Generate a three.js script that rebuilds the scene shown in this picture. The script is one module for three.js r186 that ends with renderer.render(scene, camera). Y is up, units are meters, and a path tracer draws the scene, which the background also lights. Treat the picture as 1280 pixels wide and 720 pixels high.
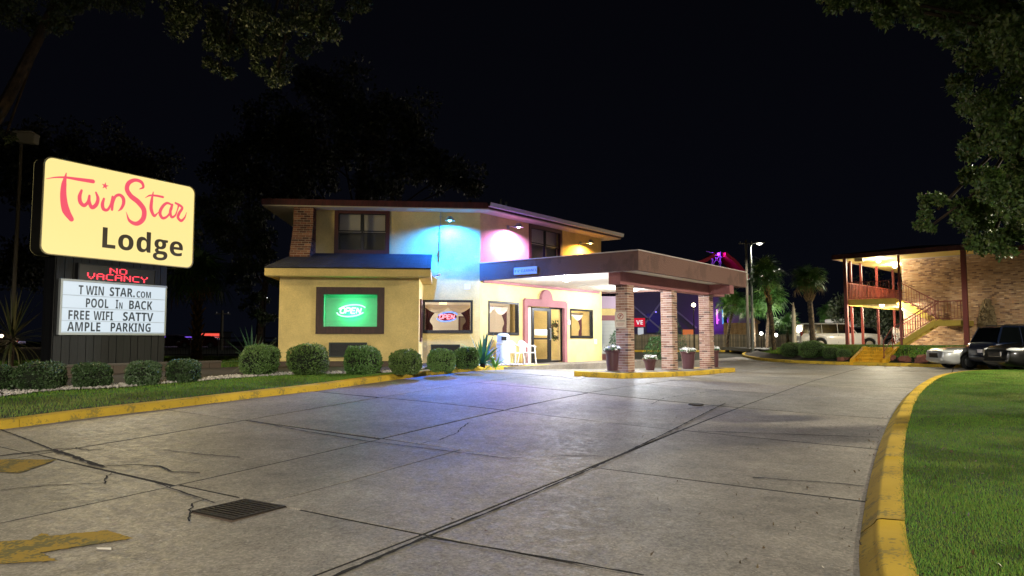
import * as THREE from 'three';
import { mergeGeometries } from 'three/addons/utils/BufferGeometryUtils.js';
import { RoundedBoxGeometry } from 'three/addons/geometries/RoundedBoxGeometry.js';
import { ConvexGeometry } from 'three/addons/geometries/ConvexGeometry.js';
import { RectAreaLightUniformsLib } from 'three/addons/lights/RectAreaLightUniformsLib.js';

// ---------------------------------------------------------------- camera, sky, exposure
const scene = new THREE.Scene();
const EYE = 1.6, FOCAL = 900, PITCH = Math.atan(65 / 900);        // photo pixels (1280 x 720)
const camera = new THREE.PerspectiveCamera(2 * Math.atan(360 / FOCAL) * 180 / Math.PI, 1280 / 720, 0.1, 900);
camera.position.set(0, EYE, 0);
camera.rotation.x = PITCH;
scene.add(camera);
const renderer = new THREE.WebGLRenderer({ antialias: true });
renderer.setSize(1024, 576);
renderer.toneMapping = THREE.LinearToneMapping;
renderer.toneMappingExposure = 1;
renderer.shadowMap.enabled = true;
RectAreaLightUniformsLib.init();
{ // a night sky: nearly black, a little bluer and lighter low down where town light scatters
  const W = 64, Hh = 64, data = new Float32Array(W * Hh * 4);
  for (let r = 0; r < Hh; r++) {
    const up = ((r + 0.5) / Hh - 0.5) * Math.PI, k = Math.exp(-Math.max(0, Math.sin(up)) * 3.2);
    for (let c = 0; c < W; c++) data.set([0.0011 + 0.0012 * k, 0.0011 + 0.0017 * k, 0.0019 + 0.0034 * k, 1], (r * W + c) * 4);
  }
  const sky = new THREE.DataTexture(data, W, Hh, THREE.RGBAFormat, THREE.FloatType);
  sky.mapping = THREE.EquirectangularReflectionMapping; sky.magFilter = THREE.LinearFilter; sky.needsUpdate = true;
  scene.background = sky; scene.environment = sky;
}

// ---------------------------------------------------------------- random, noise
function rng(seed) { let s = seed >>> 0; return () => { s = (s + 0x6d2b79f5) | 0; let t = Math.imul(s ^ (s >>> 15), 1 | s); t = (t + Math.imul(t ^ (t >>> 7), 61 | t)) ^ t; return ((t ^ (t >>> 14)) >>> 0) / 4294967296; }; }
const hash = (x, y, s) => { let h = Math.imul(x | 0, 374761393) ^ Math.imul(y | 0, 668265263) ^ Math.imul(s | 0, 2147483647); h = Math.imul(h ^ (h >>> 13), 1274126177); return ((h ^ (h >>> 16)) >>> 0) / 4294967296; };
function vnoise(x, y, per, s) { // tileable value noise with period per
  const ix = Math.floor(x), iy = Math.floor(y), fx = x - ix, fy = y - iy, u = fx * fx * (3 - 2 * fx), v = fy * fy * (3 - 2 * fy);
  const m = (a) => ((a % per) + per) % per, x0 = m(ix), x1 = m(ix + 1), y0 = m(iy), y1 = m(iy + 1);
  const a = hash(x0, y0, s), b = hash(x1, y0, s), c = hash(x0, y1, s), d = hash(x1, y1, s);
  return (a + (b - a) * u) * (1 - v) + (c + (d - c) * u) * v;
}
function fbm(u, v, base, oct, s) { let a = 0, w = 0.5, t = 0, p = base; for (let i = 0; i < oct; i++) { a += w * vnoise(u * p, v * p, p, s + i * 17); t += w; w *= 0.55; p *= 2; } return a / t; }
const clamp = (x, a = 0, b = 1) => Math.min(b, Math.max(a, x)), sst = (x) => { x = clamp(x); return x * x * (3 - 2 * x); }, lerp = (a, b, t) => a + (b - a) * t;

// ---------------------------------------------------------------- textures and materials
function dataTex(n, fn, { srgb = false, rep = [1, 1] } = {}) {
  const d = new Uint8Array(n * n * 4);
  for (let y = 0; y < n; y++) for (let x = 0; x < n; x++) { const c = fn(x / n, y / n, x, y); const i = (y * n + x) * 4; for (let k = 0; k < 3; k++) d[i + k] = clamp(Array.isArray(c) ? c[k] : c) * 255; d[i + 3] = 255; }
  const t = new THREE.DataTexture(d, n, n); t.wrapS = t.wrapT = THREE.RepeatWrapping; t.magFilter = THREE.LinearFilter; t.minFilter = THREE.LinearMipmapLinearFilter; t.generateMipmaps = true;
  if (srgb) t.colorSpace = THREE.SRGBColorSpace;
  t.repeat.set(...rep); t.needsUpdate = true; return t;
}
const rep = (t, x, y = x) => { const c = t.clone(); c.repeat.set(x, y); c.needsUpdate = true; return c; };
const M = (color, roughness = 0.7, o = {}) => new THREE.MeshStandardMaterial({ color, roughness, ...o });
const P = (color, roughness, o = {}) => new THREE.MeshPhysicalMaterial({ color, roughness, ...o });
const glow = (color, k, base = 0x222222) => new THREE.MeshStandardMaterial({ color: base, roughness: 0.5, emissive: color, emissiveIntensity: k });

const texSpeck = dataTex(512, (u, v, x, y) => { const n = fbm(u, v, 128, 2, 5), s = hash(x >> 1, y >> 1, 3); return 0.42 + 0.3 * (n - 0.5) + (s > 0.985 ? 0.5 : s < 0.03 ? -0.3 : 0); });
const texConcrete = dataTex(1024, (u, v, x, y) => {
  const big = fbm(u, v, 4, 5, 11), mid = fbm(u, v, 24, 4, 31), fine = fbm(u, v, 256, 2, 77), s = hash(x, y, 9), stain = sst((fbm(u, v, 6, 4, 91) - 0.52) * 5);
  let k = 0.68 + 0.16 * (big - 0.5) + 0.16 * (mid - 0.5) + 0.27 * (fine - 0.5) - 0.05 * stain;
  const s2 = hash(x >> 1, y >> 1, 13), s3 = hash(x >> 2, (y + 2) >> 2, 15); if (s > 0.992) k += 0.2; else if (s < 0.014) k -= 0.16; if (s2 > 0.985) k += 0.16; else if (s2 < 0.02) k -= 0.14; if (s3 > 0.994) k += 0.14; else if (s3 < 0.004) k -= 0.12;
  return [k * 1.0, k * 0.985, k * 0.955];
}, { srgb: true });
const texStucco = dataTex(512, (u, v) => fbm(u, v, 64, 4, 41));
const texStuccoColor = dataTex(512, (u, v) => { const k = 0.93 + 0.16 * (fbm(u, v, 6, 5, 61) - 0.5) + 0.08 * (fbm(u, v, 90, 2, 62) - 0.5); return [k, k * 0.99, k * 0.97]; }, { srgb: true });
const texWear = dataTex(1024, (u, v) => { const n = fbm(u, v, 10, 6, 71), f = fbm(u, v, 120, 2, 72), chip = sst((n * 0.6 + f * 0.4 - 0.575) * 14); const k = 0.9 + 0.22 * (fbm(u, v, 5, 4, 75) - 0.5); return [lerp(k, 0.62, chip * 0.75), lerp(k, 0.66, chip * 0.7), lerp(k, 1.0, chip * 0.85)]; }, { srgb: true });
const texFlake = dataTex(512, (u, v) => { const n = fbm(u, v, 14, 6, 171), f = fbm(u, v, 90, 3, 172), chip = sst((n * 0.55 + f * 0.45 - 0.5) * 12); const k = 0.92; return [lerp(k, 0.66, chip), lerp(k, 0.74, chip), lerp(k, 1.0, chip)]; }, { srgb: true });
const texGrain = dataTex(512, (u, v) => { const g = fbm(u + 0.08 * fbm(u, v, 4, 3, 3), v * 0.06 + 0.5, 64, 3, 81); const k = 0.8 + 0.5 * (g - 0.5) + 0.2 * (fbm(u, v, 8, 3, 82) - 0.5); return [k, k, k]; }, { srgb: true });
const texSoil = dataTex(512, (u, v, x, y) => { const k = 0.7 + 0.7 * (fbm(u, v, 16, 5, 51) - 0.5) + 0.35 * (hash(x, y, 4) - 0.5); return [k, k * 0.97, k * 0.9]; }, { srgb: true });
const texShingle = dataTex(512, (u, v) => { const row = Math.floor(v * 16), f = v * 16 - row, col = Math.floor(u * 12 + (row % 2) * 0.5), k = 0.6 + 0.35 * hash(col, row, 6) + 0.2 * (fbm(u, v, 64, 3, 8) - 0.5) - (f < 0.12 ? 0.25 : 0); return [k, k, k]; }, { srgb: true });
const texBark = dataTex(512, (u, v) => { const g = fbm(u, v * 0.5, 24, 4, 95), h = fbm(u * 1, v, 8, 4, 96); const k = 0.45 + 0.8 * (g - 0.4) + 0.3 * (h - 0.5); return [k, k * 0.95, k * 0.9]; }, { srgb: true });

const stucco = (hex, o = {}) => M(hex, 0.88, { map: rep(texStuccoColor, 0.4), bumpMap: rep(texStucco, 0.9), bumpScale: 0.006, ...o });
const MAT = {
  concrete: [0xc9c5bf, 0xd2ccc4, 0xc1beb9, 0xccc6bd].map((c) => P(c, 0.84, { specularIntensity: 0.85, map: rep(texConcrete, 0.21), bumpMap: rep(texSpeck, 1.1), bumpScale: 0.004, roughnessMap: rep(dataTex(256, (u, v) => 0.76 + 0.5 * (fbm(u, v, 32, 4, 21) - 0.5)), 0.6) })),
  joint: M(0x17140f, 1), crack: M(0x120f0c, 1),
  yellowPaint: P(0xdcb844, 0.92, { specularIntensity: 0.25, map: rep(texWear, 0.33), bumpMap: rep(texSpeck, 0.8), bumpScale: 0.003 }),
  arrowPaint: P(0xb89a4a, 0.92, { specularIntensity: 0.25, map: rep(texFlake, 0.55), bumpMap: rep(texSpeck, 1), bumpScale: 0.003 }),
  walk: M(0xb5ada3, 0.75, { map: rep(texConcrete, 0.3), bumpMap: rep(texSpeck, 1), bumpScale: 0.002 }),
  soil: M(0x3a2c20, 1, { map: rep(texSoil, 0.8) }), turfBase: M(0x26331a, 1, { map: rep(texSoil, 0.7) }), field: M(0x20281a, 1, { map: rep(texSoil, 0.2) }), asphalt: M(0x33322f, 0.9, { map: rep(texSoil, 0.3) }),
  cream: stucco(0xe6cf8c), trimCream: stucco(0xdcc37c), plinth: stucco(0x5d5046), mauve: stucco(0x96636a, { roughness: 0.8 }), fascia: M(0x5c2126, 0.6, { map: rep(texGrain, 0.5) }), canopy: stucco(0x70554f, { bumpScale: 0.014, map: rep(dataTex(512, (u, v) => { const a = fbm(u, v, 7, 6, 131), b = fbm(u, v * 0.4, 20, 4, 133), s = sst((a * 0.65 + b * 0.35 - 0.46) * 7), k = lerp(0.97, 0.85, s); return [k, k * 0.98, k * 0.97]; }, { srgb: true }), 0.28) }), white: M(0xe4e0da, 0.55), gutter: M(0xd8d2d6, 0.4),
  soffit: M(0xd9d3cc, 0.7), shingle: M(0x3b3a40, 0.9, { map: rep(texShingle, 0.35), bumpMap: rep(texShingle, 0.35), bumpScale: 0.02 }),
  frameRed: M(0x4a1c1c, 0.55), frameDark: M(0x16171a, 0.4, { metalness: 0.3 }), frameBrown: M(0x4a2a1e, 0.6, { map: rep(texGrain, 1) }),
  glass: P(0xffffff, 0.03, { transmission: 1, thickness: 0, ior: 1.5 }), tint: P(0x8a9690, 0.03, { transmission: 1, thickness: 0, ior: 1.5 }),
  blind: M(0xb9b6ae, 0.8), black: M(0x0d0d0f, 0.5), blackPaint: [0x0f1013, 0x131417, 0x0c0d11, 0x151518].map((c) => M(c, 0.55, { map: rep(texGrain, 0.7), bumpMap: rep(texGrain, 0.7), bumpScale: 0.004 })),
  steel: M(0x9a9c9c, 0.4, { metalness: 0.8 }), darkSteel: M(0x2b2622, 0.7, { metalness: 0.6 }), galv: M(0x9aa09c, 0.5, { metalness: 0.5 }),
  brickA: [0x8d4f3a, 0xa2694c, 0x7a4233, 0xb4836a, 0x5d3a33, 0x9c5c48].map((c) => M(c, 0.85, { bumpMap: rep(texStucco, 3), bumpScale: 0.006 })),
  brickLight: [0xa07d71, 0x93705f, 0xaa8b80, 0x865f54, 0x624a45, 0xa58072, 0x9a7668, 0x8f6a5e, 0xae9186].map((c) => M(c, 0.85, { bumpMap: rep(texStucco, 3), bumpScale: 0.006 })),
  mortar: M(0xc9beb4, 0.95), brickInst: M(0xffffff, 0.85, { bumpMap: rep(texStucco, 3), bumpScale: 0.006 }),
  bark: M(0x6a5a48, 0.95, { map: texBark, bumpMap: texBark, bumpScale: 0.03 }), palmBark: M(0x8a7a64, 0.95, { map: texBark, bumpMap: texBark, bumpScale: 0.02 }), boot: M(0x7d6644, 0.9),
  leaf: P(0xffffff, 0.55, { side: THREE.DoubleSide, transmission: 0.3, thickness: 0 }), grass: P(0xffffff, 0.85, { side: THREE.DoubleSide, specularIntensity: 0.3 }),
  plasticWhite: M(0xe6e6e6, 0.35), wood: [0x7b7363, 0x6b6457, 0x887c68, 0x5f594d].map((c) => M(c, 0.9, { map: rep(texGrain, 1) })), tanWood: [0xa88a62, 0x9b7d57].map((c) => M(c, 0.9, { map: rep(texGrain, 1) })),
  motelRed: M(0x75322c, 0.5), motelYellow: stucco(0xcbb455), motelSoffit: M(0xe0cf8a, 0.8), redRock: [0x7a4a40, 0x8d5a4a, 0x6a4038].map((c) => M(c, 0.95, { bumpMap: texStucco, bumpScale: 0.03 })),
};
const lin = (hex) => { const c = new THREE.Color(hex); return c; };

// ---------------------------------------------------------------- pixels, ground
const ray = (px, py) => { const x = (px - 640) / FOCAL, y = (360 - py) / FOCAL; return { x, up: Math.sin(PITCH) + y * Math.cos(PITCH), fw: Math.cos(PITCH) - y * Math.sin(PITCH) }; };
const S1 = (d) => sst((d - 4) / 18);
const H = (x, d) => S1(d) * (0.68 - 0.28 * sst((x + 2) / 9));      // the drive rises gently from the street and falls a little to the right
function onGround(px, py, off = 0) { const r = ray(px, py); let d = 12, s = 12; for (let i = 0; i < 160; i++) { s = (H(s * r.x, d) + off - EYE) / r.up; d = 0.5 * d + 0.5 * s * r.fw; } return [s * r.x, d]; }
const onY = (px, py, y) => { const r = ray(px, py), s = (y - EYE) / r.up; return [s * r.x, s * r.fw]; };
const atD = (px, py, d) => { const r = ray(px, py), s = d / r.fw; return [s * r.x, EYE + s * r.up, d]; };   // x, y, depth
const V = (x, y, d) => new THREE.Vector3(x, y, -d);

// a vertical frame: origin (x, depth), direction (dx, dd); local x runs along it, local z is the outward normal
function frame(x, d, dx, dd) {
  const l = Math.hypot(dx, dd); dx /= l; dd /= l;
  const th = Math.atan2(dd, dx), m = new THREE.Matrix4().makeRotationY(th).setPosition(x, 0, -d);
  const hit = (px, py) => { const r = ray(px, py), nx = Math.sin(th), nz = Math.cos(th); const s = (nx * x - nz * d) / (nx * r.x - nz * r.fw); const X = s * r.x, D = s * r.fw; return { s: (X - x) * dx + (D - d) * dd, y: EYE + s * r.up }; };
  const pt = (s, y, o = 0) => new THREE.Vector3(s, y, o).applyMatrix4(m);
  return { x, d, dx, dd, th, m, hit, pt, rect: (x0, y0, x1, y1) => { const a = hit(x0, y0), b = hit(x1, y1), c = hit(x0, y1), e = hit(x1, y0); return [(a.s + c.s) / 2, (b.s + e.s) / 2, (b.y + c.y) / 2, (a.y + e.y) / 2]; } };
}

// ---------------------------------------------------------------- geometry helpers
function bx(w, h, d, x = 0, y = 0, z = 0) { // a box with uv in metres
  const g = new THREE.BoxGeometry(w, h, d), uv = g.attributes.uv, k = [[d, h], [d, h], [w, d], [w, d], [w, h], [w, h]];
  for (let f = 0; f < 6; f++) for (let i = 0; i < 4; i++) uv.setXY(f * 4 + i, uv.getX(f * 4 + i) * k[f][0] + x * 0.37, uv.getY(f * 4 + i) * k[f][1] + y * 0.61);
  return g.translate(x, y, z);
}
const span = (x0, x1, y0, y1, z0, z1) => bx(x1 - x0, y1 - y0, z1 - z0, (x0 + x1) / 2, (y0 + y1) / 2, (z0 + z1) / 2);
const fspan = (f, ...a) => span(...a).applyMatrix4(f.m);
const merge = (list) => { const l = list.map((g) => { const n = g.index ? g.toNonIndexed() : g.clone(); for (const k of Object.keys(n.attributes)) if (!['position', 'normal', 'uv'].includes(k)) n.deleteAttribute(k); return n; }); return mergeGeometries(l, false); };
function bar(a, b, r, seg = 8, r2 = r) { const d = new THREE.Vector3().subVectors(b, a), g = new THREE.CylinderGeometry(r2, r, d.length(), seg, 1); g.translate(0, d.length() / 2, 0); g.applyQuaternion(new THREE.Quaternion().setFromUnitVectors(new THREE.Vector3(0, 1, 0), d.clone().normalize())); return g.translate(a.x, a.y, a.z); }
function beam(a, b, w, h) { const d = new THREE.Vector3().subVectors(b, a), g = bx(w, h, d.length()); g.lookAt(d); const c = a.clone().add(b).multiplyScalar(0.5); return g.translate(c.x, c.y, c.z); }
const tube = (pts, r, seg = 24, rad = 6, closed = false) => new THREE.TubeGeometry(new THREE.CatmullRomCurve3(pts, closed, 'centripetal'), seg, r, rad, closed);
const lathe = (pts, seg = 20) => new THREE.LatheGeometry(pts.map(([r, y]) => new THREE.Vector2(r, y)), seg);
function wallGeo(outline, holes, thick) { // outline / holes in (s, y); front face at local z = 0, body behind it
  const s = new THREE.Shape(outline.map(([x, y]) => new THREE.Vector2(x, y)));
  for (const [x0, x1, y0, y1] of holes) s.holes.push(new THREE.Path([[x0, y0], [x0, y1], [x1, y1], [x1, y0]].map(([x, y]) => new THREE.Vector2(x, y))));
  return new THREE.ExtrudeGeometry(s, { depth: thick, bevelEnabled: false }).translate(0, 0, -thick);
}
function prism(poly, y0, y1) { // poly in (x, depth)
  const s = new THREE.Shape(poly.map(([x, d]) => new THREE.Vector2(x, d)));
  return new THREE.ExtrudeGeometry(s, { depth: y1 - y0, bevelEnabled: false }).rotateX(-Math.PI / 2).translate(0, y0, 0);   // (x, d, up) -> (x, up, -d)
}
function rockGeo(seed, r = 1) { const g = new THREE.IcosahedronGeometry(r, 1), p = g.attributes.position; for (let i = 0; i < p.count; i++) { const k = 0.75 + 0.5 * hash(Math.round(p.getX(i) * 40), Math.round(p.getY(i) * 40) * 7 + Math.round(p.getZ(i) * 40), seed); p.setXYZ(i, p.getX(i) * k, p.getY(i) * k * 0.7, p.getZ(i) * k); } g.computeVertexNormals(); return g; }

// ---------------------------------------------------------------- naming
const taken = {};
const numbered = (n) => { const k = (taken[n] = (taken[n] ?? -1) + 1); return k ? n + '_' + String(k).padStart(3, '0') : n; };
const basis = new Map();
function shade(o) { o.traverse((c) => { if (c.isMesh) { c.castShadow = true; c.receiveShadow = true; } }); return o; }
function tag(o, label, category, group) { o.userData.label = label; o.userData.category = category; if (group) o.userData.group = group; return o; }
function thing(name, label, category, [x, y, d] = [0, 0, 0], turn = 0, group) { const o = new THREE.Group(); o.name = numbered(name); scene.add(o); o.position.set(x, y, -d); o.rotation.y = turn; basis.set(o, turn ? null : o.position.clone()); return tag(o, label, category, group); }
function part(parent, name, geo, mat, label) { const m = new THREE.Mesh(geo, mat); m.name = name; parent.add(m); if (label) m.userData.label = label; return m; }       // in the parent's own axes
function wpart(root, parent, name, geo, mat, label) { const b = basis.get(root); geo.translate(-b.x, -b.y, -b.z); return part(parent, name, geo, mat, label); }                 // geometry given in world axes; root unturned, parts unmoved
function setting(name, geo, mat, kind = 'structure') { const m = new THREE.Mesh(geo, mat); m.name = numbered(name); m.userData.kind = kind; scene.add(m); return m; }
function copyOf(root, [x, y, d], turn = 0, scale = 1, label) { const r = root.clone(); r.name = numbered(root.name.replace(/_\d{3}$/, '')); scene.add(r); r.position.set(x, y, -d); r.rotation.y = turn; r.scale.setScalar(scale); if (label) r.userData.label = label; return r; }
function light(parent, l) { l.castShadow = true; parent.add(l); return l; }
function pointLight(root, [x, y, d], color, I, radius = 3) { const l = new THREE.PointLight(color, I); l.shadow.radius = radius; const b = basis.get(root); l.position.set(x - b.x, y - b.y, -d - b.z); return light(root, l); }
function spotLight(root, a, b, color, I, angle, pen, radius = 3) { const l = new THREE.SpotLight(color, I, 0, angle, pen); l.shadow.radius = radius; const o = basis.get(root); l.position.copy(a).sub(o); l.target.position.copy(b).sub(o); l.target.name = 'aim'; root.add(l.target); return light(root, l); }
const instanced = (parent, name, geo, mat, mats, cols) => { const m = new THREE.InstancedMesh(geo, mat, mats.length); mats.forEach((t, i) => m.setMatrixAt(i, t)); if (cols) cols.forEach((c, i) => m.setColorAt(i, c)); m.name = name; m.userData.kind = 'stuff'; parent.add(m); return m; };
const _q = new THREE.Quaternion(), _e = new THREE.Euler(), _s = new THREE.Vector3();
const trs = (x, y, z, rx, ry, rz, sx, sy = sx, sz = sx) => new THREE.Matrix4().compose(new THREE.Vector3(x, y, z), _q.setFromEuler(_e.set(rx, ry, rz)), _s.set(sx, sy, sz));
// ---------------------------------------------------------------- leaves
function leafGeo(len, wid) { const g = new THREE.BufferGeometry(); g.setAttribute('position', new THREE.Float32BufferAttribute([0, 0, 0, -wid / 2, len * 0.45, len * 0.08, wid / 2, len * 0.45, len * 0.08, 0, len, -len * 0.06], 3)); g.setIndex([0, 2, 1, 1, 2, 3]); g.computeVertexNormals(); return g; }

// ================================================================ GROUND
function gridGeo(xs, ds, hf) { // a sheet over (x, depth) with uv in metres
  const g = new THREE.BufferGeometry(), p = [], uv = [], ix = [];
  for (const d of ds) for (const x of xs) { p.push(x, hf(x, d), -d); uv.push(x, d); }
  for (let j = 0; j < ds.length - 1; j++) for (let i = 0; i < xs.length - 1; i++) { const a = j * xs.length + i, b = a + 1, c = a + xs.length, e = c + 1; ix.push(a, b, e, a, e, c); }
  g.setAttribute('position', new THREE.Float32BufferAttribute(p, 3)); g.setAttribute('uv', new THREE.Float32BufferAttribute(uv, 2)); g.setIndex(ix); g.computeVertexNormals(); return g;
}
function rowsGeo(rows, hf) { // rows of equal length of [x, d]; hf(x, d, rowIndex, i)
  const g = new THREE.BufferGeometry(), p = [], uv = [], ix = [], n = rows[0].length;
  rows.forEach((r, k) => r.forEach(([x, d], i) => { p.push(x, hf(x, d, k, i), -d); uv.push(x, d); }));
  for (let j = 0; j < rows.length - 1; j++) for (let i = 0; i < n - 1; i++) { const a = j * n + i, b = a + 1, c = a + n, e = c + 1; ix.push(a, b, e, a, e, c); }
  g.setAttribute('position', new THREE.Float32BufferAttribute(p, 3)); g.setAttribute('uv', new THREE.Float32BufferAttribute(uv, 2)); g.setIndex(ix); g.computeVertexNormals();
  if (g.attributes.normal.getY(0) < 0) { g.setIndex(ix.flatMap((_, i) => (i % 3 ? [] : [ix[i], ix[i + 2], ix[i + 1]]))); g.computeVertexNormals(); }
  return g;
}
const steps = (a, b, n) => Array.from({ length: n + 1 }, (_, i) => a + ((b - a) * i) / n);
setting('ground', gridGeo([-500, -200, -90, -50, ...steps(-30, 40, 60), 60, 120, 300, 500], [-120, -40, -15, ...steps(-4, 60, 60), 80, 130, 250, 600], (x, d) => H(x, d) - 0.09 - (d > 130 ? 0.3 : 0)), MAT.field);

// ---- the concrete drive: separate slabs on a dark bed, open joints between them
const drive = new THREE.Group(); drive.name = 'driveway'; drive.userData.kind = 'structure'; scene.add(drive);
const SX = 0.53, SD = 0.848, ST = (s, t) => [s * SX + t * SD, s * SD - t * SX];   // s runs up the drive, t across it to the right
const GC = ST(4.41, -5.72);      // centre of the drain pit
part(drive, 'joint_bed', rowsGeo(steps(-14, 16, 120).map((t) => steps(-12, 96, 216).map((s) => ST(s, t))), (x, d) => H(x, d) - (Math.hypot(x - GC[0], d - GC[1]) < 0.43 ? 0.3 : 0.008)), MAT.joint);
{
  const R = rng(5), sL = [-11.8, -8.5, -5.2, -1.9, 1.4, 4.7, 7.85, 11.1, 14.55, 17.9, 21.3, 24.7, 28.1, 31.5, 34.9, 38.3, 41.7, 45.1, 52, 60, 70, 82, 95], tL = [-13.6, -10.1, -7.1, -3.8, -0.4, 3.2, 6.9, 10.6, 15];
  const slab = (s0, s1, t0, t1, mat, k) => {
    const g = 0.014 + 0.014 * R(), n = 7, lift = k ? 0 : (R() - 0.5) * 0.006, [ga, gb, gc, ge] = k ?? [g, g, g, g], ss = steps(s0 + ga, s1 - gb, n), ts = steps(t0 + gc, t1 - ge, n), skew = k ? 0 : (R() - 0.5) * 0.05;
    const p = [], uv = [], ix = [], du = R() * 7, dv = R() * 7;
    const put = (s, t, dy) => { const [x, d] = ST(s + skew * (t - t0), t); p.push(x, H(x, d) + lift + dy, -d); uv.push(s + du, t + dv); return p.length / 3 - 1; };
    for (const s of ss) for (const t of ts) { const e = s === ss[0] || s === ss[n] || t === ts[0] || t === ts[n]; put(s, t, e ? -0.004 : 0); }
    for (let j = 0; j < n; j++) for (let i = 0; i < n; i++) { const a = j * (n + 1) + i, b = a + 1, c = a + n + 1, e = c + 1; ix.push(a, e, b, a, c, e); }
    const ring = []; for (const t of ts) ring.push([ss[0], t]); for (const s of ss.slice(1)) ring.push([s, ts[n]]); for (const t of [...ts].reverse().slice(1)) ring.push([ss[n], t]); for (const s of [...ss].reverse().slice(1)) ring.push([s, ts[0]]);
    for (let i = 0; i < ring.length - 1; i++) { const a = put(...ring[i], -0.004), b = put(...ring[i + 1], -0.004), c = put(...ring[i], -0.05), e = put(...ring[i + 1], -0.05); ix.push(a, b, e, a, e, c); }
    const geo = new THREE.BufferGeometry(); geo.setAttribute('position', new THREE.Float32BufferAttribute(p, 3)); geo.setAttribute('uv', new THREE.Float32BufferAttribute(uv, 2)); geo.setIndex(ix); geo.computeVertexNormals();
    if (geo.attributes.normal.getY(0) < 0) { geo.setIndex(ix.flatMap((_, i) => (i % 3 ? [] : [ix[i], ix[i + 2], ix[i + 1]]))); geo.computeVertexNormals(); }
    part(drive, 'concrete_slab', geo, mat);
  };
  for (let i = 0; i < sL.length - 1; i++) for (let j = 0; j < tL.length - 1; j++) {
    const [cx, cd] = ST((sL[i] + sL[i + 1]) / 2, (tL[j] + tL[j + 1]) / 2);
    if (cx < -16 || cx > 40 || (j === 7 && i < 9)) continue;
    const m = MAT.concrete[Math.floor(R() * 4)];
    if (i === 4 && j === 2) { slab(1.4, 4.7, -7.1, -6.02, m, [0.02, 0.02, 0.02, 0.001]); slab(1.4, 4.7, -5.42, -3.8, m, [0.02, 0.02, 0.001, 0.02]); slab(1.4, 4.1, -6.02, -5.42, m, [0.02, 0, 0.001, 0.001]); }
    else if (i === 5 && j === 2) { slab(sL[i], sL[i + 1], tL[j], -5.7, m, [0.022, 0.02, 0.02, 0.012]); slab(sL[i], sL[i + 1], -5.7, tL[j + 1], MAT.concrete[1], [0.022, 0.02, 0.012, 0.02]); }
    else slab(sL[i], sL[i + 1], tL[j], tL[j + 1], m);
  }
}
// cracks: narrow open ribbons following the photograph
function ribbon(pts, w, lift, seed, jag = 0.035) {
  const R = rng(seed), P2 = []; for (let i = 0; i < pts.length - 1; i++) { const n = Math.max(2, Math.ceil(Math.hypot(pts[i + 1][0] - pts[i][0], pts[i + 1][1] - pts[i][1]) / 0.09)); for (let k = 0; k < n; k++) { const f = k / n; P2.push([lerp(pts[i][0], pts[i + 1][0], f) + (R() - 0.5) * jag, lerp(pts[i][1], pts[i + 1][1], f) + (R() - 0.5) * jag]); } } P2.push(pts[pts.length - 1]);
  const a = [], b = []; P2.forEach(([x, d], i) => { const q = P2[Math.min(i + 1, P2.length - 1)], o = P2[Math.max(0, i - 1)], l = Math.hypot(q[0] - o[0], q[1] - o[1]) || 1, nx = -(q[1] - o[1]) / l, nd = (q[0] - o[0]) / l, ww = w * (0.5 + R()) / 2; a.push([x + nx * ww, d + nd * ww]); b.push([x - nx * ww, d - nd * ww]); });
  return rowsGeo([a, b], (x, d) => H(x, d) + lift);
}
const G = (...l) => l.map(([x, y]) => onGround(x, y));
[[[65, 562], [95, 560], [112, 563], [130, 561]], [[100, 575], [130, 583], [170, 581], [200, 583], [215, 590], [250, 591]], [[130, 605], [133, 595], [145, 590]], [[0, 613], [60, 607], [130, 604]], [[236, 652], [237, 640], [240, 630], [255, 625]], [[520, 556], [550, 550], [570, 542], [585, 529]],
  [[205, 563], [250, 568], [300, 572]], [[940, 597], [985, 600], [1040, 604], [1080, 608]], [[872, 539], [985, 543], [1097, 547]], [[690, 571], [700, 570], [775, 571]], [[780, 516], [850, 512], [930, 504]], [[815, 505], [830, 498], [905, 487]]].forEach((c, i) => part(drive, 'crack', ribbon(G(...c), i < 2 || i === 7 || i === 8 ? 0.03 : 0.016, 0.006, 40 + i), MAT.crack));
// a dark oily sag of tar in the joint where the left slabs have settled
part(drive, 'joint_gap', ribbon(G([65, 562], [98, 573], [130, 584]), 0.06, 0.006, 71), MAT.crack);
part(drive, 'joint_gap', ribbon(G([0, 570], [35, 566], [65, 563]), 0.05, 0.006, 72), MAT.crack);
// black sealant squeezed along the open joints
[[[380, 737], [420, 720], [530, 673]], [[530, 673], [640, 629], [742, 585]], [[742, 585], [840, 538], [907, 504]], [[530, 672], [640, 690], [805, 720]], [[312, 526], [385, 540], [460, 552]], [[460, 552], [550, 563], [640, 574]], [[195, 604], [235, 618], [268, 629]], [[0, 537], [35, 550], [65, 562]]].forEach((c, i) => part(drive, 'joint_sealant', ribbon(G(...c), [0.034, 0.03, 0.028, 0.026, 0.03, 0.02, 0.024, 0.024][i], 0.0065, 90 + i, 0.01), MAT.crack));
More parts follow.
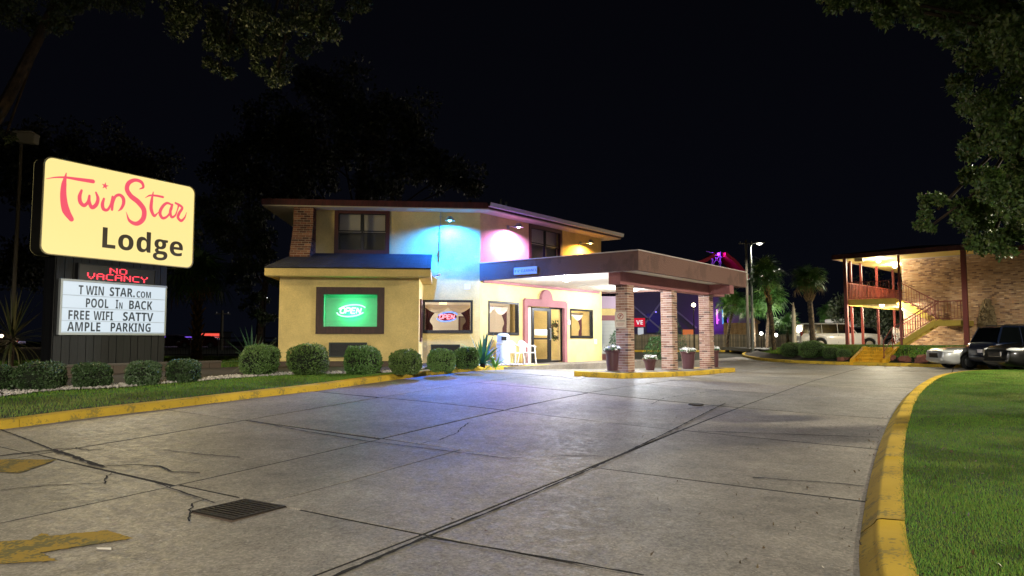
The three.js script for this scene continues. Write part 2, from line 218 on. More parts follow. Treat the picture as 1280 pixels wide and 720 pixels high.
// painted arrows, worn
function flat(pts, lift, sub = 1) { const c = pts; const g = new THREE.ShapeGeometry(new THREE.Shape(c.map(([x, d]) => new THREE.Vector2(x, d)))); const p = g.attributes.position; for (let i = 0; i < p.count; i++) { const x = p.getX(i), d = p.getY(i); p.setXYZ(i, x, H(x, d) + lift, -d); } const ix = g.index.array; g.computeVertexNormals(); if (g.attributes.normal.getY(0) < 0) { for (let i = 0; i < ix.length; i += 3) { const t = ix[i]; ix[i] = ix[i + 1]; ix[i + 1] = t; } g.computeVertexNormals(); } return g; }
const rough = (pts, seed) => { const R = rng(seed), o = []; pts.forEach((p, i) => { const q = pts[(i + 1) % pts.length], n = Math.max(2, Math.round(Math.hypot(q[0] - p[0], q[1] - p[1]) / 0.03)); for (let k = 0; k < n; k++) o.push([lerp(p[0], q[0], k / n) + (k ? (R() - 0.5) * 0.022 : 0), lerp(p[1], q[1], k / n) + (k ? (R() - 0.5) * 0.022 : 0)]); }); return o; };
part(drive, 'painted_arrow', flat(rough(G([-70, 575], [72, 575], [25, 592], [-70, 588]), 1), 0.009), MAT.arrowPaint);
part(drive, 'painted_arrow', flat(rough(G([166, 674], [135, 664], [62, 671], [52, 667], [38, 676], [-10, 678], [-90, 672], [-90, 712], [0, 706], [72, 702], [50, 692]), 2), 0.009), MAT.arrowPaint);
part(drive, 'paint_chip', flat(G([120, 686], [139, 686], [139, 689], [122, 688]), 0.01), MAT.white);
part(drive, 'lit_gutter_edge', ribbon(G([690, 469], [705, 470.5], [722, 474], [732, 470], [748, 467], [775, 466]), 0.1, 0.009, 73), MAT.white);  // light caught by a gutter edge, painted in as a white strip

// ---- kerbs: a profile swept along the road edge, cut into cast pieces
function kerb(name, pts, side, opt = {}) {
  const { high = 0.14, wide = 0.24, piece = 3.05, mat = MAT.yellowPaint, slope = 0.012, hf = H } = opt;
  const c = new THREE.CatmullRomCurve3(pts.map(([x, d]) => new THREE.Vector3(x, 0, d)), false, 'centripetal'), L = c.getLength(), n = Math.max(1, Math.round(L / piece));
  const grp = new THREE.Group(); grp.name = numbered(name); grp.userData.kind = 'structure'; scene.add(grp);
  const prof = [[0, -0.06], [0, 0.004], [slope, high - 0.035], [slope + 0.012, high - 0.01], [slope + 0.04, high], [wide - 0.02, high + 0.004], [wide, high - 0.02], [wide, -0.06]];
  for (let k = 0; k < n; k++) {
    const rows = prof.map(() => []), R = rng(k * 31 + name.length), dy = (R() - 0.5) * 0.012, m = 8, uvd = [];
    for (let i = 0; i <= m; i++) {
      const u = clamp((k + i / m) / n + (i === 0 ? 0.006 / L : i === m ? -0.006 / L : 0)), p = c.getPointAt(u), t = c.getTangentAt(u), nx = t.z * side, nd = -t.x * side; uvd.push(u * L);
      prof.forEach(([o, y], j) => { const x = p.x + nx * o, d = p.z + nd * o; rows[j].push([x, hf(p.x, p.z) + y + dy, -d]); });
    }
    const pos = [], uv = [], ix = []; let v = 0; rows.forEach((r, j) => { if (j) v += Math.hypot(prof[j][0] - prof[j - 1][0], prof[j][1] - prof[j - 1][1]); r.forEach((q, i) => { pos.push(...q); uv.push(uvd[i], v); }); });
    const w = m + 1; for (let j = 0; j < rows.length - 1; j++) for (let i = 0; i < m; i++) { const a = j * w + i, b = a + 1, cc = a + w, e = cc + 1; side > 0 ? ix.push(a, e, b, a, cc, e) : ix.push(a, b, e, a, e, cc); }
    for (let j = 1; j < rows.length - 1; j++) { ix.push(0, j * w, (j + 1) * w); const z = m; ix.push(z, (j + 1) * w + m, j * w + m); }
    const g = new THREE.BufferGeometry(); g.setAttribute('position', new THREE.Float32BufferAttribute(pos, 3)); g.setAttribute('uv', new THREE.Float32BufferAttribute(uv, 2)); g.setIndex(ix); g.computeVertexNormals();
    part(grp, 'kerb_piece', g, mat);
  }
  return c;
}
const offsetLine = (pts, o) => pts.map(([x, d], i) => { const a = pts[Math.max(0, i - 1)], b = pts[Math.min(pts.length - 1, i + 1)], l = Math.hypot(b[0] - a[0], b[1] - a[1]); return [x + ((b[1] - a[1]) / l) * o, d - ((b[0] - a[0]) / l) * o]; });
const dense = (pts, n) => new THREE.CatmullRomCurve3(pts.map(([x, d]) => new THREE.Vector3(x, 0, d)), false, 'centripetal').getSpacedPoints(n).map((p) => [p.x, p.z]);
const toward = (a, b, l) => { const k = Math.hypot(b[0] - a[0], b[1] - a[1]); return [b[0] + ((b[0] - a[0]) / k) * l, b[1] + ((b[1] - a[1]) / k) * l]; };

// right lawn and its kerb
const kr = G([1075, 720], [1080, 640], [1095, 570], [1110, 530], [1126, 503], [1146, 485], [1178, 472], [1225, 467]);
const kerbRight = [[0.2, -3], [1.35, 2.4], ...kr, [kr[7][0] + 4, kr[7][1] + 0.7], [30, kr[7][1] + 1.4]];
kerb('kerb', kerbRight, 1, { slope: 0.11, wide: 0.34 });
function scatterGrass(name, N, sample, hf, hgt, wid, seed, tint = [0.26, 0.36]) {
  const R = rng(seed), mats = [], cols = [], g = new THREE.BufferGeometry();
  g.setAttribute('position', new THREE.Float32BufferAttribute([-0.5, 0, 0, 0.5, 0, 0, -0.32, 0.6, 0.12, 0.36, 0.6, 0.12, 0.05, 1, 0.42], 3)); g.setIndex([0, 1, 3, 0, 3, 2, 2, 3, 4]); g.computeVertexNormals();
  for (let i = 0; i < N; i++) {
    const q = sample(R); if (!q) continue; const [x, d] = q, far = clamp(Math.hypot(x, d) / 26, 0.2, 1.4), k = 0.6 + 0.8 * R(), p = fbm((x + 50) / 100, (d + 50) / 100, 60, 3, 8);
    mats.push(trs(x, hf(x, d) - 0.005, -d, (R() - 0.5) * 0.7, R() * 6.28, (R() - 0.5) * 0.7, wid * (0.5 + far), hgt * k * (0.6 + 0.8 * p), hgt * k));
    const dry = sst((p - 0.55) * 6) * 0.35 + (R() < 0.06 ? 0.5 : 0), h = lerp(tint[1] - 0.06, tint[0] - 0.1, R() * 0.6 + dry * 0.6);
    cols.push(new THREE.Color().setHSL(h, 0.74 - 0.3 * dry, 0.105 + 0.06 * R() + 0.05 * dry - 0.05 * sst((fbm((x + 50) / 100, (d + 50) / 100, 140, 3, 18) - 0.5) * 5)));
  }
  return instanced(scene, numbered(name), g, MAT.grass, mats, cols);
}
const rightEdge = dense(offsetLine(kerbRight, 0.32), 90);
{
  const rows = steps(0, 1, 14).map((f) => rightEdge.map(([x, d]) => [lerp(x, 34, f * f), lerp(d, lerp(d, 8, 0.5), f * f)])), hf = (x, d) => H(x, d) + 0.125 + 0.02 * fbm(x / 40, d / 40, 20, 3, 5);
  setting('lawn', rowsGeo(rows, hf), MAT.turfBase);
  scatterGrass('grass', 330000, (R) => { const d = 3.5 + 24 * Math.pow(R(), 1.7), i = rightEdge.findIndex((p) => p[1] > d); if (i < 1) return null; const pa = rightEdge[i - 1], pb = rightEdge[i], x0 = lerp(pa[0], pb[0], clamp((d - pa[1]) / (pb[1] - pa[1]))) - 0.02 + 0.05 * R() - 0.07 * Math.pow(R(), 6), x = x0 + R() * Math.max(0.5, d * 0.72 + 1.5 - x0); return [x, d]; }, hf, 0.03, 0.005, 3);
}
// left lawn strip, its kerb, and the planting bed behind it
const kl = G([0, 537], [100, 524], [200, 512], [300, 500], [400, 488], [470, 478], [530, 470]);
const kerbLeft = [[kl[0][0] - 8.5, kl[0][1] - 7.5], [kl[0][0] - 3.4, kl[0][1] - 3.1], ...kl, [-1.75, 20.3], [-0.85, 22.3], [0.25, 24.0], [1.7, 25.9]];
kerb('kerb', kerbLeft, -1);
const bedFront = [[-19, 5], [-13.6, 10.4], ...[[0, 497], [60, 490], [140, 486], [215, 480], [300, 473], [360, 469.5], [440, 468], [500, 467]].map(([x, y]) => onGround(x, y, 0.13)), [-2.35, 20.6]];
const lk = dense(offsetLine(kerbLeft.slice(0, 9), -0.22), 60), lb = dense(bedFront, 60);
const hLeft = (x, d) => H(x, d) + 0.13;
setting('lawn', rowsGeo(steps(0, 1, 8).map((f) => lk.map(([x, d], i) => [lerp(x, lb[i][0], f), lerp(d, lb[i][1], f)])), hLeft), MAT.turfBase);
scatterGrass('grass', 70000, (R) => { const i = Math.floor(R() * 60), f = R(), k = Math.pow(R(), 0.9), a = lk[i], b = lk[i + 1] ?? a, c = lb[i], e = lb[i + 1] ?? c; return [lerp(lerp(a[0], b[0], f), lerp(c[0], e[0], f), k), lerp(lerp(a[1], b[1], f), lerp(c[1], e[1], f), k)]; }, hLeft, 0.04, 0.009, 4);
// the bed runs back to the buildings
const bedBack = lb.map(([x, d]) => [x - 0.2, d + 5.2]);
const hBed = (x, d) => H(x, d) + 0.14 + 0.03 * fbm(x / 40, d / 40, 40, 3, 15);
setting('planting_bed', rowsGeo(steps(0, 1, 10).map((f) => lb.map(([x, d], i) => [lerp(x, bedBack[i][0], f), lerp(d, bedBack[i][1], f)])), hBed), MAT.soil);
{ const kk = offsetLine(dense(kerbLeft, 120), -0.3).filter((p) => p[1] > 19 && p[1] < 25.2), n = kk.length - 1; setting('planting_bed', rowsGeo([kk, kk.map((p, i) => [lerp(-3.0, 0.3, i / n), lerp(22.6, 26.3, i / n)])], (x, d) => H(x, d) + 0.13), MAT.soil); }
setting('back_lawn', gridGeo([-70, -40, ...steps(-26, -7.5, 20)], [...steps(17, 60, 24), 100], (x, d) => H(x, d) + 0.05), MAT.turfBase);
scatterGrass('grass', 24000, (R) => [-20 + 13 * R(), 22 + 14 * R()], (x, d) => H(x, d) + 0.05, 0.09, 0.02, 14);
{ // pale gravel along the bed edge and among the shrubs by the entrance
  const R = rng(21), g = rockGeo(4, 1), mats = [], cols = [];
  for (let i = 0; i < 5200; i++) { const k = Math.floor(R() * 59), b = lb[k], c = lb[k + 1], f = R(), o = Math.pow(R(), 1.4) * (k < 34 ? 1.0 : 0.55), x = lerp(b[0], c[0], f) - o * 0.3, d = lerp(b[1], c[1], f) + o + 0.03, s = 0.014 + 0.022 * R(); mats.push(trs(x, hBed(x, d) + s * 0.3, -d, R() * 6, R() * 6, R() * 6, s)); const v = 0.2 + 0.45 * R(); cols.push(new THREE.Color().setRGB(v, v * 0.93, v * 0.84)); }
  for (let i = 0; i < 2600; i++) { const f = R(), k = R(), x = lerp(-2.7, 0.4, f) + k * 0.7 - 0.2, d = lerp(20.6, 24.7, f) + k * 1.2 - 0.8, s = 0.014 + 0.022 * R(); if (d > 23.6 && x < -1.1) continue; mats.push(trs(x, H(x, d) + 0.14 + s * 0.3, -d, R() * 6, R() * 6, R() * 6, s)); const v = 0.2 + 0.45 * R(); cols.push(new THREE.Color().setRGB(v, v * 0.93, v * 0.86)); }
  instanced(scene, 'gravel', g, M(0xffffff, 0.9), mats, cols);
}
// ---- raised back lawn with its kerb, and the upper car park
const HB = (x, d) => H(x, d);
const kerbBack = [[30, 78], [23, 69], [17.8, 56], [15.2, 46], [14.5, 40], [15.1, 36.6], [16.4, 34.6], [17.9, 32.9], [19.3, 31.4], [22, 28.6], [26, 24.6], [31, 19.6]];
kerb('kerb', kerbBack, -1, { piece: 3.6 });
const backEdge = dense(offsetLine(kerbBack, -0.22), 90);
const terrace = (b) => 0.12 + 0.73 * sst((b - 0.1) / 2.1);
const backRow = (b) => dense(offsetLine(kerbBack, -0.22), 90).map(([x, d], i, l) => { const a = l[Math.max(0, i - 2)], q = l[Math.min(90, i + 2)], k = Math.hypot(q[0] - a[0], q[1] - a[1]); return [x - ((q[1] - a[1]) / k) * b, d + ((q[0] - a[0]) / k) * b]; });
const bankB = [0, 0.3, 0.6, 0.9, 1.2, 1.5, 1.8, 2.2, 3];
const farRow = backEdge.map((p, i) => [lerp(70, 75, i / 90), lerp(110, 30, i / 90)]);
setting('back_lawn', rowsGeo([...bankB.map(backRow), ...[0.03, 0.06, 0.09, 0.12, 0.15, 0.2, 0.3, 0.6, 1].map((f) => backRow(3).map(([x, d], i) => [lerp(x, farRow[i][0], f), lerp(d, farRow[i][1], f)]))], (x, d, k) => 0.4 + (k < bankB.length ? terrace(bankB[k]) : 0.85) - 0.4 * sst((d - 44.6) / 2.2) * (k < 5 ? k / 5 : 1)), MAT.turfBase);
const lot = [[21.5, 74], [18.9, 50], [20.2, 47.2], [24, 47], [70, 47], [75, 95], [40, 100]];
setting('car_park', prism(lot, 0.6, 0.88), MAT.asphalt);
{ const rows = bankB.map(backRow); scatterGrass('grass', 52000, (R) => { const i = 20 + Math.floor(R() * 56), b = 0.9 + 6.5 * R() * R() * 1.0, k = Math.min(bankB.length - 2, bankB.findIndex((v) => v > Math.min(b, 2.9)) - 1), f = R(); if (b < 3) { const p = rows[k][i], q = rows[k + 1][i], e = rows[k][i + 1] ?? p, t = (b - bankB[k]) / (bankB[k + 1] - bankB[k]); return [lerp(p[0], q[0], t) + (e[0] - p[0]) * f, lerp(p[1], q[1], t) + (e[1] - p[1]) * f]; } const p = rows[8][i], w = rows[7][i], l = 0.8; return [p[0] + ((p[0] - w[0]) / l) * (b - 3) + (R() - 0.5) * 0.3, p[1] + ((p[1] - w[1]) / l) * (b - 3) + (R() - 0.5) * 0.3]; }, (x, d) => { let best = 9; for (const [a, c] of backEdge) { const q = Math.hypot(x - a, d - c); if (q < best) best = q; } return 0.4 + terrace(best) - 0.4 * sst((d - 44.6) / 2.2) * clamp(best / 1.5); }, 0.09, 0.018, 6); }
// mulch on the front of that bank
setting('planting_bed', rowsGeo([-0.02, 0.2, 0.4, 0.6, 0.8, 1.0].map((b) => backRow(b).slice(12, 60)), (x, d, k) => 0.4 + terrace([0, 0.2, 0.4, 0.6, 0.8, 1.0][k]) + 0.02 - (k === 5 ? 0.05 : 0)), MAT.soil);
// yellow kerb along the far fence
kerb('kerb', [[8, 76.2], [16, 76.2], [25, 76.4]], 1, { piece: 6 });
// entrance pavement
const CN = [-1.08, 24.4], U = [0.613, 0.79], N = [0.79, -0.613], Q = (t, o) => [CN[0] + t * U[0] + o * N[0], CN[1] + t * U[1] + o * N[1]];
setting('pavement', prism([Q(-0.1, 0.1), Q(-0.4, 1.35), Q(1.2, 1.55), Q(11, 1.55), Q(11, -0.4), Q(7.7, -0.4), Q(7.7, 0.1)], 0.4, 0.735), MAT.walk);
// street beyond the hedge on the left
setting('road', gridGeo([-200, -60, -20, 0], [60, 80, 100], (x, d) => 0.72), MAT.asphalt);

// ================================================================ THE LODGE
const W0 = [-6.83, 21.1], W1 = [-2.78, 21.5];
const fW = frame(...W0, W1[0] - W0[0], W1[1] - W0[1]), F1 = [fW.dx, fW.dd];
const ML = [CN[0] - 6.15 * F1[0], CN[1] - 6.15 * F1[1]];
const fM = frame(...ML, ...F1), fE = frame(...CN, ...U);
const wingL = Math.hypot(W1[0] - W0[0], W1[1] - W0[1]), mainL = 6.15, entL = 7.8;
const lodge = thing('lodge', 'two storey cream stucco lodge with dark red eaves and a one storey wing', 'building', [-3, 0.6, 26]);
const LP = (p, n, g, m, l) => wpart(lodge, p, n, g, m, l);
const BASE = 0.4, EAVE = 6.0;
// windows: outer frame rectangles in (s, y) on their walls
const rW = fW.rect(395, 359, 480.5, 417.3), rM = fM.rect(528.5, 375, 591, 415.5), rMU = fM.rect(418, 262.5, 487, 317.5), rE1 = fE.rect(610, 377, 648.5, 418), rE3 = fE.rect(712.5, 386.5, 741, 422), rEU = fE.rect(661, 284, 702, 330), rDoor = fE.rect(656, 379, 704, 449.5);
rDoor[2] = 0.735; rDoor[3] = 2.88;
const inset = ([a, b, c, d], o) => [a + o, b - o, c + o, d - o];
// wing walls (front with its window hole), side wall, left wall
LP(lodge, 'wing_wall', wallGeo([[0, 0.98], [wingL, 0.98], [wingL, 3.62], [0, 3.62]], [inset(rW, 0.16)], 0.2).applyMatrix4(fW.m), MAT.cream);
LP(lodge, 'plinth', fspan(fW, -0.02, wingL + 0.02, BASE, 0.977, -0.22, -0.03), MAT.plinth);
const fS = frame(...W1, -0.08, 0.997), sideL = 2.72;                    // the wing's short side wall, running back to the main wall
{
  const rS = [0.5, 1.5, 1.55, 2.85];
  LP(lodge, 'wing_wall', wallGeo([[0.02, 0.55], [sideL, 0.55], [sideL, 3.62], [0.02, 3.62]], [inset(rS, 0.08)], 0.18).applyMatrix4(fS.m), MAT.cream);
  const w = LP(lodge, 'window', merge([fspan(fS, rS[0], rS[1], rS[2], rS[2] + 0.12, -0.1, 0.05), fspan(fS, rS[0], rS[1], rS[3] - 0.12, rS[3], -0.1, 0.05), fspan(fS, rS[0], rS[0] + 0.12, rS[2] + 0.12, rS[3] - 0.12, -0.1, 0.05), fspan(fS, rS[1] - 0.12, rS[1], rS[2] + 0.12, rS[3] - 0.12, -0.1, 0.05)]), MAT.frameRed, 'narrow red framed window in the side of the wing');
  LP(w, 'pane', fspan(fS, rS[0] + 0.12, rS[1] - 0.12, rS[2] + 0.12, rS[3] - 0.12, -0.08, -0.075), MAT.tint); LP(w, 'blind', fspan(fS, rS[0] + 0.1, rS[1] - 0.1, rS[2] + 0.1, rS[3] - 0.1, -0.17, -0.14), MAT.blind);
}
LP(lodge, 'wing_wall', prism([[W0[0], W0[1] + 0.21], [W0[0] + 0.2, W0[1] + 0.22], [W0[0] - 0.1, 24.3], [W0[0] - 0.3, 24.3]], BASE, 3.6), MAT.cream);
// lean-to roof of the wing
{
  const o = fW.pt(-0.32, 0, 0.42), e = fW.pt(wingL + 0.33, 0, 0.42), yE = 3.68, q = [];
  const up = (s, z, y) => fW.pt(s, y, z);
  const sh = (p) => { const g = new THREE.BufferGeometry(); g.setAttribute('position', new THREE.Float32BufferAttribute(p.flatMap((v) => [v.x, v.y, v.z]), 3)); return g; };
  const rows = 15, tile = [];
  for (let i = 0; i < rows; i++) { // courses of shingles, each lapping the one below
    const f0 = i / rows, f1 = (i + 1) / rows + 0.02, z0 = lerp(0.44, -2.78, f0), z1 = lerp(0.44, -2.78, f1), y0 = lerp(3.7, 4.5, f0), y1 = lerp(3.7, 4.5, f1), a = up(-0.34 + f0 * 0.3, z0, y0 + 0.018), b = up(wingL + 0.35, z0, y0 + 0.018), c = up(wingL + 0.35, z1, y1), d = up(-0.34 + f1 * 0.3, z1, y1), L = wingL + 0.6, a2 = up(-0.34 + f0 * 0.3, z0, y0 - 0.03), b2 = up(wingL + 0.35, z0, y0 - 0.03);
    const g = new THREE.BufferGeometry(); g.setAttribute('position', new THREE.Float32BufferAttribute([a, b, c, a, c, d, a2, b2, b, a2, b, a].flatMap((v) => [v.x, v.y, v.z]), 3)); g.setAttribute('uv', new THREE.Float32BufferAttribute([0, f0 * 3.3, L, f0 * 3.3, L, f1 * 3.3, 0, f0 * 3.3, L, f1 * 3.3, 0, f1 * 3.3, 0, 0, L, 0, L, 0.05, 0, 0, L, 0.05, 0, 0.05], 2)); g.computeVertexNormals(); tile.push(g);
  }
  const rf = LP(lodge, 'wing_roof', merge(tile), MAT.shingle, 'dark shingled lean-to roof over the wing');
  LP(rf, 'fascia_board', fspan(fW, -0.34, wingL + 0.35, 3.46, 3.675, 0.4, 0.43), MAT.trimCream);
  LP(rf, 'fascia_board', fspan(fW, wingL + 0.32, wingL + 0.35, 3.46, 3.7, -2.6, 0.4), MAT.trimCream); LP(rf, 'fascia_board', fspan(fW, -0.34, -0.31, 3.46, 3.7, -2.6, 0.4), MAT.trimCream);
  LP(rf, 'soffit', fspan(fW, -0.31, wingL + 0.32, 3.44, 3.458, -0.02, 0.4), MAT.trimCream); LP(rf, 'soffit', fspan(fW, wingL + 0.0, wingL + 0.32, 3.44, 3.458, -2.6, -0.02), MAT.trimCream);
}
// wing window: brown boarded surround, black frame, pane, blind lit green by the neon
const frameOf = (f, [a, b, c, d], w, z0, z1) => merge([fspan(f, a, b, d - w, d, z0, z1), fspan(f, a, b, c, c + w, z0, z1), fspan(f, a, a + w, c + w, d - w, z0, z1), fspan(f, b - w, b, c + w, d - w, z0, z1)]);
{
  const w = LP(lodge, 'window', frameOf(fW, rW, 0.21, 0.003, 0.045), MAT.frameBrown, 'wide window glowing green, in a broad dark brown board surround'), i = inset(rW, 0.19);
  LP(w, 'frame', frameOf(fW, inset(rW, 0.165), 0.05, -0.1, -0.005), MAT.frameDark); LP(w, 'pane', fspan(fW, i[0], i[1], i[2], i[3], -0.075, -0.069), MAT.glass);
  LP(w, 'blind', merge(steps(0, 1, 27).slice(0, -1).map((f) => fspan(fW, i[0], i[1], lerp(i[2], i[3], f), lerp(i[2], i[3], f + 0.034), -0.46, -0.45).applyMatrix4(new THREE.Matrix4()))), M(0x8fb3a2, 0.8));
  LP(w, 'reveal', frameOf(fW, inset(rW, 0.1), 0.09, -0.5, -0.205), M(0xc9d0cb, 0.8)); LP(w, 'backing', fspan(fW, rW[0], rW[1], rW[2], rW[3], -0.56, -0.52), MAT.black);
}
// main facade behind, with lower window and upper window
LP(lodge, 'facade', wallGeo([[0, BASE], [mainL, BASE], [mainL, EAVE], [0, EAVE]], [inset(rM, 0.03), inset(rMU, 0.12)], 0.22).applyMatrix4(fM.m), MAT.cream);
LP(lodge, 'facade', wallGeo([[0.003, BASE], [entL, BASE], [entL, EAVE], [0.003, EAVE]], [inset(rE1, 0.03), inset(rE3, 0.03), inset(rEU, 0.06), [rDoor[0], rDoor[1], 0.5, rDoor[3]]], 0.22).applyMatrix4(fE.m), MAT.cream);
const BR = [-2.62, 35.5], BL = [-8.2, 34.75], ER = Q(entL, 0);
const strip = (a, b, t) => { const l = Math.hypot(b[0] - a[0], b[1] - a[1]), nx = ((b[1] - a[1]) / l) * t, nd = (-(b[0] - a[0]) / l) * t; return [a, b, [b[0] + nx, b[1] + nd], [a[0] + nx, a[1] + nd]]; };
LP(lodge, 'rear_wall', prism(strip(BR, ER, -0.2), BASE, EAVE), MAT.cream); LP(lodge, 'rear_wall', prism(strip(BL, BR, -0.2), BASE, EAVE), MAT.cream); LP(lodge, 'rear_wall', prism(strip([ML[0], ML[1] + 0.02], BL, 0.2), BASE, EAVE), MAT.cream);
const foot = [Q(-0.25, -0.25), Q(entL - 0.25, -0.25), [BR[0], BR[1] - 0.25], [BL[0] + 0.25, BL[1] - 0.25], [ML[0] + 0.25, ML[1] + 0.3]];
LP(lodge, 'lobby_floor', prism(foot, 0.62, 0.74), M(0x8f8378, 0.5)); LP(lodge, 'lobby_ceiling', prism(foot, 3.32, 3.5), M(0xe2ddd4, 0.8));
// eaves: overhanging slab, fascia, gutter, low hipped roof
{
  const e1 = 0.66, e2 = 0.6; // overhangs over the two facades
  const cross = (() => { // where the two eave lines meet
    const a = fM.pt(0, 0, e1), b = fE.pt(0, 0, e2); const A = [a.x, -a.z], B = [b.x, -b.z], det = F1[0] * U[1] - F1[1] * U[0], t = ((B[0] - A[0]) * U[1] - (B[1] - A[1]) * U[0]) / det; return [A[0] + t * F1[0], A[1] + t * F1[1]];
  })();
  const l0 = fM.pt(-0.95, 0, e1), r0 = fE.pt(entL + 0.85, 0, e2), r1 = fE.pt(entL + 0.85, 0, -8.6);
  const eave = [[l0.x, -l0.z], cross, [r0.x, -r0.z], [r1.x, -r1.z], [BL[0] - 0.9, BL[1] + 0.8]];
  LP(lodge, 'soffit', prism(eave.map(([x, d]) => [x, d]), EAVE - 0.06, EAVE + 0.0), M(0xc9bfae, 0.7));
  const rf = LP(lodge, 'roof', (() => { // a low pyramid roof over the eave polygon
    const c = [-2.6, 29.4], p = [], uv = []; for (let i = 0; i < 5; i++) { const a = eave[i], b = eave[(i + 1) % 5], ya = EAVE + 0.16, yc = EAVE + 1.15; p.push(a[0], ya, -a[1], b[0], ya, -b[1], c[0], yc, -c[1]); const L = Math.hypot(b[0] - a[0], b[1] - a[1]); uv.push(0, 0, L, 0, L / 2, 5); } const g = new THREE.BufferGeometry(); g.setAttribute('position', new THREE.Float32BufferAttribute(p, 3)); g.setAttribute('uv', new THREE.Float32BufferAttribute(uv, 2)); g.computeVertexNormals(); return g; })(), MAT.shingle);
  const ring = (a, b, t, y0, y1, m, n) => LP(rf, n, prism(strip(a, b, t), y0, y1), m);
  ring(eave[0], eave[1], 0.03, EAVE - 0.03, EAVE + 0.17, MAT.fascia, 'fascia_board'); ring(eave[1], eave[2], 0.03, EAVE - 0.03, EAVE + 0.12, MAT.fascia, 'fascia_board'); ring(eave[2], eave[3], 0.03, EAVE - 0.03, EAVE + 0.17, MAT.gutter, 'fascia_board'); ring(eave[4], eave[0], 0.03, EAVE - 0.03, EAVE + 0.17, MAT.fascia, 'fascia_board');
  // the white gutter along the entrance side, an open trough
  const gf = frame(...eave[1], ...U), gl = Math.hypot(eave[2][0] - eave[1][0], eave[2][1] - eave[1][1]) + 0.05, tr = new THREE.Shape([[0.031, 0.02], [0.12, 0.03], [0.145, 0.15], [0.155, 0.15], [0.155, 0.158], [0.135, 0.158], [0.11, 0.04], [0.031, 0.034]].map(([x, y]) => new THREE.Vector2(x, y)));
  const gg = new THREE.ExtrudeGeometry(tr, { depth: gl, bevelEnabled: false }); gg.applyMatrix4(new THREE.Matrix4().makeBasis(new THREE.Vector3(0, 0, 1), new THREE.Vector3(0, 1, 0), new THREE.Vector3(-1, 0, 0))).translate(gl, EAVE + 0.01, 0).applyMatrix4(gf.m);
  LP(rf, 'gutter', gg, MAT.gutter);
  for (const [px, dd] of [[626, 27.5], [632.5, 28]]) { const [x, , d] = atD(px, 255, dd); LP(rf, 'vent_pipe', new THREE.CylinderGeometry(0.04, 0.05, 0.55, 10).translate(x, 6.75, -d), MAT.galv); }
}
// upper windows
function upperWindow(f, r, label) {
  const w = LP(lodge, 'window', frameOf(f, r, 0.13, -0.06, 0.04), MAT.frameRed, label), i = inset(r, 0.12), mx = (i[0] + i[1]) / 2, my = (i[2] + i[3]) / 2;
  for (const [a, b] of [[i[0], mx - 0.025], [mx + 0.025, i[1]]]) for (const [c, d, z] of [[i[2], my - 0.015, -0.05], [my + 0.015, i[3], -0.02]]) { LP(w, 'sash', frameOf(f, [a, b, c, d], 0.035, z - 0.035, z), MAT.frameDark); LP(w, 'pane', fspan(f, a + 0.035, b - 0.035, c + 0.035, d - 0.035, z - 0.02, z - 0.016), MAT.glass); }
  LP(w, 'mullion', fspan(f, mx - 0.0245, mx + 0.0245, i[2], i[3], -0.09, 0.0), MAT.frameDark);
  LP(w, 'blind', fspan(f, i[0] - 0.1, i[1] + 0.1, my + 0.01, i[3] + 0.1, -0.27, -0.24), MAT.blind); LP(w, 'blind', fspan(f, i[0] - 0.1, i[1] + 0.1, i[2] - 0.1, my + 0.01, -0.27, -0.24), M(0x55575a, 0.8));
}
upperWindow(fM, rMU, 'four pane upper window in a thick dark red frame'); upperWindow(fE, rEU, 'four pane upper window above the drive-through canopy');
// shop windows of the lobby, with tied drapes behind the glass
function drapes(w, f, r, z) {
  const [a, b, c, d] = r, W = b - a, Hh = d - c;
  for (const sgn of [0, 1]) { // two panels drawn back to the sides
    const n = 9, p = [], ix = []; for (let j = 0; j <= 14; j++) { const v = j / 14, wd = W * (v > 0.38 ? 0.1 + 0.26 * Math.pow((v - 0.38) / 0.62, 1.6) : 0.1 + 0.07 * sst((0.38 - v) / 0.2)); for (let i = 0; i <= n; i++) { const u = i / n, s = sgn ? b - u * wd : a + u * wd; const q = f.pt(s, c + v * Hh * 0.86, z + 0.025 * Math.sin(i * 2.3)); p.push(q.x, q.y, q.z); } }
    for (let j = 0; j < 14; j++) for (let i = 0; i < n; i++) { const k = j * (n + 1) + i; ix.push(k, k + 1, k + n + 2, k, k + n + 2, k + n + 1); }
    const g = new THREE.BufferGeometry(); g.setAttribute('position', new THREE.Float32BufferAttribute(p, 3)); g.setIndex(ix); g.computeVertexNormals(); LP(w, 'drape', g, M(0x4a2226, 0.9, { side: THREE.DoubleSide }));
  }
  for (let k = 0; k < 2; k++) { const p = [], ix = [], n = 10; for (let j = 0; j <= 5; j++) for (let i = 0; i <= n; i++) { const u = i / n, v = j / 5, q = f.pt(a + W * (k * 0.5 + u * 0.5), d - 0.09 * Hh - v * Hh * (0.08 + 0.2 * Math.sin(u * Math.PI)), z + 0.05 + 0.02 * Math.sin(v * 9)); p.push(q.x, q.y, q.z); } for (let j = 0; j < 5; j++) for (let i = 0; i < n; i++) { const q = j * (n + 1) + i; ix.push(q, q + n + 2, q + 1, q, q + n + 1, q + n + 2); } const g = new THREE.BufferGeometry(); g.setAttribute('position', new THREE.Float32BufferAttribute(p, 3)); g.setIndex(ix); g.computeVertexNormals(); LP(w, 'valance', g, M(0xd8cdbb, 0.9, { side: THREE.DoubleSide })); }
  LP(w, 'curtain_rail', bar(f.pt(a, d - 0.08 * Hh, z + 0.06), f.pt(b, d - 0.08 * Hh, z + 0.06), 0.018), MAT.gutter);
}
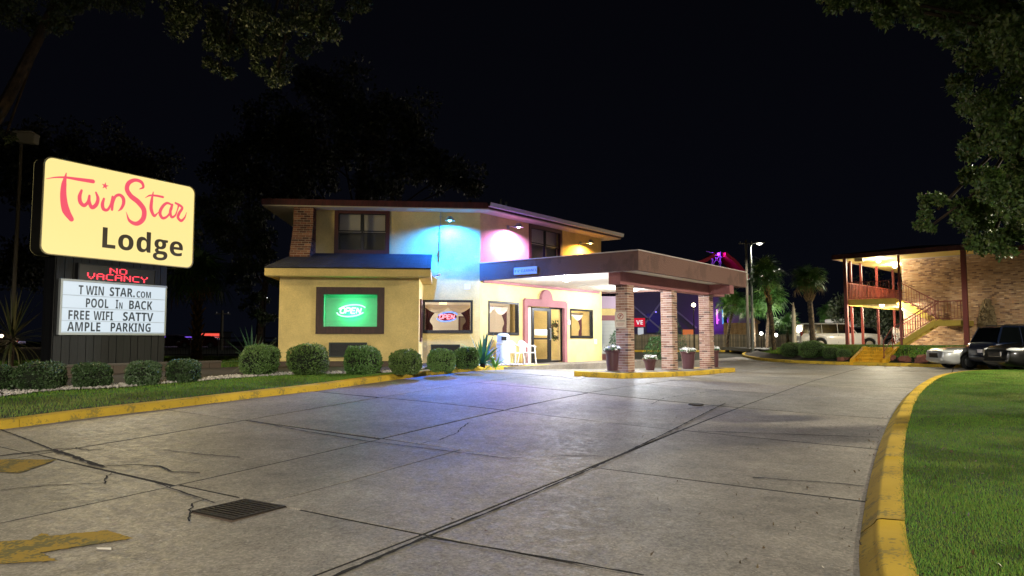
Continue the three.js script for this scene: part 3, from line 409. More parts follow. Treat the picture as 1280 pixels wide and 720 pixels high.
for (const [f, r, l, z] of [[fM, rM, 'wide black framed lobby window with tied drapes and a red neon', -0.55], [fE, rE1, 'black framed lobby window beside the white chairs', -0.5], [fE, rE3, 'black framed lobby window right of the entrance door', -0.5]]) {
  const w = LP(lodge, 'window', frameOf(f, r, 0.075, -0.12, 0.02), MAT.frameDark, l), i = inset(r, 0.07);
  LP(w, 'pane', fspan(f, i[0], i[1], i[2], i[3], -0.05, -0.044), MAT.glass); LP(w, 'sill', fspan(f, r[0], r[1], r[2] - 0.03, r[2] - 0.002, -0.4, 0.03), MAT.frameDark); drapes(w, f, i, z);
}
// entrance: mauve surround with an arched crest, glass door leaf and side lights
{
  const o = fE.rect(653, 369, 706.5, 449), a0 = rDoor[0], a1 = rDoor[1], top = rDoor[3], s = new THREE.Shape(), mid = (a0 + a1) / 2 + 0.02, x0 = a0 - 0.13, x1 = a1 + 0.13, yT = top + 0.17;
  s.moveTo(x0, 0.735); s.lineTo(x0, yT); s.lineTo(x0 + 0.06, yT); s.lineTo(x0 + 0.06, yT + 0.06); s.lineTo(mid - 0.46, yT + 0.06); s.quadraticCurveTo(mid - 0.38, yT + 0.06, mid - 0.36, yT + 0.08); s.absarc(mid, yT + 0.08, 0.36, Math.PI, 0, true); s.quadraticCurveTo(mid + 0.38, yT + 0.06, mid + 0.46, yT + 0.06); s.lineTo(x1 - 0.06, yT + 0.06); s.lineTo(x1 - 0.06, yT); s.lineTo(x1, yT); s.lineTo(x1, 0.735); s.lineTo(a1 - 0.05, 0.735); s.lineTo(a1 - 0.05, top - 0.02); s.lineTo(a0 + 0.05, top - 0.02); s.lineTo(a0 + 0.05, 0.735); s.closePath();
  LP(lodge, 'door_surround', new THREE.ExtrudeGeometry(s, { depth: 0.09, bevelEnabled: true, bevelSize: 0.015, bevelThickness: 0.015, bevelSegments: 2, curveSegments: 24 }).translate(0, 0, 0.012).applyMatrix4(fE.m), MAT.mauve, 'mauve entrance surround with an arched crest');
  const y0 = 0.75, d0 = lerp(a0, a1, 0.2), d1 = lerp(a0, a1, 0.67), leaf = LP(lodge, 'door', frameOf(fE, [d0, d1, y0, top - 0.05], 0.13, -0.1, -0.04), MAT.frameDark, 'black framed glass entrance door');
  LP(leaf, 'pane', fspan(fE, d0 + 0.13, d1 - 0.13, y0 + 0.13, top - 0.18, -0.075, -0.069), MAT.glass); LP(leaf, 'handle', merge([bar(fE.pt(d1 - 0.06, 1.6, 0.03), fE.pt(d1 - 0.06, 2.05, 0.03), 0.016), bar(fE.pt(d1 - 0.06, 1.62, -0.04), fE.pt(d1 - 0.06, 1.62, 0.03), 0.012), bar(fE.pt(d1 - 0.06, 2.03, -0.04), fE.pt(d1 - 0.06, 2.03, 0.03), 0.012)]), MAT.steel);
  LP(leaf, 'notice', fspan(fE, d0 + 0.2, d1 - 0.18, 1.78, 2.0, -0.066, -0.062), M(0xe9efe9, 0.7)); LP(leaf, 'push_bar', fspan(fE, d0 + 0.13, d1 - 0.13, 1.62, 1.68, -0.065, -0.035), MAT.frameDark);
  const sl = LP(lodge, 'side_light', frameOf(fE, [d1 + 0.004, a1, y0, top - 0.03], 0.06, -0.1, -0.04), MAT.frameDark); LP(sl, 'pane', fspan(fE, d1 + 0.064, a1 - 0.06, y0 + 0.06, top - 0.09, -0.075, -0.069), MAT.glass);
  LP(lodge, 'side_panel', fspan(fE, a0, d0 - 0.004, 0.74, top - 0.03, -0.14, -0.08), M(0xd9c9b4, 0.8));
}
// lower rear block seen beside the entrance wall: banded wall and roller door
{
  const fR = frame(...Q(entL + 1.6, -2.2), 1, 0.12);
  LP(lodge, 'rear_block', fspan(fR, -1.2, 2.6, BASE, 3.05, -3, 0), MAT.cream, 'low rear block with a grey shutter and a mauve band'); LP(lodge, 'roof_band', fspan(fR, -1.25, 2.65, 3.053, 3.62, -3.05, 0.06), M(0xb9a3b8, 0.8)); LP(lodge, 'trim_band', fspan(fR, -1.2, 2.6, 2.5, 2.74, 0.003, 0.03), MAT.mauve); LP(lodge, 'trim_band', fspan(fR, -1.2, 2.6, BASE, 0.95, 0.003, 0.04), MAT.mauve);
  const sd = LP(lodge, 'shutter', fspan(fR, -1.0, 2.3, 0.953, 2.497, 0.003, 0.02), M(0x9a9c98, 0.6)); for (let i = 0; i < 9; i++) LP(sd, 'slat', fspan(fR, -0.98, 2.28, 0.97 + i * 0.17, 1.125 + i * 0.17, 0.0205, 0.035), M(0xa7a9a5, 0.55));
}
// wall bits
for (const [f, px, py] of [[fE, 710.5, 403], [fE, 744, 427]]) { const h = f.hit(px, py); LP(lodge, 'wall_box', fspan(f, h.s - 0.06, h.s + 0.06, h.y - 0.1, h.y + 0.1, 0.002, 0.05), MAT.gutter); }
// chimney: brick stack with a sloped shoulder, standing on the wing roof
{
  const w = 0.62, ch = LP(lodge, 'chimney', (() => { const b = fM.pt(0.22, 0, 0.0), f = frame(b.x, -b.z, ...F1), sh = new THREE.Shape([[0, 4.0], [0.98, 4.0], [0.98, 4.35], [0.5, 5.3], [0.5, 6.0], [0, 6.0]].map(([x, y]) => new THREE.Vector2(x, y))); // profile in (out, y)
    const e = new THREE.ExtrudeGeometry(sh, { depth: w, bevelEnabled: false }); e.applyMatrix4(new THREE.Matrix4().makeBasis(new THREE.Vector3(0, 0, 1), new THREE.Vector3(0, 1, 0), new THREE.Vector3(-1, 0, 0))).translate(w - 0.2, 0, 0); return e.applyMatrix4(f.m); })(), MAT.mortar, 'brick chimney with a sloped shoulder');
  const b = fM.pt(0.22, 0, 0), f = frame(b.x, -b.z, ...F1), mats = [], cols = [], R = rng(77), g = bx(1, 1, 1);
  const pal = [0x6f4a3c, 0x8a5a46, 0x5a3b34, 0x9b7058, 0x7d5040].map(lin);
  for (let j = 0; j < 26; j++) { const y = 4.06 + j * 0.075, out = y < 4.35 ? 0.98 : y > 5.3 ? 0.5 : lerp(0.98, 0.5, (y - 4.35) / 0.95);
    for (let k = 0; k < 4; k++) { const s0 = -0.2 + k * 0.215 - (j % 2) * 0.1, s1 = Math.min(w - 0.2, s0 + 0.203), s = Math.max(-0.2, s0); if (s1 - s < 0.03) continue; const m = new THREE.Matrix4().makeTranslation((s + s1) / 2, y, out).multiply(new THREE.Matrix4().makeScale(s1 - s, 0.063, 0.03)); mats.push(f.m.clone().multiply(m)); cols.push(pal[Math.floor(R() * 5)].clone().multiplyScalar(0.8 + 0.4 * R())); }
    for (let k = 0; k < 6; k++) { const z0 = k * 0.215 - (j % 2) * 0.1, z1 = Math.min(out - 0.01, z0 + 0.203), z = Math.max(0, z0); if (z1 - z < 0.03) continue; for (const sx of [-0.2, w - 0.2]) { const m = new THREE.Matrix4().makeTranslation(sx, y, (z + z1) / 2).multiply(new THREE.Matrix4().makeScale(0.03, 0.063, z1 - z)); mats.push(f.m.clone().multiply(m)); cols.push(pal[Math.floor(R() * 5)].clone().multiplyScalar(0.8 + 0.4 * R())); } }
  }
  const bb = basis.get(lodge); mats.forEach((m) => m.premultiply(new THREE.Matrix4().makeTranslation(-bb.x, -bb.y, -bb.z))); instanced(ch, 'brick_facing', g, MAT.brickInst, mats, cols);
  LP(ch, 'flashing', fspan(f, -0.24, w - 0.16, 4.02, 4.09, 0.95, 1.02), MAT.gutter);
}
// ---- things fixed to the lodge
function wallUnit(f, r, label) { const a = f.pt((r[0] + r[1]) / 2, r[2], 0), t = thing('wall_air_conditioner', label, 'air conditioner', [a.x, a.y, -a.z]); wpart(t, t, 'casing', frameOf(f, r, 0.035, 0.002, 0.1), M(0x2f3a33, 0.6)); wpart(t, t, 'coil', fspan(f, r[0] + 0.035, r[1] - 0.035, r[2] + 0.035, r[3] - 0.035, 0.002, 0.03), MAT.black); for (let i = 0; i < 9; i++) { const y = r[2] + 0.05 + (i * (r[3] - r[2] - 0.09)) / 9; wpart(t, t, 'louvre', fspan(f, r[0] + 0.035, r[1] - 0.035, y, y + 0.012, 0.035, 0.085), M(0x1b221f, 0.6)); } }
wallUnit(fW, fW.rect(411.5, 428, 459, 446), 'dark louvred wall air conditioner below the green window');
wallUnit(fM, fM.rect(538.5, 430.5, 575, 446), 'dark louvred wall air conditioner below the window with the red neon');
{ // satellite dish and conduit
  const p = fM.hit(543.5, 335), c = fM.pt(p.s, p.y, 0.28), t = thing('satellite_dish', 'small grey satellite dish on the wall by the wing roof', 'satellite dish', [c.x, c.y, -c.z]);
  const d = new THREE.SphereGeometry(0.62, 24, 10, 0, 6.29, 0, 0.52).scale(1, 1, 1).translate(0, -0.58, 0).rotateX(1.2).rotateY(0.95).scale(0.8, 1.25, 0.8); part(t, 'reflector', d, M(0xb9bcbc, 0.5, { side: THREE.DoubleSide }));
  part(t, 'arm', bar(new THREE.Vector3(0, -0.3, 0.05), new THREE.Vector3(0.18, -0.28, 0.3), 0.018), MAT.galv); part(t, 'receiver', new THREE.CylinderGeometry(0.035, 0.045, 0.12, 10).rotateX(1.2).translate(0.18, -0.26, 0.32), MAT.gutter); part(t, 'bracket', bar(new THREE.Vector3(0, 0, -0.04), new THREE.Vector3(0, -0.05, -0.29), 0.03), MAT.galv);
  const q = fM.hit(551, 262), q2 = fM.hit(549.3, 322), a = fM.pt(q.s, 5.93, 0.05), b = fM.pt(q2.s, q2.y, 0.05), k = thing('conduit', 'thin grey conduit running down the blue lit wall', 'conduit', [b.x, b.y, -b.z]);
  wpart(k, k, 'pipe', bar(b, a, 0.022, 10), MAT.galv); for (const f of [0.15, 0.55, 0.9]) { const m = b.clone().lerp(a, f); wpart(k, k, 'clip', new THREE.BoxGeometry(0.09, 0.03, 0.06).rotateY(fM.th).translate(m.x, m.y, m.z), MAT.galv); }
}
function floodlight(f, px, py, color, I, label, glowC, aimOut) {
  const h = f.hit(px, py), w = f.pt(h.s, h.y, 0.03), t = thing('wall_floodlight', label, 'floodlight', [w.x, h.y, -w.z]), head = f.pt(h.s, h.y, 0.5);
  wpart(t, t, 'mount', fspan(f, h.s - 0.06, h.s + 0.06, h.y - 0.06, h.y + 0.06, 0.002, 0.05), MAT.galv); wpart(t, t, 'arm', bar(w, head, 0.018), MAT.galv);
  wpart(t, t, 'lamp_shade', lathe([[0.03, 0.1], [0.06, 0.1], [0.12, 0.02], [0.17, -0.05], [0.16, -0.05], [0.11, 0.02], [0.05, 0.085], [0.0, 0.085]], 20).translate(head.x, head.y, head.z), MAT.galv);
  wpart(t, t, 'bulb', new THREE.SphereGeometry(0.065, 14, 10).translate(head.x, head.y - 0.03, head.z), glow(glowC, 6));
  const a = head.clone(); a.y -= 0.06; spotLight(t, a, f.pt(h.s, h.y - 2, aimOut), color, I, 1.46, 0.4, 3);
}
floodlight(fM, 562, 277, new THREE.Color().setRGB(0.008, 0.19, 1.0), 220, 'blue floodlight under the eave above the dish', new THREE.Color(0.3, 0.9, 1), 0.5);
floodlight(fE, 634.5, 284, new THREE.Color().setRGB(0.48, 0.19, 1.0), 115, 'pink floodlight under the eave beside the upper window', new THREE.Color(1, 0.8, 1), 0.4);
floodlight(fE, 725, 304, new THREE.Color().setRGB(1.0, 0.5, 0.1), 60, 'orange floodlight under the eave at the far gutter end', new THREE.Color(1, 0.8, 0.4), 0.2);
// neon signs
const neonStrokes = { O: [[[0.5, 0], [0.1, 0.15], [0, 0.5], [0.15, 0.9], [0.5, 1], [0.9, 0.85], [1, 0.5], [0.88, 0.12], [0.5, 0]]], P: [[[0, 0], [0, 1], [0.6, 1], [0.95, 0.9], [0.95, 0.55], [0.6, 0.45], [0.02, 0.45]]], E: [[[0.95, 1], [0, 1], [0, 0], [0.95, 0]], [[0, 0.52], [0.75, 0.52]]], N: [[[0, 0], [0, 1], [0.9, 0], [0.9, 1]]] };
function neon(f, px0, py0, px1, py1, z, label, ringMat, letterMat, lightColor, I, lightZ, plate) {
  const r = f.rect(px0, py0, px1, py1), cx = (r[0] + r[1]) / 2, cy = (r[2] + r[3]) / 2, rx = (r[1] - r[0]) / 2, ry = (r[3] - r[2]) / 2, c = f.pt(cx, cy, z), t = thing('neon_sign', label, 'neon sign', [c.x, cy, -c.z]);
  const el = (k, a0, a1) => steps(a0, a1, 28).map((a) => { const x = Math.cos(a) * rx * k, y = Math.sin(a) * ry * k; return f.pt(cx + x * 0.995 + y * 0.25, cy + y * 0.92 + x * 0.06, z); });
  wpart(t, t, 'neon_tube', tube(el(1, 0.35, 2.75), 0.021, 50, 8), ringMat); wpart(t, t, 'neon_tube', tube(el(1, 3.3, 5.85), 0.021, 50, 8), ringMat);
  if (plate) wpart(t, t, 'backing', new THREE.ExtrudeGeometry(new THREE.Shape(new THREE.EllipseCurve(0, 0, rx * 0.92, ry * 0.84).getPoints(30)), { depth: 0.01, bevelEnabled: false }).translate(cx, cy, z - 0.04).applyMatrix4(f.m), plate);
  'OPEN'.split('').forEach((ch, i) => { const w = rx * 0.3, h = ry * 0.86, x0 = cx - rx * 0.74 + i * rx * 0.38; wpart(t, t, 'neon_letter', merge(neonStrokes[ch].map((st) => { const q = st.map(([a, b]) => f.pt(x0 + a * w + b * h * 0.22 - 0.02, cy - h / 2 + b * h, z + 0.02)); if (ch === 'O') return tube(q, 0.02, 40, 8); const path = new THREE.CurvePath(); for (let k = 0; k < q.length - 1; k++) path.add(new THREE.LineCurve3(q[k], q[k + 1])); return new THREE.TubeGeometry(path, 40, 0.02, 8); })), letterMat); });
  if (I) { const l = f.pt(cx, cy, lightZ); pointLight(t, [l.x, l.y, -l.z], lightColor, I, 8); }
}
neon(fW, 420, 380, 456, 396, -0.2, 'green OPEN neon sign in the wing window', glow(new THREE.Color(0.7, 1, 0.9), 1.5), glow(new THREE.Color(0.75, 1, 0.92), 2), new THREE.Color().setRGB(0.0, 1.0, 0.3), 3.6, -0.16);
neon(fM, 546.5, 389.5, 572, 402, -0.18, 'red and blue OPEN neon sign in the main facade window', glow(new THREE.Color(0.12, 0.3, 1), 2), glow(new THREE.Color(1, 0.22, 0.28), 2.6), new THREE.Color().setRGB(1, 0.1, 0.15), 0.25, -0.12, M(0x5a0c16, 0.6));
// ---- lobby furnishing seen through the glass
{
  const b0 = fE.pt(1.2, 0, -4.4); LP(lodge, 'lobby_wall', fspan(fE, -1.5, 7.4, 0.74, 3.32, -4.7, -4.5), M(0xe4dfd6, 0.85)); LP(lodge, 'lobby_wall', fspan(fM, 0.6, 3.4, 0.74, 3.32, -3.4, -3.2), M(0xdcd5c8, 0.85));
  const d = fE.pt(4.6, 0.74, -2.6), desk = thing('reception_desk', 'white boarded reception desk inside the lobby', 'desk', [d.x, 0.74, -d.z]); for (let i = 0; i < 24; i++) wpart(desk, desk, 'board', fspan(fE, 3.0 + i * 0.14, 3.0 + i * 0.14 + 0.128, 0.74, 1.72, -2.6, -2.57), MAT.white); wpart(desk, desk, 'body', fspan(fE, 2.99, 6.37, 0.74, 1.7, -3.2, -2.605), MAT.white); wpart(desk, desk, 'top', fspan(fE, 2.92, 6.44, 1.725, 1.78, -3.25, -2.48), M(0x4a2a1e, 0.35));
  const wr = fE.pt(5.05, 2.15, -0.35), wreath = thing('wreath', 'leafy wreath hanging inside the entrance door', 'wreath', [wr.x, 2.15, -wr.z]); { const R = rng(8), g = leafGeo(0.12, 0.05), mats = [], cols = []; for (let i = 0; i < 320; i++) { const a = R() * 6.28, r = 0.3 + (R() - 0.5) * 0.16; mats.push(trs(Math.cos(a) * r * 0.6, Math.sin(a) * r - 0.2, Math.cos(a) * r * -0.75 + (R() - 0.5) * 0.1, R() * 6, R() * 6, R() * 6, 0.8 + R() * 0.6)); cols.push(R() < 0.2 ? new THREE.Color().setRGB(0.25, 0.04, 0.03) : new THREE.Color().setRGB(0.05, 0.1 + 0.06 * R(), 0.03)); } part(wreath, 'ring', new THREE.TorusGeometry(0.28, 0.03, 8, 24).rotateY(fE.th).translate(0, -0.2, 0), MAT.bark); instanced(wreath, 'foliage', g, MAT.leaf, mats, cols); }
  for (const [s, o, l] of [[1.2, -1.9, 'round warm ceiling lamp inside the lobby by the corner windows'], [6.5, -1.9, 'round warm ceiling lamp inside the lobby right of the door']]) { const c = fE.pt(s, 3.32, o), t = thing('ceiling_lamp', l, 'lamp', [c.x, 3.32, -c.z]); part(t, 'base', new THREE.CylinderGeometry(0.12, 0.12, 0.03, 20).translate(0, -0.017, 0), MAT.steel); part(t, 'lamp_globe', new THREE.SphereGeometry(0.16, 20, 12).translate(0, -0.16, 0), glow(new THREE.Color(1, 0.72, 0.4), 2.2)); pointLight(t, [c.x, 3.16, -c.z], new THREE.Color().setRGB(1, 0.9, 0.76), 11, 7); }
  { const c = fM.pt(4.9, 3.32, -1.3), t = thing('ceiling_lamp', 'warm pendant lamp above the tied drapes of the wide window', 'lamp', [c.x, 3.32, -c.z]); part(t, 'rod', new THREE.CylinderGeometry(0.012, 0.012, 0.3, 8).translate(0, -0.15, 0), MAT.steel); part(t, 'lamp_globe', new THREE.SphereGeometry(0.14, 20, 12).translate(0, -0.42, 0), glow(new THREE.Color(1, 0.7, 0.38), 2.5)); pointLight(t, [c.x, 2.9, -c.z], new THREE.Color().setRGB(1, 0.86, 0.68), 4.5, 7); }
  const pc = fE.pt(2.2, 2.1, -4.47), pic = thing('framed_picture', 'small dark framed picture on the lobby back wall', 'picture', [pc.x, 2.1, -pc.z]); wpart(pic, pic, 'frame', frameOf(fE, [3.9, 4.4, 1.75, 2.6], 0.06, -4.498, -4.45), MAT.frameRed); wpart(pic, pic, 'print', fspan(fE, 3.96, 4.34, 1.81, 2.54, -4.49, -4.47), M(0x6a5a48, 0.6));
}

// ================================================================ DRIVE-THROUGH CANOPY
const CA = [-1.19, 24.3], CQ = (u, n) => [CA[0] + u * U[0] + n * N[0], CA[1] + u * U[1] + n * N[1]];
const fC = frame(...CA, ...U);                                  // local x along the facade, local z out over the drive
const CLEN = 8.7, COUT = 6.1, CB = 3.6, CT = 4.17;
const canopy = thing('drive_through_canopy', 'flat roofed drive-through canopy with mauve stucco fascia and white boarded soffit', 'canopy', [3.5, 3.3, 24]);
const CP = (p, n, g, m, l) => wpart(canopy, p, n, g, m, l);
CP(canopy, 'fascia', fspan(fC, 0, 0.14, CB, CT, 0.12, COUT - 0.14), MAT.canopy); CP(canopy, 'fascia', fspan(fC, 0, CLEN, CB, CT, COUT - 0.137, COUT), MAT.canopy); CP(canopy, 'fascia', fspan(fC, CLEN - 0.14, CLEN, CB, CT, -1.5, COUT - 0.14), MAT.canopy);
CP(canopy, 'roof_deck', fspan(fC, 0.14, CLEN - 0.14, CT - 0.16, CT - 0.06, 0.1, COUT - 0.14), M(0x4a4744, 0.95));
{ // drip edge strip along the top, and a narrow mauve lip along the bottom
  CP(canopy, 'drip_edge', merge([fspan(fC, -0.02, CLEN + 0.02, CT + 0.002, CT + 0.03, COUT - 0.16, COUT + 0.02), fspan(fC, -0.02, 0.16, CT + 0.002, CT + 0.03, 0.1, COUT - 0.163), fspan(fC, CLEN - 0.16, CLEN + 0.02, CT + 0.002, CT + 0.03, -1.5, COUT - 0.163)]), M(0xb9aeb0, 0.5));
  const n = 19, w = (COUT - 0.3) / n; for (let i = 0; i < n; i++) CP(canopy, 'soffit_board', fspan(fC, 0.143, CLEN - 0.143, CB + 0.05, CB + 0.07, 0.12 + i * w, 0.12 + (i + 1) * w - 0.012), MAT.soffit);
  CP(canopy, 'ceiling_panel', fspan(fC, 0.142, CLEN - 0.142, CB + 0.085, CB + 0.1, 0.1, COUT - 0.145), M(0x6a635d, 0.9));
  CP(canopy, 'wall_trim', fspan(fC, 0.2, 7.8, CB - 0.05, CB + 0.045, 0.115, 0.15), MAT.mauve);
}
const COL = [3.45, 22.0], colAt = (t, o = 0) => [COL[0] + t * U[0] + o * N[0], COL[1] + t * U[1] + o * N[1]];
const fCol = frame(...COL, ...U);
CP(canopy, 'beam', fspan(fCol, -0.62, 7.55, 3.27, CB + 0.045, -0.2, 0.2), MAT.mauve); CP(canopy, 'beam', fspan(fCol, 6.0, 6.4, 3.29, CB + 0.043, 0.203, 1.0), MAT.mauve);
// brick columns, every brick a piece
const columnTop = 3.27;
function brickColumn(label, [x, d], y0, seed) {
  const t = thing('brick_column', label, 'column', [x, y0, d], fC.th, 'brick columns under the canopy'), R = rng(seed), hgt = columnTop - y0, nC = Math.floor(hgt / 0.0755), ch = hgt / nC, s = 0.41, L = 0.203;
  part(t, 'mortar_core', bx(s - 0.014, hgt - 0.004, s - 0.014, 0, hgt / 2, 0), MAT.mortar);
  const gA = bx(0.197, ch - 0.016, 0.095), gB = bx(0.095, ch - 0.016, 0.197), gC = bx(0.204, ch - 0.016, 0.095), gD = bx(0.095, ch - 0.016, 0.204), pick = () => MAT.brickLight[Math.floor(R() * 9)];
  for (let j = 0; j < nC; j++) { const y = (j + 0.5) * ch, e = s / 2 - 0.0475; const jit = () => (R() - 0.5) * 0.005; for (const c of [-1, 1]) { for (const i of [-1, 1]) { const m = part(t, 'brick', j % 2 ? gB : gA, pick()); m.position.set(j % 2 ? c * e + jit() : i * 0.1045, y, j % 2 ? i * 0.1045 : c * e + jit()); } const n = part(t, 'brick', j % 2 ? gC : gD, pick()); n.position.set(j % 2 ? 0 : c * e + jit(), y, j % 2 ? c * e + jit() : 0); } }
  return t;
}
brickColumn('brick canopy column carrying the no parking sign, with a tall mauve pot beside it', colAt(0), H(...colAt(0)) + 0.14, 1);
brickColumn('middle brick canopy column standing between the short and the wide mauve pot', colAt(3.05), H(...colAt(3.05)) + 0.14, 2);
brickColumn('brick canopy column under the canopy end away from the lodge door', colAt(6.2), H(...colAt(6.2)) + 0.14, 3);
{ // the raised island they stand on
  const isl = [colAt(-1.35, 0.62), colAt(7.4, 0.62), colAt(7.4, -0.62), colAt(-1.0, -0.62), colAt(-2.1, -0.5)], dn = []; const low = [colAt(-1.3, 0.5), colAt(7.28, 0.5), colAt(7.28, -0.5), colAt(-1.0, -0.5), colAt(-1.9, -0.4)]; low.forEach((p, i) => { const q = low[(i + 1) % 5]; for (let k = 0; k < 8; k++) dn.push([lerp(p[0], q[0], k / 8), lerp(p[1], q[1], k / 8)]); });
  const g = prism(dn, 0, 1), p = g.attributes.position; for (let i = 0; i < p.count; i++) { const x = p.getX(i), d = -p.getZ(i); p.setY(i, H(x, d) + (p.getY(i) > 0.5 ? 0.135 : -0.1)); } g.computeVertexNormals(); setting('kerb_island', g, MAT.walk);
  kerb('kerb', [isl[4], isl[0]], -1, { wide: 0.2, high: 0.145 }); kerb('kerb', [isl[0], isl[1]], -1, { wide: 0.2, high: 0.145, piece: 4.5 }); kerb('kerb', [isl[1], isl[2]], -1, { wide: 0.2, high: 0.145 }); kerb('kerb', [isl[2], isl[3]], -1, { wide: 0.2, high: 0.145 });
}
// ceiling lamps
function canopyLamp(px, py, label, I, color) {
  const [x, d] = onY(px, py, CB + 0.02), t = thing('ceiling_lamp', label, 'lamp', [x, CB + 0.05, d]);
  part(t, 'housing', lathe([[0, 0], [0.2, 0], [0.2, -0.05], [0.17, -0.06], [0.17, -0.045], [0, -0.045]], 24), MAT.gutter); part(t, 'lamp_lens', new THREE.SphereGeometry(0.16, 24, 10, 0, 6.29, Math.PI / 2, Math.PI / 2).scale(1, 0.75, 1).translate(0, -0.05, 0), glow(new THREE.Color(0.95, 0.98, 1), 9));
  pointLight(t, [x, CB - 0.07, d], color, I, 6);
}
canopyLamp(708, 347, 'bright white ceiling lamp in the canopy soffit outside the entrance door', 92, new THREE.Color().setRGB(0.93, 0.97, 1.0));
canopyLamp(793, 360, 'bright white ceiling lamp in the canopy soffit near the column with the no parking sign', 92, new THREE.Color().setRGB(0.93, 0.97, 1.0));
// canvas print helper
function print(w, h, draw) { const c = document.createElement('canvas'); c.width = w; c.height = h; const x = c.getContext('2d'); draw(x, w, h); const t = new THREE.CanvasTexture(c); t.colorSpace = THREE.SRGBColorSpace; t.anisotropy = 8; return t; }
const face = (w, h) => new THREE.PlaneGeometry(w, h);
{ // clearance sign on the left fascia
  const fL = frame(...CQ(0, 0), ...N), a = fL.rect(643, 336.5, 672, 345), w = a[1] - a[0], cs = (a[0] + a[1]) / 2, c = CQ(0, cs), t = thing('clearance_sign', 'small pale blue clearance sign on the canopy fascia', 'sign', [c[0] - U[0] * 0.01, CB + 0.22, c[1] - U[1] * 0.01], fL.th);
  part(t, 'plate', bx(w, 0.24, 0.015, 0, 0, 0.012), M(0x9fb4c8, 0.6)); const f = part(t, 'print', face(w - 0.02, 0.22), M(0xffffff, 0.6, { map: print(512, 128, (x, W, h) => { x.fillStyle = '#b4c6d6'; x.fillRect(0, 0, W, h); x.fillStyle = '#3a5a86'; x.font = 'bold 66px sans-serif'; x.textAlign = 'center'; x.textBaseline = 'middle'; x.fillText("9' 6\" CLEARANCE", W / 2, h / 2, W - 24); }) })); f.position.z = 0.0215;
}
{ // no parking sign on the first column
  const fL = frame(...colAt(-0.22, 0), ...N), r = fL.rect(769, 389.5, 783, 409.5), cs = (r[0] + r[1]) / 2, p = fL.pt(cs, (r[2] + r[3]) / 2, 0.012), w = r[1] - r[0], h = r[3] - r[2], t = thing('no_parking_sign', 'weathered no parking sign fixed to a brick canopy column', 'sign', [p.x, p.y, -p.z], fL.th);
  part(t, 'plate', bx(w, h, 0.012), M(0xc8bdb2, 0.6)); const f = part(t, 'print', face(w - 0.01, h - 0.01), M(0xffffff, 0.6, { map: print(256, 352, (x, W, H2) => { x.fillStyle = '#d8cbbd'; x.fillRect(0, 0, W, H2); x.strokeStyle = '#b05048'; x.lineWidth = 14; x.beginPath(); x.arc(W / 2, 100, 62, 0, 7); x.stroke(); x.fillStyle = '#3a332e'; x.font = 'bold 96px sans-serif'; x.textAlign = 'center'; x.textBaseline = 'middle'; x.fillText('P', W / 2, 102); x.beginPath(); x.moveTo(W / 2 - 44, 144); x.lineTo(W / 2 + 44, 56); x.stroke(); x.font = 'bold 34px sans-serif'; x.fillText('NO PARKING', W / 2, 205, W - 30); x.fillStyle = '#a0544c'; for (const [y, k] of [[252, 0.62], [276, 0.7], [300, 0.5]]) x.fillRect(W * (0.5 - k / 2), y, W * k, 7); }) })); f.position.z = 0.008;
}
// planters with white flowers
const potMat = P(0x4a2530, 0.4, { clearcoat: 0.3, clearcoatRoughness: 0.4 });
function planter(label, [x, d], y, rTop, hgt, seed, slim = 0.68) {
  const t = thing('flower_pot', label, 'flower pot', [x, y, d], 0, 'flower pots between the brick columns'), R = rng(seed), rb = rTop * slim;
  part(t, 'pot', lathe([[0, 0.03], [rb, 0.03], [rb + 0.01, 0.05], [lerp(rb, rTop, 0.5), hgt * 0.5], [rTop - 0.02, hgt - 0.09], [rTop - 0.02, hgt - 0.085], [rTop + 0.012, hgt - 0.08], [rTop + 0.015, hgt - 0.01], [rTop, hgt], [rTop - 0.03, hgt], [rTop - 0.035, hgt - 0.1]], 28), potMat); part(t, 'saucer', lathe([[0, 0], [rb + 0.05, 0], [rb + 0.06, 0.035], [rb + 0.03, 0.035], [0, 0.028]], 24), MAT.walk); part(t, 'soil', new THREE.CircleGeometry(rTop - 0.034, 20).rotateX(-Math.PI / 2).translate(0, hgt - 0.06, 0), MAT.soil);
  const lm = [], lc = [], g = leafGeo(0.09, 0.04); for (let i = 0; i < 220; i++) { const a = R() * 6.28, r = rTop * 1.02 * Math.sqrt(R()); lm.push(trs(Math.cos(a) * r, hgt - 0.08 + R() * 0.07, Math.sin(a) * r, R() * 1.6 - 0.5, R() * 6.28, R() * 1.2 - 0.6, 0.7 + R() * 0.7)); lc.push(new THREE.Color().setRGB(0.06, 0.12 + 0.08 * R(), 0.04)); } instanced(t, 'foliage', g, MAT.leaf, lm, lc);
  const fg = new THREE.BufferGeometry(), fp = [], fi = []; for (let k = 0; k < 5; k++) { const a = (k / 5) * 6.283, b = a + 0.5, c = a - 0.5, o = fp.length / 3; fp.push(0, 0.006, 0, Math.cos(c) * 0.6, 0.1, Math.sin(c) * 0.6, Math.cos(a), 0.05, Math.sin(a), Math.cos(b) * 0.6, 0.1, Math.sin(b) * 0.6); fi.push(o, o + 2, o + 1, o, o + 3, o + 2); } fg.setAttribute('position', new THREE.Float32BufferAttribute(fp, 3)); fg.setIndex(fi); fg.computeVertexNormals();
  const fm = []; for (let i = 0; i < 70; i++) { const a = R() * 6.28, r = rTop * 1.12 * Math.sqrt(R()); fm.push(trs(Math.cos(a) * r, hgt + 0.05 + R() * 0.11 - 0.06 * (r / rTop), Math.sin(a) * r, (R() - 0.5) * 1.4, R() * 6, (R() - 0.5) * 1.4, 0.045 + R() * 0.016)); } instanced(t, 'white_blossom', fg, P(0xe9e9ea, 0.7, { side: THREE.DoubleSide }), fm);
}
const potSpot = (px, py) => onGround(px, py, 0.14);
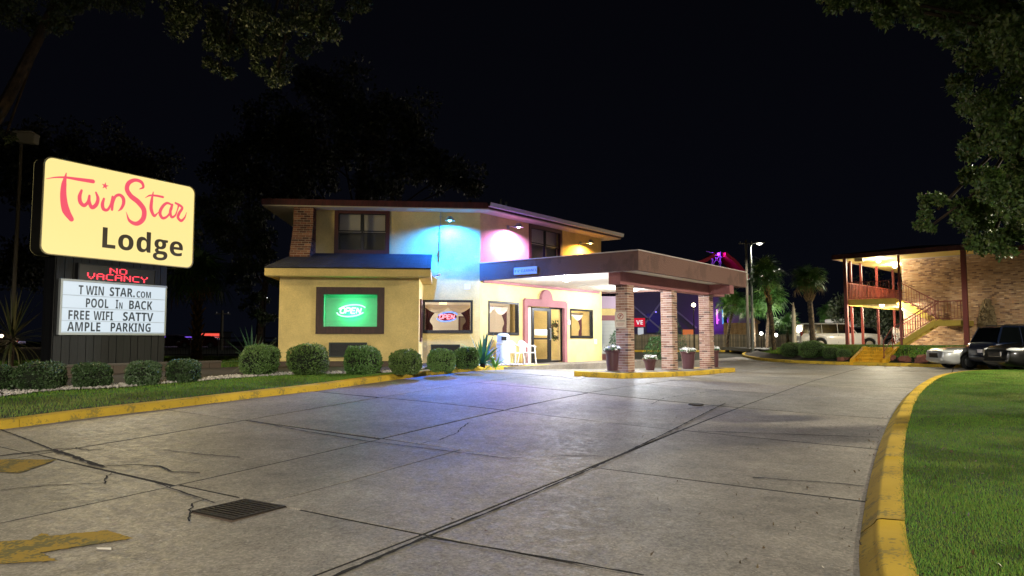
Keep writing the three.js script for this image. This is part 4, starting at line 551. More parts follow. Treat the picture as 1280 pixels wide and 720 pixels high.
{ let p = colAt(-0.35, -0.28); planter('tall dark mauve pot beside the column with the no parking sign', [colAt(-0.1, -0.42)[0] - 0.05, colAt(-0.1, -0.42)[1] - 0.5], H(...p) + 0.137, 0.22, 0.66, 11, 0.7); p = colAt(1.85, -0.12); planter('short round mauve pot with sparse white flowers', p, H(...p) + 0.137, 0.21, 0.4, 12, 0.6); p = colAt(4.75, -0.1); planter('wide mauve pot full of white flowers', p, H(...p) + 0.137, 0.26, 0.66, 13, 0.72); p = colAt(6.95, -0.05); planter('slim mauve pot half hidden behind the end column', p, H(...p) + 0.137, 0.21, 0.68, 14, 0.72); }
// bin, chairs by the entrance
{
  const [x, d] = Q(0.69, 0.45), t = thing('ash_bin', 'pale blue-white cylindrical ash bin beside the white chairs', 'bin', [x, 0.735, d]);
  part(t, 'body', lathe([[0, 0], [0.23, 0], [0.24, 0.02], [0.23, 0.72], [0.24, 0.74], [0.2, 0.78], [0.0, 0.78]], 28), M(0xc9d3df, 0.5)); part(t, 'lid', lathe([[0.2, 0.783], [0.215, 0.8], [0.21, 1.02], [0.16, 1.08], [0, 1.1]], 28), M(0xbcc6d2, 0.5)); part(t, 'opening', bx(0.18, 0.13, 0.04, 0.03, 0.92, 0.2), MAT.black); part(t, 'liner', lathe([[0.232, 0.7], [0.245, 0.73], [0.243, 0.76]], 24), M(0xe0e4e8, 0.5));
}
function plasticChair(label, [x, d], turn) {
  const t = thing('plastic_chair', label, 'chair', [x, 0.735, d], turn, 'white plastic chairs by the entrance'), m = MAT.plasticWhite;
  part(t, 'seat', new RoundedBoxGeometry(0.44, 0.03, 0.44, 2, 0.012).translate(0, 0.42, 0), m);
  for (const [sx, sz] of [[-1, 1], [1, 1], [-1, -1], [1, -1]]) part(t, 'leg', bar(new THREE.Vector3(sx * 0.24, 0, sz * (sz > 0 ? 0.22 : 0.26)), new THREE.Vector3(sx * 0.2, sz > 0 ? 0.64 : 0.42, sz * 0.18), 0.024, 8, 0.02), m);
  const arc = (y, k) => steps(-1, 1, 12).map((u) => new THREE.Vector3(u * 0.25, y - 0.08 * u * u * k, -0.2 - 0.06 * Math.cos(u * 1.3)));
  part(t, 'backrest', tube(arc(0.84, 1.6), 0.024, 30, 8), m); for (let i = 0; i < 5; i++) { const u = -0.72 + i * 0.36; part(t, 'back_slat', beam(new THREE.Vector3(u * 0.22, 0.43, -0.21), new THREE.Vector3(u * 0.25, 0.84 - 0.13 * u * u, -0.2 - 0.06 * Math.cos(u * 1.3)), 0.05, 0.012), m); }
  for (const s of [-1, 1]) part(t, 'armrest', tube([new THREE.Vector3(s * 0.25, 0.72, -0.22), new THREE.Vector3(s * 0.27, 0.67, -0.08), new THREE.Vector3(s * 0.265, 0.65, 0.1), new THREE.Vector3(s * 0.24, 0.63, 0.22)], 0.026, 20, 8), m);
}
plasticChair('white plastic armchair nearer the ash bin', Q(1.3, 0.5), 0.85); plasticChair('white plastic armchair nearer the entrance door', Q(1.93, 0.55), 0.95);

// ================================================================ ROADSIDE SIGN
const fSg = frame(-11.05, 17.6, 0.487, 0.873), SGY = H(-10.5, 18.5);
const sign = thing('roadside_sign', 'roadside sign with glowing yellow cabinet, red display and white letter board on black pylon', 'sign', [-10.4, SGY, 18.9], fSg.th);
{
  // local axes: x along the face from the nearer end, z towards the drive
    const loc = (s, y, z = 0) => { const p = fSg.pt(s, y, z); const q = new THREE.Vector3(p.x + 10.4, p.y - SGY, p.z + 18.9); return q.applyAxisAngle(new THREE.Vector3(0, 1, 0), -fSg.th); };
  const z0 = loc(0, 0, 0).z, X = (s) => loc(s, 0, 0).x, Y = (y) => y - SGY;
  const hit = (px, py) => fSg.hit(px, py);
  // pylon: vertical boards on a black core
  const pa = -0.12, pb = 2.86, pt = 3.652;
  part(sign, 'pylon_core', span(X(pa), X(pb), -0.3, Y(pt), z0 - 0.5, z0 - 0.05), MAT.black);
  const nb = 15, bw = (pb - pa) / nb; for (let i = 0; i < nb; i++) part(sign, 'board', span(X(pa + i * bw) + 0.006, X(pa + (i + 1) * bw) - 0.006, -0.3, Y(pt), z0 - 0.049, z0 - 0.028 + 0.006 * (i % 3)), MAT.blackPaint[i % 4]);
  for (let i = 0; i < 3; i++) part(sign, 'end_board', span(X(pa) - 0.022, X(pa) - 0.001, -0.3, Y(pt), z0 - 0.5 + i * 0.152, z0 - 0.5 + i * 0.152 + 0.146), MAT.blackPaint[i]);
  // yellow cabinet
  const c0 = -0.53, c1 = 3.67, y0 = 3.66, y1 = 6.06, W = c1 - c0, Hh = y1 - y0, rr = 0.2, sh = new THREE.Shape(); { const w = W, h = Hh; sh.moveTo(rr, 0); sh.lineTo(w - rr, 0); sh.absarc(w - rr, rr, rr, -Math.PI / 2, 0); sh.lineTo(w, h - rr); sh.absarc(w - rr, h - rr, rr, 0, Math.PI / 2); sh.lineTo(rr, h); sh.absarc(rr, h - rr, rr, Math.PI / 2, Math.PI); sh.lineTo(0, rr); sh.absarc(rr, rr, rr, Math.PI, Math.PI * 1.5); }
  const cab = part(sign, 'cabinet', new THREE.ExtrudeGeometry(sh, { depth: 0.42, bevelEnabled: false, curveSegments: 10 }).translate(X(c0), Y(y0), z0 - 0.44), M(0x26241f, 0.5), 'yellow lit cabinet with red script and dark lettering');
  const KX = 400, toC = (px, py) => { const h = hit(px, py); return [(h.s - c0) * KX, (y1 - h.y) * KX]; }, zz = (x, y) => toC(50 + x / 4.8, 190 + y / 4.8);
  const tex = print(Math.round(W * KX), Math.round(Hh * KX), (x, w, h) => {
    x.fillStyle = '#fde796'; x.fillRect(0, 0, w, h);
    const stroke = (pts, ws, col) => { const c = new THREE.CatmullRomCurve3(pts.map((p) => { const q = zz(...p); return new THREE.Vector3(q[0], q[1], 0); }), false, 'centripetal'), n = 160; x.fillStyle = col; for (let i = 0; i <= n; i++) { const u = i / n, p = c.getPoint(u), f = u * (ws.length - 1), k = Math.min(ws.length - 2, Math.floor(f)), r = lerp(ws[k], ws[k + 1], f - k) * 1.15; x.beginPath(); x.arc(p.x, p.y, r, 0, 7); x.fill(); } };
    const red = '#f0586c';
    stroke([[40, 160], [95, 152], [155, 152], [230, 163], [320, 176]], [2, 6, 9, 14, 18], red); stroke([[160, 126], [146, 195], [143, 270], [158, 350], [190, 402]], [4, 22, 28, 34, 22], red);
    stroke([[252, 230], [240, 268], [246, 303], [266, 320], [288, 302], [299, 262]], [10, 17, 18, 16, 12, 10], red); stroke([[299, 262], [298, 300], [314, 332], [338, 318], [350, 280], [338, 242]], [10, 15, 17, 17, 15, 8], red);
    stroke([[386, 280], [377, 315], [384, 342], [404, 348], [424, 322], [438, 268]], [10, 16, 16, 12, 10, 10], red); stroke([[434, 345], [440, 300], [458, 264], [482, 258], [501, 276], [504, 305], [490, 338], [472, 354]], [12, 13, 12, 14, 17, 16, 12, 3], red);
    stroke([[600, 222], [622, 210], [612, 182], [575, 168], [535, 186], [524, 222], [546, 262], [592, 300], [626, 348], [620, 402], [582, 430], [540, 412], [519, 358]], [4, 12, 16, 16, 20, 22, 24, 26, 25, 24, 20, 14, 2], red);
    stroke([[634, 274], [660, 261], [700, 262], [740, 270]], [2, 8, 10, 11], red); stroke([[682, 240], [672, 295], [670, 345], [688, 382], [712, 362]], [5, 15, 18, 14, 3], red);
    stroke([[792, 316], [765, 306], [736, 330], [722, 368], [738, 396], [766, 386], [790, 345], [796, 316]], [9, 12, 15, 17, 14, 10, 10, 11], red); stroke([[796, 318], [784, 358], [792, 390], [812, 382], [826, 350]], [11, 15, 13, 9, 6], red);
    stroke([[826, 350], [832, 318], [815, 304]], [6, 10, 8], red); stroke([[815, 306], [838, 318], [856, 334], [838, 366], [830, 392], [848, 412], [870, 394], [882, 362]], [9, 13, 12, 15, 15, 14, 9, 2], red);
    { const [cx, cy] = zz(393, 203), R = 40; x.fillStyle = red; x.beginPath(); for (let i = 0; i < 10; i++) { const a = -Math.PI / 2 + (i * Math.PI) / 5 + 0.1, r = i % 2 ? R * 0.4 : R; x.lineTo(cx + Math.cos(a) * r, cy + Math.sin(a) * r); } x.fill(); }
    const a = zz(357, 570), b = zz(866, 612), t = zz(367, 448), sz = (a[1] - t[1]) / 0.714; x.fillStyle = '#3b3226'; x.font = 'bold ' + sz + 'px sans-serif'; const m = x.measureText('Lodge').width; x.save(); x.translate(a[0], a[1]); x.scale((b[0] - a[0]) / m, 1); x.fillText('Lodge', 0, 0); x.restore();
  });
  const fg = new THREE.ShapeGeometry(sh, 10), uv = fg.attributes.uv; for (let i = 0; i < uv.count; i++) uv.setXY(i, uv.getX(i) / W, uv.getY(i) / Hh); fg.translate(X(c0), Y(y0), z0 - 0.017);
  part(cab, 'sign_face', fg, new THREE.MeshStandardMaterial({ color: 0x111111, roughness: 0.35, emissive: 0xffffff, emissiveMap: tex, emissiveIntensity: 1.08 }));
  const back = fg.clone().rotateY(Math.PI).translate(X(c0) * 2 + W, 0, (z0 - 0.443) + (z0 - 0.017)); part(cab, 'sign_face', back, new THREE.MeshStandardMaterial({ color: 0x111111, roughness: 0.35, emissive: 0xffffff, emissiveMap: tex, emissiveIntensity: 0.92 }));
  const rim = new THREE.Shape(sh.getPoints(10).map((p) => p.clone())), inn = sh.getPoints(10).map((p) => new THREE.Vector2((p.x - W / 2) * (1 - 0.05 / W) + W / 2, (p.y - Hh / 2) * (1 - 0.05 / Hh) + Hh / 2)); rim.holes.push(new THREE.Path(inn)); part(cab, 'trim', new THREE.ExtrudeGeometry(rim, { depth: 0.02, bevelEnabled: false }).translate(X(c0), Y(y0), z0 - 0.016), M(0xcdbf96, 0.5));
  const area = (w, h, x, y, z, col, I) => { const l = new THREE.RectAreaLight(col, I, w, h); l.position.set(x, y, z); l.rotation.y = Math.PI; light(sign, l); };
  area(W - 0.3, Hh - 0.3, X((c0 + c1) / 2), Y((y0 + y1) / 2), z0 + 0.03, new THREE.Color().setRGB(1, 0.8, 0.36), 14);
  // white letter board
  const r = fSg.rect(75, 355.5, 203.5, 416.5), bW = r[1] - r[0], bH = r[3] - r[2], KB = 380, lb2 = (px, py) => { const h = hit(60 + px / 6, 320 + py / 6); return [(h.s - r[0]) * KB, (r[3] - h.y) * KB]; };
  const bt = print(Math.round(bW * KB), Math.round(bH * KB), (x, w, h) => {
    x.fillStyle = '#dceaf4'; x.fillRect(0, 0, w, h); x.strokeStyle = '#8ea3b0'; x.lineWidth = 3; for (const k of [0.27, 0.52, 0.765, 0.985]) { x.beginPath(); x.moveTo(10, h * k); x.lineTo(w - 10, h * k); x.stroke(); }
    x.fillStyle = '#1c2a33';
    const word = (s, x0, ya, x1, row, small) => { const a = lb2(x0, ya), b = lb2(x1, ya), base = h * [0.245, 0.497, 0.742, 0.967][row], cap = h * (small ? 0.13 : 0.178), sz = cap / 0.714; x.font = 'bold ' + sz + 'px sans-serif'; const m = x.measureText(s).width; x.save(); x.translate(a[0], base); x.scale((b[0] - a[0]) / m, 1); x.fillText(s, 0, 0); x.restore(); };
    word('T WIN', 211, 290, 408, 0); word('STAR.', 443, 300, 640, 0); word('COM', 645, 310, 760, 0, 1);
    word('POOL', 262, 370, 440, 1); word('I', 490, 375, 512, 1); word('N', 514, 378, 547, 1, 1); word('BACK', 586, 388, 766, 1);
    word('FREE', 131, 440, 300, 2); word('WIFI', 326, 445, 474, 2); word('SATTV', 543, 460, 774, 2);
    word('AMPLE', 129, 522, 382, 3); word('PARKING', 448, 530, 760, 3);
  });
  const zb = z0 + 0.09, board = part(sign, 'letter_board', span(X(r[0]) - 0.05, X(r[1]) + 0.05, Y(r[2]) - 0.05, Y(r[3]) + 0.05, z0 - 0.02, zb - 0.004), M(0xaeb4b6, 0.4, { metalness: 0.5 }), 'white lit letter board with black letters');
  const pf = face(bW, bH).translate(X((r[0] + r[1]) / 2), Y((r[2] + r[3]) / 2), zb); part(board, 'sign_face', pf, new THREE.MeshStandardMaterial({ color: 0x111111, roughness: 0.3, emissive: 0xffffff, emissiveMap: bt, emissiveIntensity: 0.95 }));
  for (const k of [0.0, 0.27, 0.52, 0.765, 0.99]) part(board, 'letter_rail', span(X(r[0]), X(r[1]), Y(r[3] - bH * k) - 0.006, Y(r[3] - bH * k) + 0.006, zb + 0.002, zb + 0.012), M(0xb8c6cf, 0.4));
  area(bW - 0.1, bH - 0.1, X((r[0] + r[1]) / 2), Y((r[2] + r[3]) / 2), zb + 0.05, new THREE.Color().setRGB(0.85, 0.94, 1), 3.2);
  // red display
  const q = fSg.rect(97, 331, 192, 360.5), KL = 300, glyph = { N: ['1...1', '11..1', '1.1.1', '1.1.1', '1..11', '1...1', '1...1'], O: ['.111.', '1...1', '1...1', '1...1', '1...1', '1...1', '.111.'], V: ['1...1', '1...1', '1...1', '1...1', '.1.1.', '.1.1.', '..1..'], A: ['.111.', '1...1', '1...1', '11111', '1...1', '1...1', '1...1'], C: ['.1111', '1....', '1....', '1....', '1....', '1....', '.1111'], Y: ['1...1', '1...1', '.1.1.', '..1..', '..1..', '..1..', '..1..'] };
  q[3] = 3.5; q[2] = r[3] + 0.06;
  const disp = part(sign, 'led_display', span(X(q[0]), X(q[1]), Y(q[2]), Y(q[3]), z0 - 0.02, z0 + 0.05), M(0x0b0a0b, 0.35), 'black display reading NO VACANCY in red');
    const lineOf = (txt, pA, pB, yt, yb) => { const sA = hit(60 + pA / 6, 340).s, sB = hit(60 + pB / 6, 350).s, n = txt.length * 6 - 1, dw = (sB - sA) / n; txt.split('').forEach((ch, k) => { const cells = []; glyph[ch].forEach((row, j) => row.split('').forEach((c, i) => { if (c === '1') cells.push(new THREE.BoxGeometry(dw * 0.86, ((yt - yb) / 7) * 0.86, 0.01).translate(X(sA + (k * 6 + i + 0.5) * dw), Y(yt - ((j + 0.5) * (yt - yb)) / 7), z0 + 0.056)); })); part(disp, 'led_letter', merge(cells), glow(new THREE.Color(1, 0.045, 0.075), 2.2)); }); };
  const mid = (q[2] + q[3]) / 2; lineOf('NO', 452, 582, q[3] - 0.035, mid + 0.015); lineOf('VACANCY', 285, 738, mid - 0.005, q[2] + 0.03);
  part(disp, 'frame', merge([span(X(q[0]) - 0.03, X(q[1]) + 0.03, Y(q[3]) + 0.001, Y(q[3]) + 0.03, z0 - 0.02, z0 + 0.07), span(X(q[0]) - 0.03, X(q[0]) - 0.001, Y(q[2]), Y(q[3]), z0 - 0.02, z0 + 0.07), span(X(q[1]) + 0.001, X(q[1]) + 0.03, Y(q[2]), Y(q[3]), z0 - 0.02, z0 + 0.07)]), MAT.black);
  area(1.3, 0.3, X((q[0] + q[1]) / 2), Y(mid), z0 + 0.1, new THREE.Color().setRGB(1, 0.03, 0.05), 1.2);
}
{ // low block wall round the sign's foot
  const b = fSg.pt(1.4, 0, 0.7), t = thing('planter_wall', 'low dark block retaining wall in front of the sign pylon', 'wall', [b.x, SGY, -b.z], fSg.th), R = rng(31);
  for (let j = 0; j < 2; j++) for (let i = 0; i < 13; i++) part(t, 'block', bx(0.4 - 0.012, 0.2 - 0.01, 0.2, -2.5 + i * 0.4 + (j % 2) * 0.2, 0.05 + j * 0.2, (R() - 0.5) * 0.012), MAT.plinth);
  part(t, 'cap', bx(5.4, 0.05, 0.26, 0, 0.375, 0), M(0x5a5249, 0.9));
}

// ================================================================ PLANTS
// clipped boxwood: a shell of small leaves over a dark twiggy inside
function makeBush(name, label, group, seed, [rx, ry, rz], box, N, tint) {
  const R = rng(seed), t = thing(name, label, 'shrub', [0, 0, 0], 0, group), mats = [], cols = [], g = leafGeo(0.042, 0.026), e = box;
  const surf = (a, b, k) => { const s = (v) => Math.sign(v) * Math.pow(Math.abs(v), 2 / e); return [rx * k * s(Math.cos(b)) * s(Math.cos(a)), ry * k * s(Math.sin(b)), rz * k * s(Math.cos(b)) * s(Math.sin(a))]; };
  const core = new THREE.IcosahedronGeometry(1, 4), cp = core.attributes.position; for (let i = 0; i < cp.count; i++) { const v = new THREE.Vector3().fromBufferAttribute(cp, i), a = Math.atan2(v.z, v.x), b = Math.asin(clamp(v.y, -1, 1)), k = 0.84 + 0.08 * hash(Math.round(v.x * 30), Math.round(v.y * 30) * 9 + Math.round(v.z * 30), seed), q = surf(a, b, k); cp.setXYZ(i, q[0], q[1] + ry * 0.98, q[2]); } core.computeVertexNormals(); part(t, 'twig_mass', core, M(0x141d0c, 1));
  for (let i = 0; i < N; i++) { const a = R() * 6.283, b = Math.asin(2 * R() - 1), lump = 0.05 * Math.sin(a * 3 + seed) * Math.cos(b * 3 + seed) + 0.16 * (fbm(a / 6.283, b / 3.2 + 0.5, 9, 3, seed) - 0.5) + (R() < 0.025 ? 0.1 * R() : 0), k = 0.95 + 0.08 * R() * R() + lump, q = surf(a, b, k); if (q[1] + ry * 0.98 < 0.02) continue; mats.push(trs(q[0], q[1] + ry * 0.98, q[2], R() * 6.28, R() * 6.28, R() * 6.28, 0.7 + 0.7 * R())); const v = 0.6 + 0.8 * R(); cols.push(new THREE.Color().setRGB(tint[0] * v, tint[1] * v, tint[2] * v)); }
  instanced(t, 'leaves', g, MAT.leaf, mats, cols); return t;
}
const tintBox = [0.06, 0.115, 0.035], place = (px, py, off = 0.15) => { const [x, d] = onGround(px, py, off); return [x, H(x, d) + off - 0.02, d]; };
{
  const la = 'squat flat topped boxwood in the gravel bed before the sign pylon', ga = 'boxwoods before the sign pylon', lb3 = 'rounded boxwood clipped low in front of the wing wall', gb = 'boxwoods along the wing wall';
  const rowA = [[51, 487, 0.84, 1.08], [114, 483.5, 0.72, 0.98], [179, 480.5, 0.75, 1.0], [229, 477, 0.7, 0.96], [-8, 488, 0.76, 1]];
  rowA.forEach(([px, py, s, w], i) => { const p = place(px, py), t = makeBush('boxwood', la, ga, 3 + i * 7, [0.47 * w * s, (0.345 + 0.02 * (i % 2)) * s, 0.45 * s], 2.9 + 0.2 * (i % 2), 5200, tintBox); t.position.set(p[0], p[1], -p[2]); t.rotation.y = i; });
  const rowB = [[385, 468, 0.98, 1.02, null], [324.5, 468.5, 0.9, 1, 'bright green boxwood at the corner of the wing beside the spiky yucca'], [453, 468, 0.83, 1.04, null], [506.5, 468.5, 0.79, 0.98, null], [551.5, 465, 0.73, 1, 'small round boxwood in white gravel below the window with the red neon'], [583, 461.5, 0.7, 0.98, 'small round boxwood touching the blue-green sword leaf plant']];
  rowB.forEach(([px, py, s, w, l], i) => { const p = place(px, py); if (i > 2) { const f = 1 + 0.42 / p[2]; p[0] *= f; p[2] *= f; } const t = makeBush('boxwood', l ?? lb3, gb, 9 + i * 5, [0.5 * w * s, (0.4 + 0.02 * (i % 3)) * s, 0.47 * s], 2.5 + 0.15 * (i % 3), 5600, [0.13 - 0.012 * (i % 3), 0.23 - 0.015 * (i % 2), 0.05]); t.position.set(p[0], p[1], -p[2]); t.rotation.y = i * 1.3; });
}
// sword-leaf plants (yucca, agave): separate long leaves
function swordLeaf(len, wid, droop) { const n = 6, p = [], ix = []; for (let i = 0; i <= n; i++) { const u = i / n, w = wid * (u < 0.3 ? 0.6 + u * 1.3 : 1 - Math.pow((u - 0.3) / 0.7, 1.6)) * 0.5, y = len * u * (1 - droop * u * 0.5), z = len * droop * u * u * 0.8; p.push(-w, y, z + w * 0.35, 0, y, z - 0.0, w, y, z + w * 0.35); } for (let i = 0; i < n; i++) { const k = i * 3; ix.push(k, k + 1, k + 4, k, k + 4, k + 3, k + 1, k + 2, k + 5, k + 1, k + 5, k + 4); } const g = new THREE.BufferGeometry(); g.setAttribute('position', new THREE.Float32BufferAttribute(p, 3)); g.setIndex(ix); g.computeVertexNormals(); return g; }
function swordPlant(name, label, [x, y, d], n, len, wid, cols, seed, trunk = 0, spread = 1.25) {
  const t = thing(name, label, 'plant', [x, y, d]), R = rng(seed), gs = [0.1, 0.35, 0.7].map((k) => swordLeaf(len, wid, k)), ms = cols.map((c) => P(c, 0.5, { side: THREE.DoubleSide }));
  if (trunk) part(t, 'trunk', bar(new THREE.Vector3(0, 0, 0), new THREE.Vector3(0.03, trunk, 0), 0.09, 10, 0.07), MAT.bark);
  for (let i = 0; i < n; i++) { const f = i / n, m = part(t, 'sword_leaf', gs[Math.min(2, Math.floor(f * 3))], ms[Math.floor(R() * ms.length)]); m.position.set((R() - 0.5) * 0.08, trunk * (1 - 0.25 * f), (R() - 0.5) * 0.08); m.rotation.set(0, i * 2.399 + R() * 0.4, 0); m.rotateX(0.12 + spread * f + (R() - 0.5) * 0.2); m.scale.setScalar(0.75 + 0.4 * R()); }
}
swordPlant('agave', 'blue-green sword leaf plant in front of the corner of the lobby wall', place(603, 458), 34, 1.0, 0.11, [0x3f7a78, 0x4f8a5a, 0x2f6a6e, 0x5d9a4a], 5, 0.1, 1.05);
swordPlant('agave', 'small bright green sword leaf plant beside the ash bin', place(619, 458.5), 14, 0.5, 0.07, [0x6aa040, 0x4f8a3a], 6, 0, 1.2);
{ const p = place(293, 472, 0.15); p[2] += 1.2; swordPlant('yucca', 'dark spiky yucca between the bright boxwood and the iron fence', p, 46, 0.95, 0.045, [0x2a4a30, 0x35553a, 0x223c28], 7, 0.35, 1.9); }
{ const [x, , d] = atD(14, 430, 21.5); swordPlant('yucca', 'large dim yucca with long grassy leaves left of the sign pylon', [x, H(x, d) + 0.05, d], 70, 1.55, 0.06, [0x4a4a2a, 0x3d4426, 0x55502c], 8, 1.0, 2.1); const [x2, , d2] = atD(-30, 430, 20); swordPlant('yucca', 'second dim yucca at the bed end left of the sign pylon', [x2, H(x2, d2) + 0.05, d2], 50, 1.3, 0.06, [0x4a4a2a, 0x3d4426], 18, 0.6, 2.0); }
// leafy shrubs by the rear block and behind the first column
function looseShrub(name, label, [x, y, d], r, h, N, seed, tint, ll = 0.07) { const t = thing(name, label, 'shrub', [x, y, d]), R = rng(seed), mats = [], cols = [], st = []; for (let i = 0; i < 9; i++) { const a = R() * 6.28; st.push(bar(new THREE.Vector3(0, 0, 0), new THREE.Vector3(Math.cos(a) * r * 0.6, h * (0.5 + 0.4 * R()), Math.sin(a) * r * 0.6), 0.012, 5, 0.006)); } part(t, 'stems', merge(st), MAT.bark); for (let i = 0; i < N; i++) { const a = R() * 6.28, v = R(), rr = r * (0.35 + 0.65 * Math.sin(Math.PI * clamp(v * 0.85 + 0.1))) * Math.pow(R(), 0.35) * (0.8 + 0.4 * fbm(a / 6.28, v, 5, 2, seed)); mats.push(trs(Math.cos(a) * rr, h * v + 0.03, Math.sin(a) * rr, R() * 6, R() * 6, R() * 6, 0.7 + 0.7 * R())); const k = 0.6 + 0.8 * R(); cols.push(new THREE.Color().setRGB(tint[0] * k, tint[1] * k, tint[2] * k)); } instanced(t, 'leaves', leafGeo(ll, ll * 0.5), MAT.leaf, mats, cols); return t; }
{ const [x, d] = Q(8.9, 0.4); looseShrub('leafy_shrub', 'leafy shrub in the red edged bed beside the lobby wall', [x, 0.8, d], 0.55, 1.15, 2600, 41, [0.05, 0.13, 0.05]); const [x2, d2] = Q(10.8, 1.2); looseShrub('leafy_shrub', 'round green shrub seen behind the column with the no parking sign', [x2, 0.6, d2], 0.6, 1.1, 2600, 42, [0.06, 0.16, 0.04]); const [x3, d3] = Q(12.5, 1.0); looseShrub('leafy_shrub', 'tall dark shrub behind the round green shrub', [x3, 0.55, d3], 0.7, 2.0, 2600, 43, [0.04, 0.1, 0.04]); 
  const a = Q(8.0, 0.55), eg = thing('bed_edging', 'red painted edging of the bed beside the lobby wall', 'edging', [a[0], 0.735, a[1]], fE.th); for (let i = 0; i < 5; i++) part(eg, 'edging_block', bx(0.3, 0.2, 0.12, 0.15 + i * 0.305, 0.1, 0), M([0x9a3a3a, 0x8d3434][i % 2], 0.8)); }
// back island shrubs
const bankSpot = (px, b) => { let best = null, e = 1e9; backRow(b).forEach(([x, d]) => { const q = 640 + (x / d) * FOCAL, k = Math.abs(q - px) + (d > 44 ? 60 : 0); if (k < e) { e = k; best = [x, 0.4 + terrace(b) - 0.03, d]; } }); return best; };
{ const spots = [[986, 447.5, 0.66, 'dark rounded boxwood at the kerb end of the raised lawn'], [1012, 449.5, 0.74, 'largest rounded boxwood on the mulch below the palm'], [1033, 449, 0.5, 'medium round boxwood between the largest one and the smallest one'], [1047, 449.5, 0.4, 'smallest round boxwood beside the yellow steps'], [1148, 451, 0.24, 'tiny boxwood sprout among the red stones']]; let b = null; for (const [px, py, s, l] of spots) { const q = bankSpot(px, 0.75); if (!b) { b = makeBush('boxwood', l, 'boxwoods on the raised back lawn', 15, [0.9, 0.62, 0.85], 2.4, 9000, [0.11, 0.21, 0.045]); b.position.set(q[0], q[1], -q[2]); b.scale.setScalar(s); } else copyOf(b, q, px, s, l); } }
{ const R = rng(61), gs = [1, 2, 3].map((k) => rockGeo(k, 0.5)); for (const [x0, x1, y0, y1, n, l] of [[1051, 1060, 447, 450, 4, 'red-brown stone at the left foot of the yellow steps'], [1110, 1162, 444, 449, 15, 'red-brown stone in the row right of the yellow steps']]) for (let i = 0; i < n; i++) { const px = lerp(x0, x1, (i + 0.5) / n), q = bankSpot(px, 0.5 + 0.3 * R()), k = 0.3 + 0.18 * R(), m = part(scene, numbered('garden_stone'), gs[i % 3], MAT.redRock[i % 3]); m.position.set(q[0] + (R() - 0.5) * 0.1, q[1] + 0.06, -q[2]); m.scale.setScalar(k * 1.3); m.rotation.y = R() * 6; tag(m, l, 'stone', 'red stones beside the yellow steps'); } }

// ---- palms
function fanFrond(seed) { const R = rng(seed), n = 22, p = [], ix = []; const quad = (a, b, c, d) => { const o = p.length / 3; for (const v of [a, b, c, d]) p.push(...v); ix.push(o, o + 1, o + 2, o, o + 2, o + 3); };
  quad([-0.012, 0, 0], [0.012, 0, 0], [0.008, 0.03, 0.5], [-0.008, 0.03, 0.5]);
  for (let i = 0; i < n; i++) { const a = ((i / (n - 1)) * 2 - 1) * 1.95, L = (0.52 + 0.1 * Math.cos(a)) * (0.85 + 0.3 * R()), w = 0.022, z0 = 0.48 + 0.1 * Math.cos(a), dir = [Math.sin(a), Math.cos(a)], pr = [Math.cos(a) * w, -Math.sin(a) * w], at = (u, y) => [dir[0] * L * u, y, z0 + dir[1] * L * u - 0.1 * u]; const y1 = 0.05 + 0.05 * R(), y2 = -0.14 - 0.16 * R(); const A = at(0, 0.03), B = at(0.55, y1), C = at(1, y2); quad([A[0] - pr[0] * 0.5, A[1], A[2] - pr[1] * 0.5], [A[0] + pr[0] * 0.5, A[1], A[2] + pr[1] * 0.5], [B[0] + pr[0], B[1], B[2] + pr[1]], [B[0] - pr[0], B[1], B[2] - pr[1]]); quad([B[0] - pr[0], B[1], B[2] - pr[1]], [B[0] + pr[0], B[1], B[2] + pr[1]], [C[0] + pr[0] * 0.15, C[1], C[2] + pr[1] * 0.15], [C[0] - pr[0] * 0.15, C[1], C[2] - pr[1] * 0.15]); }
  const g = new THREE.BufferGeometry(); g.setAttribute('position', new THREE.Float32BufferAttribute(p, 3)); g.setIndex(ix); g.computeVertexNormals(); return g; }
const frondGeos = [1, 2, 3, 4].map(fanFrond), frondMats = [0x3f6a2c, 0x4d7a34, 0x345a28, 0x5d8238].map((c) => P(c, 0.5, { side: THREE.DoubleSide, transmission: 0.15, thickness: 0 })), deadFrond = P(0x8a7448, 0.8, { side: THREE.DoubleSide });
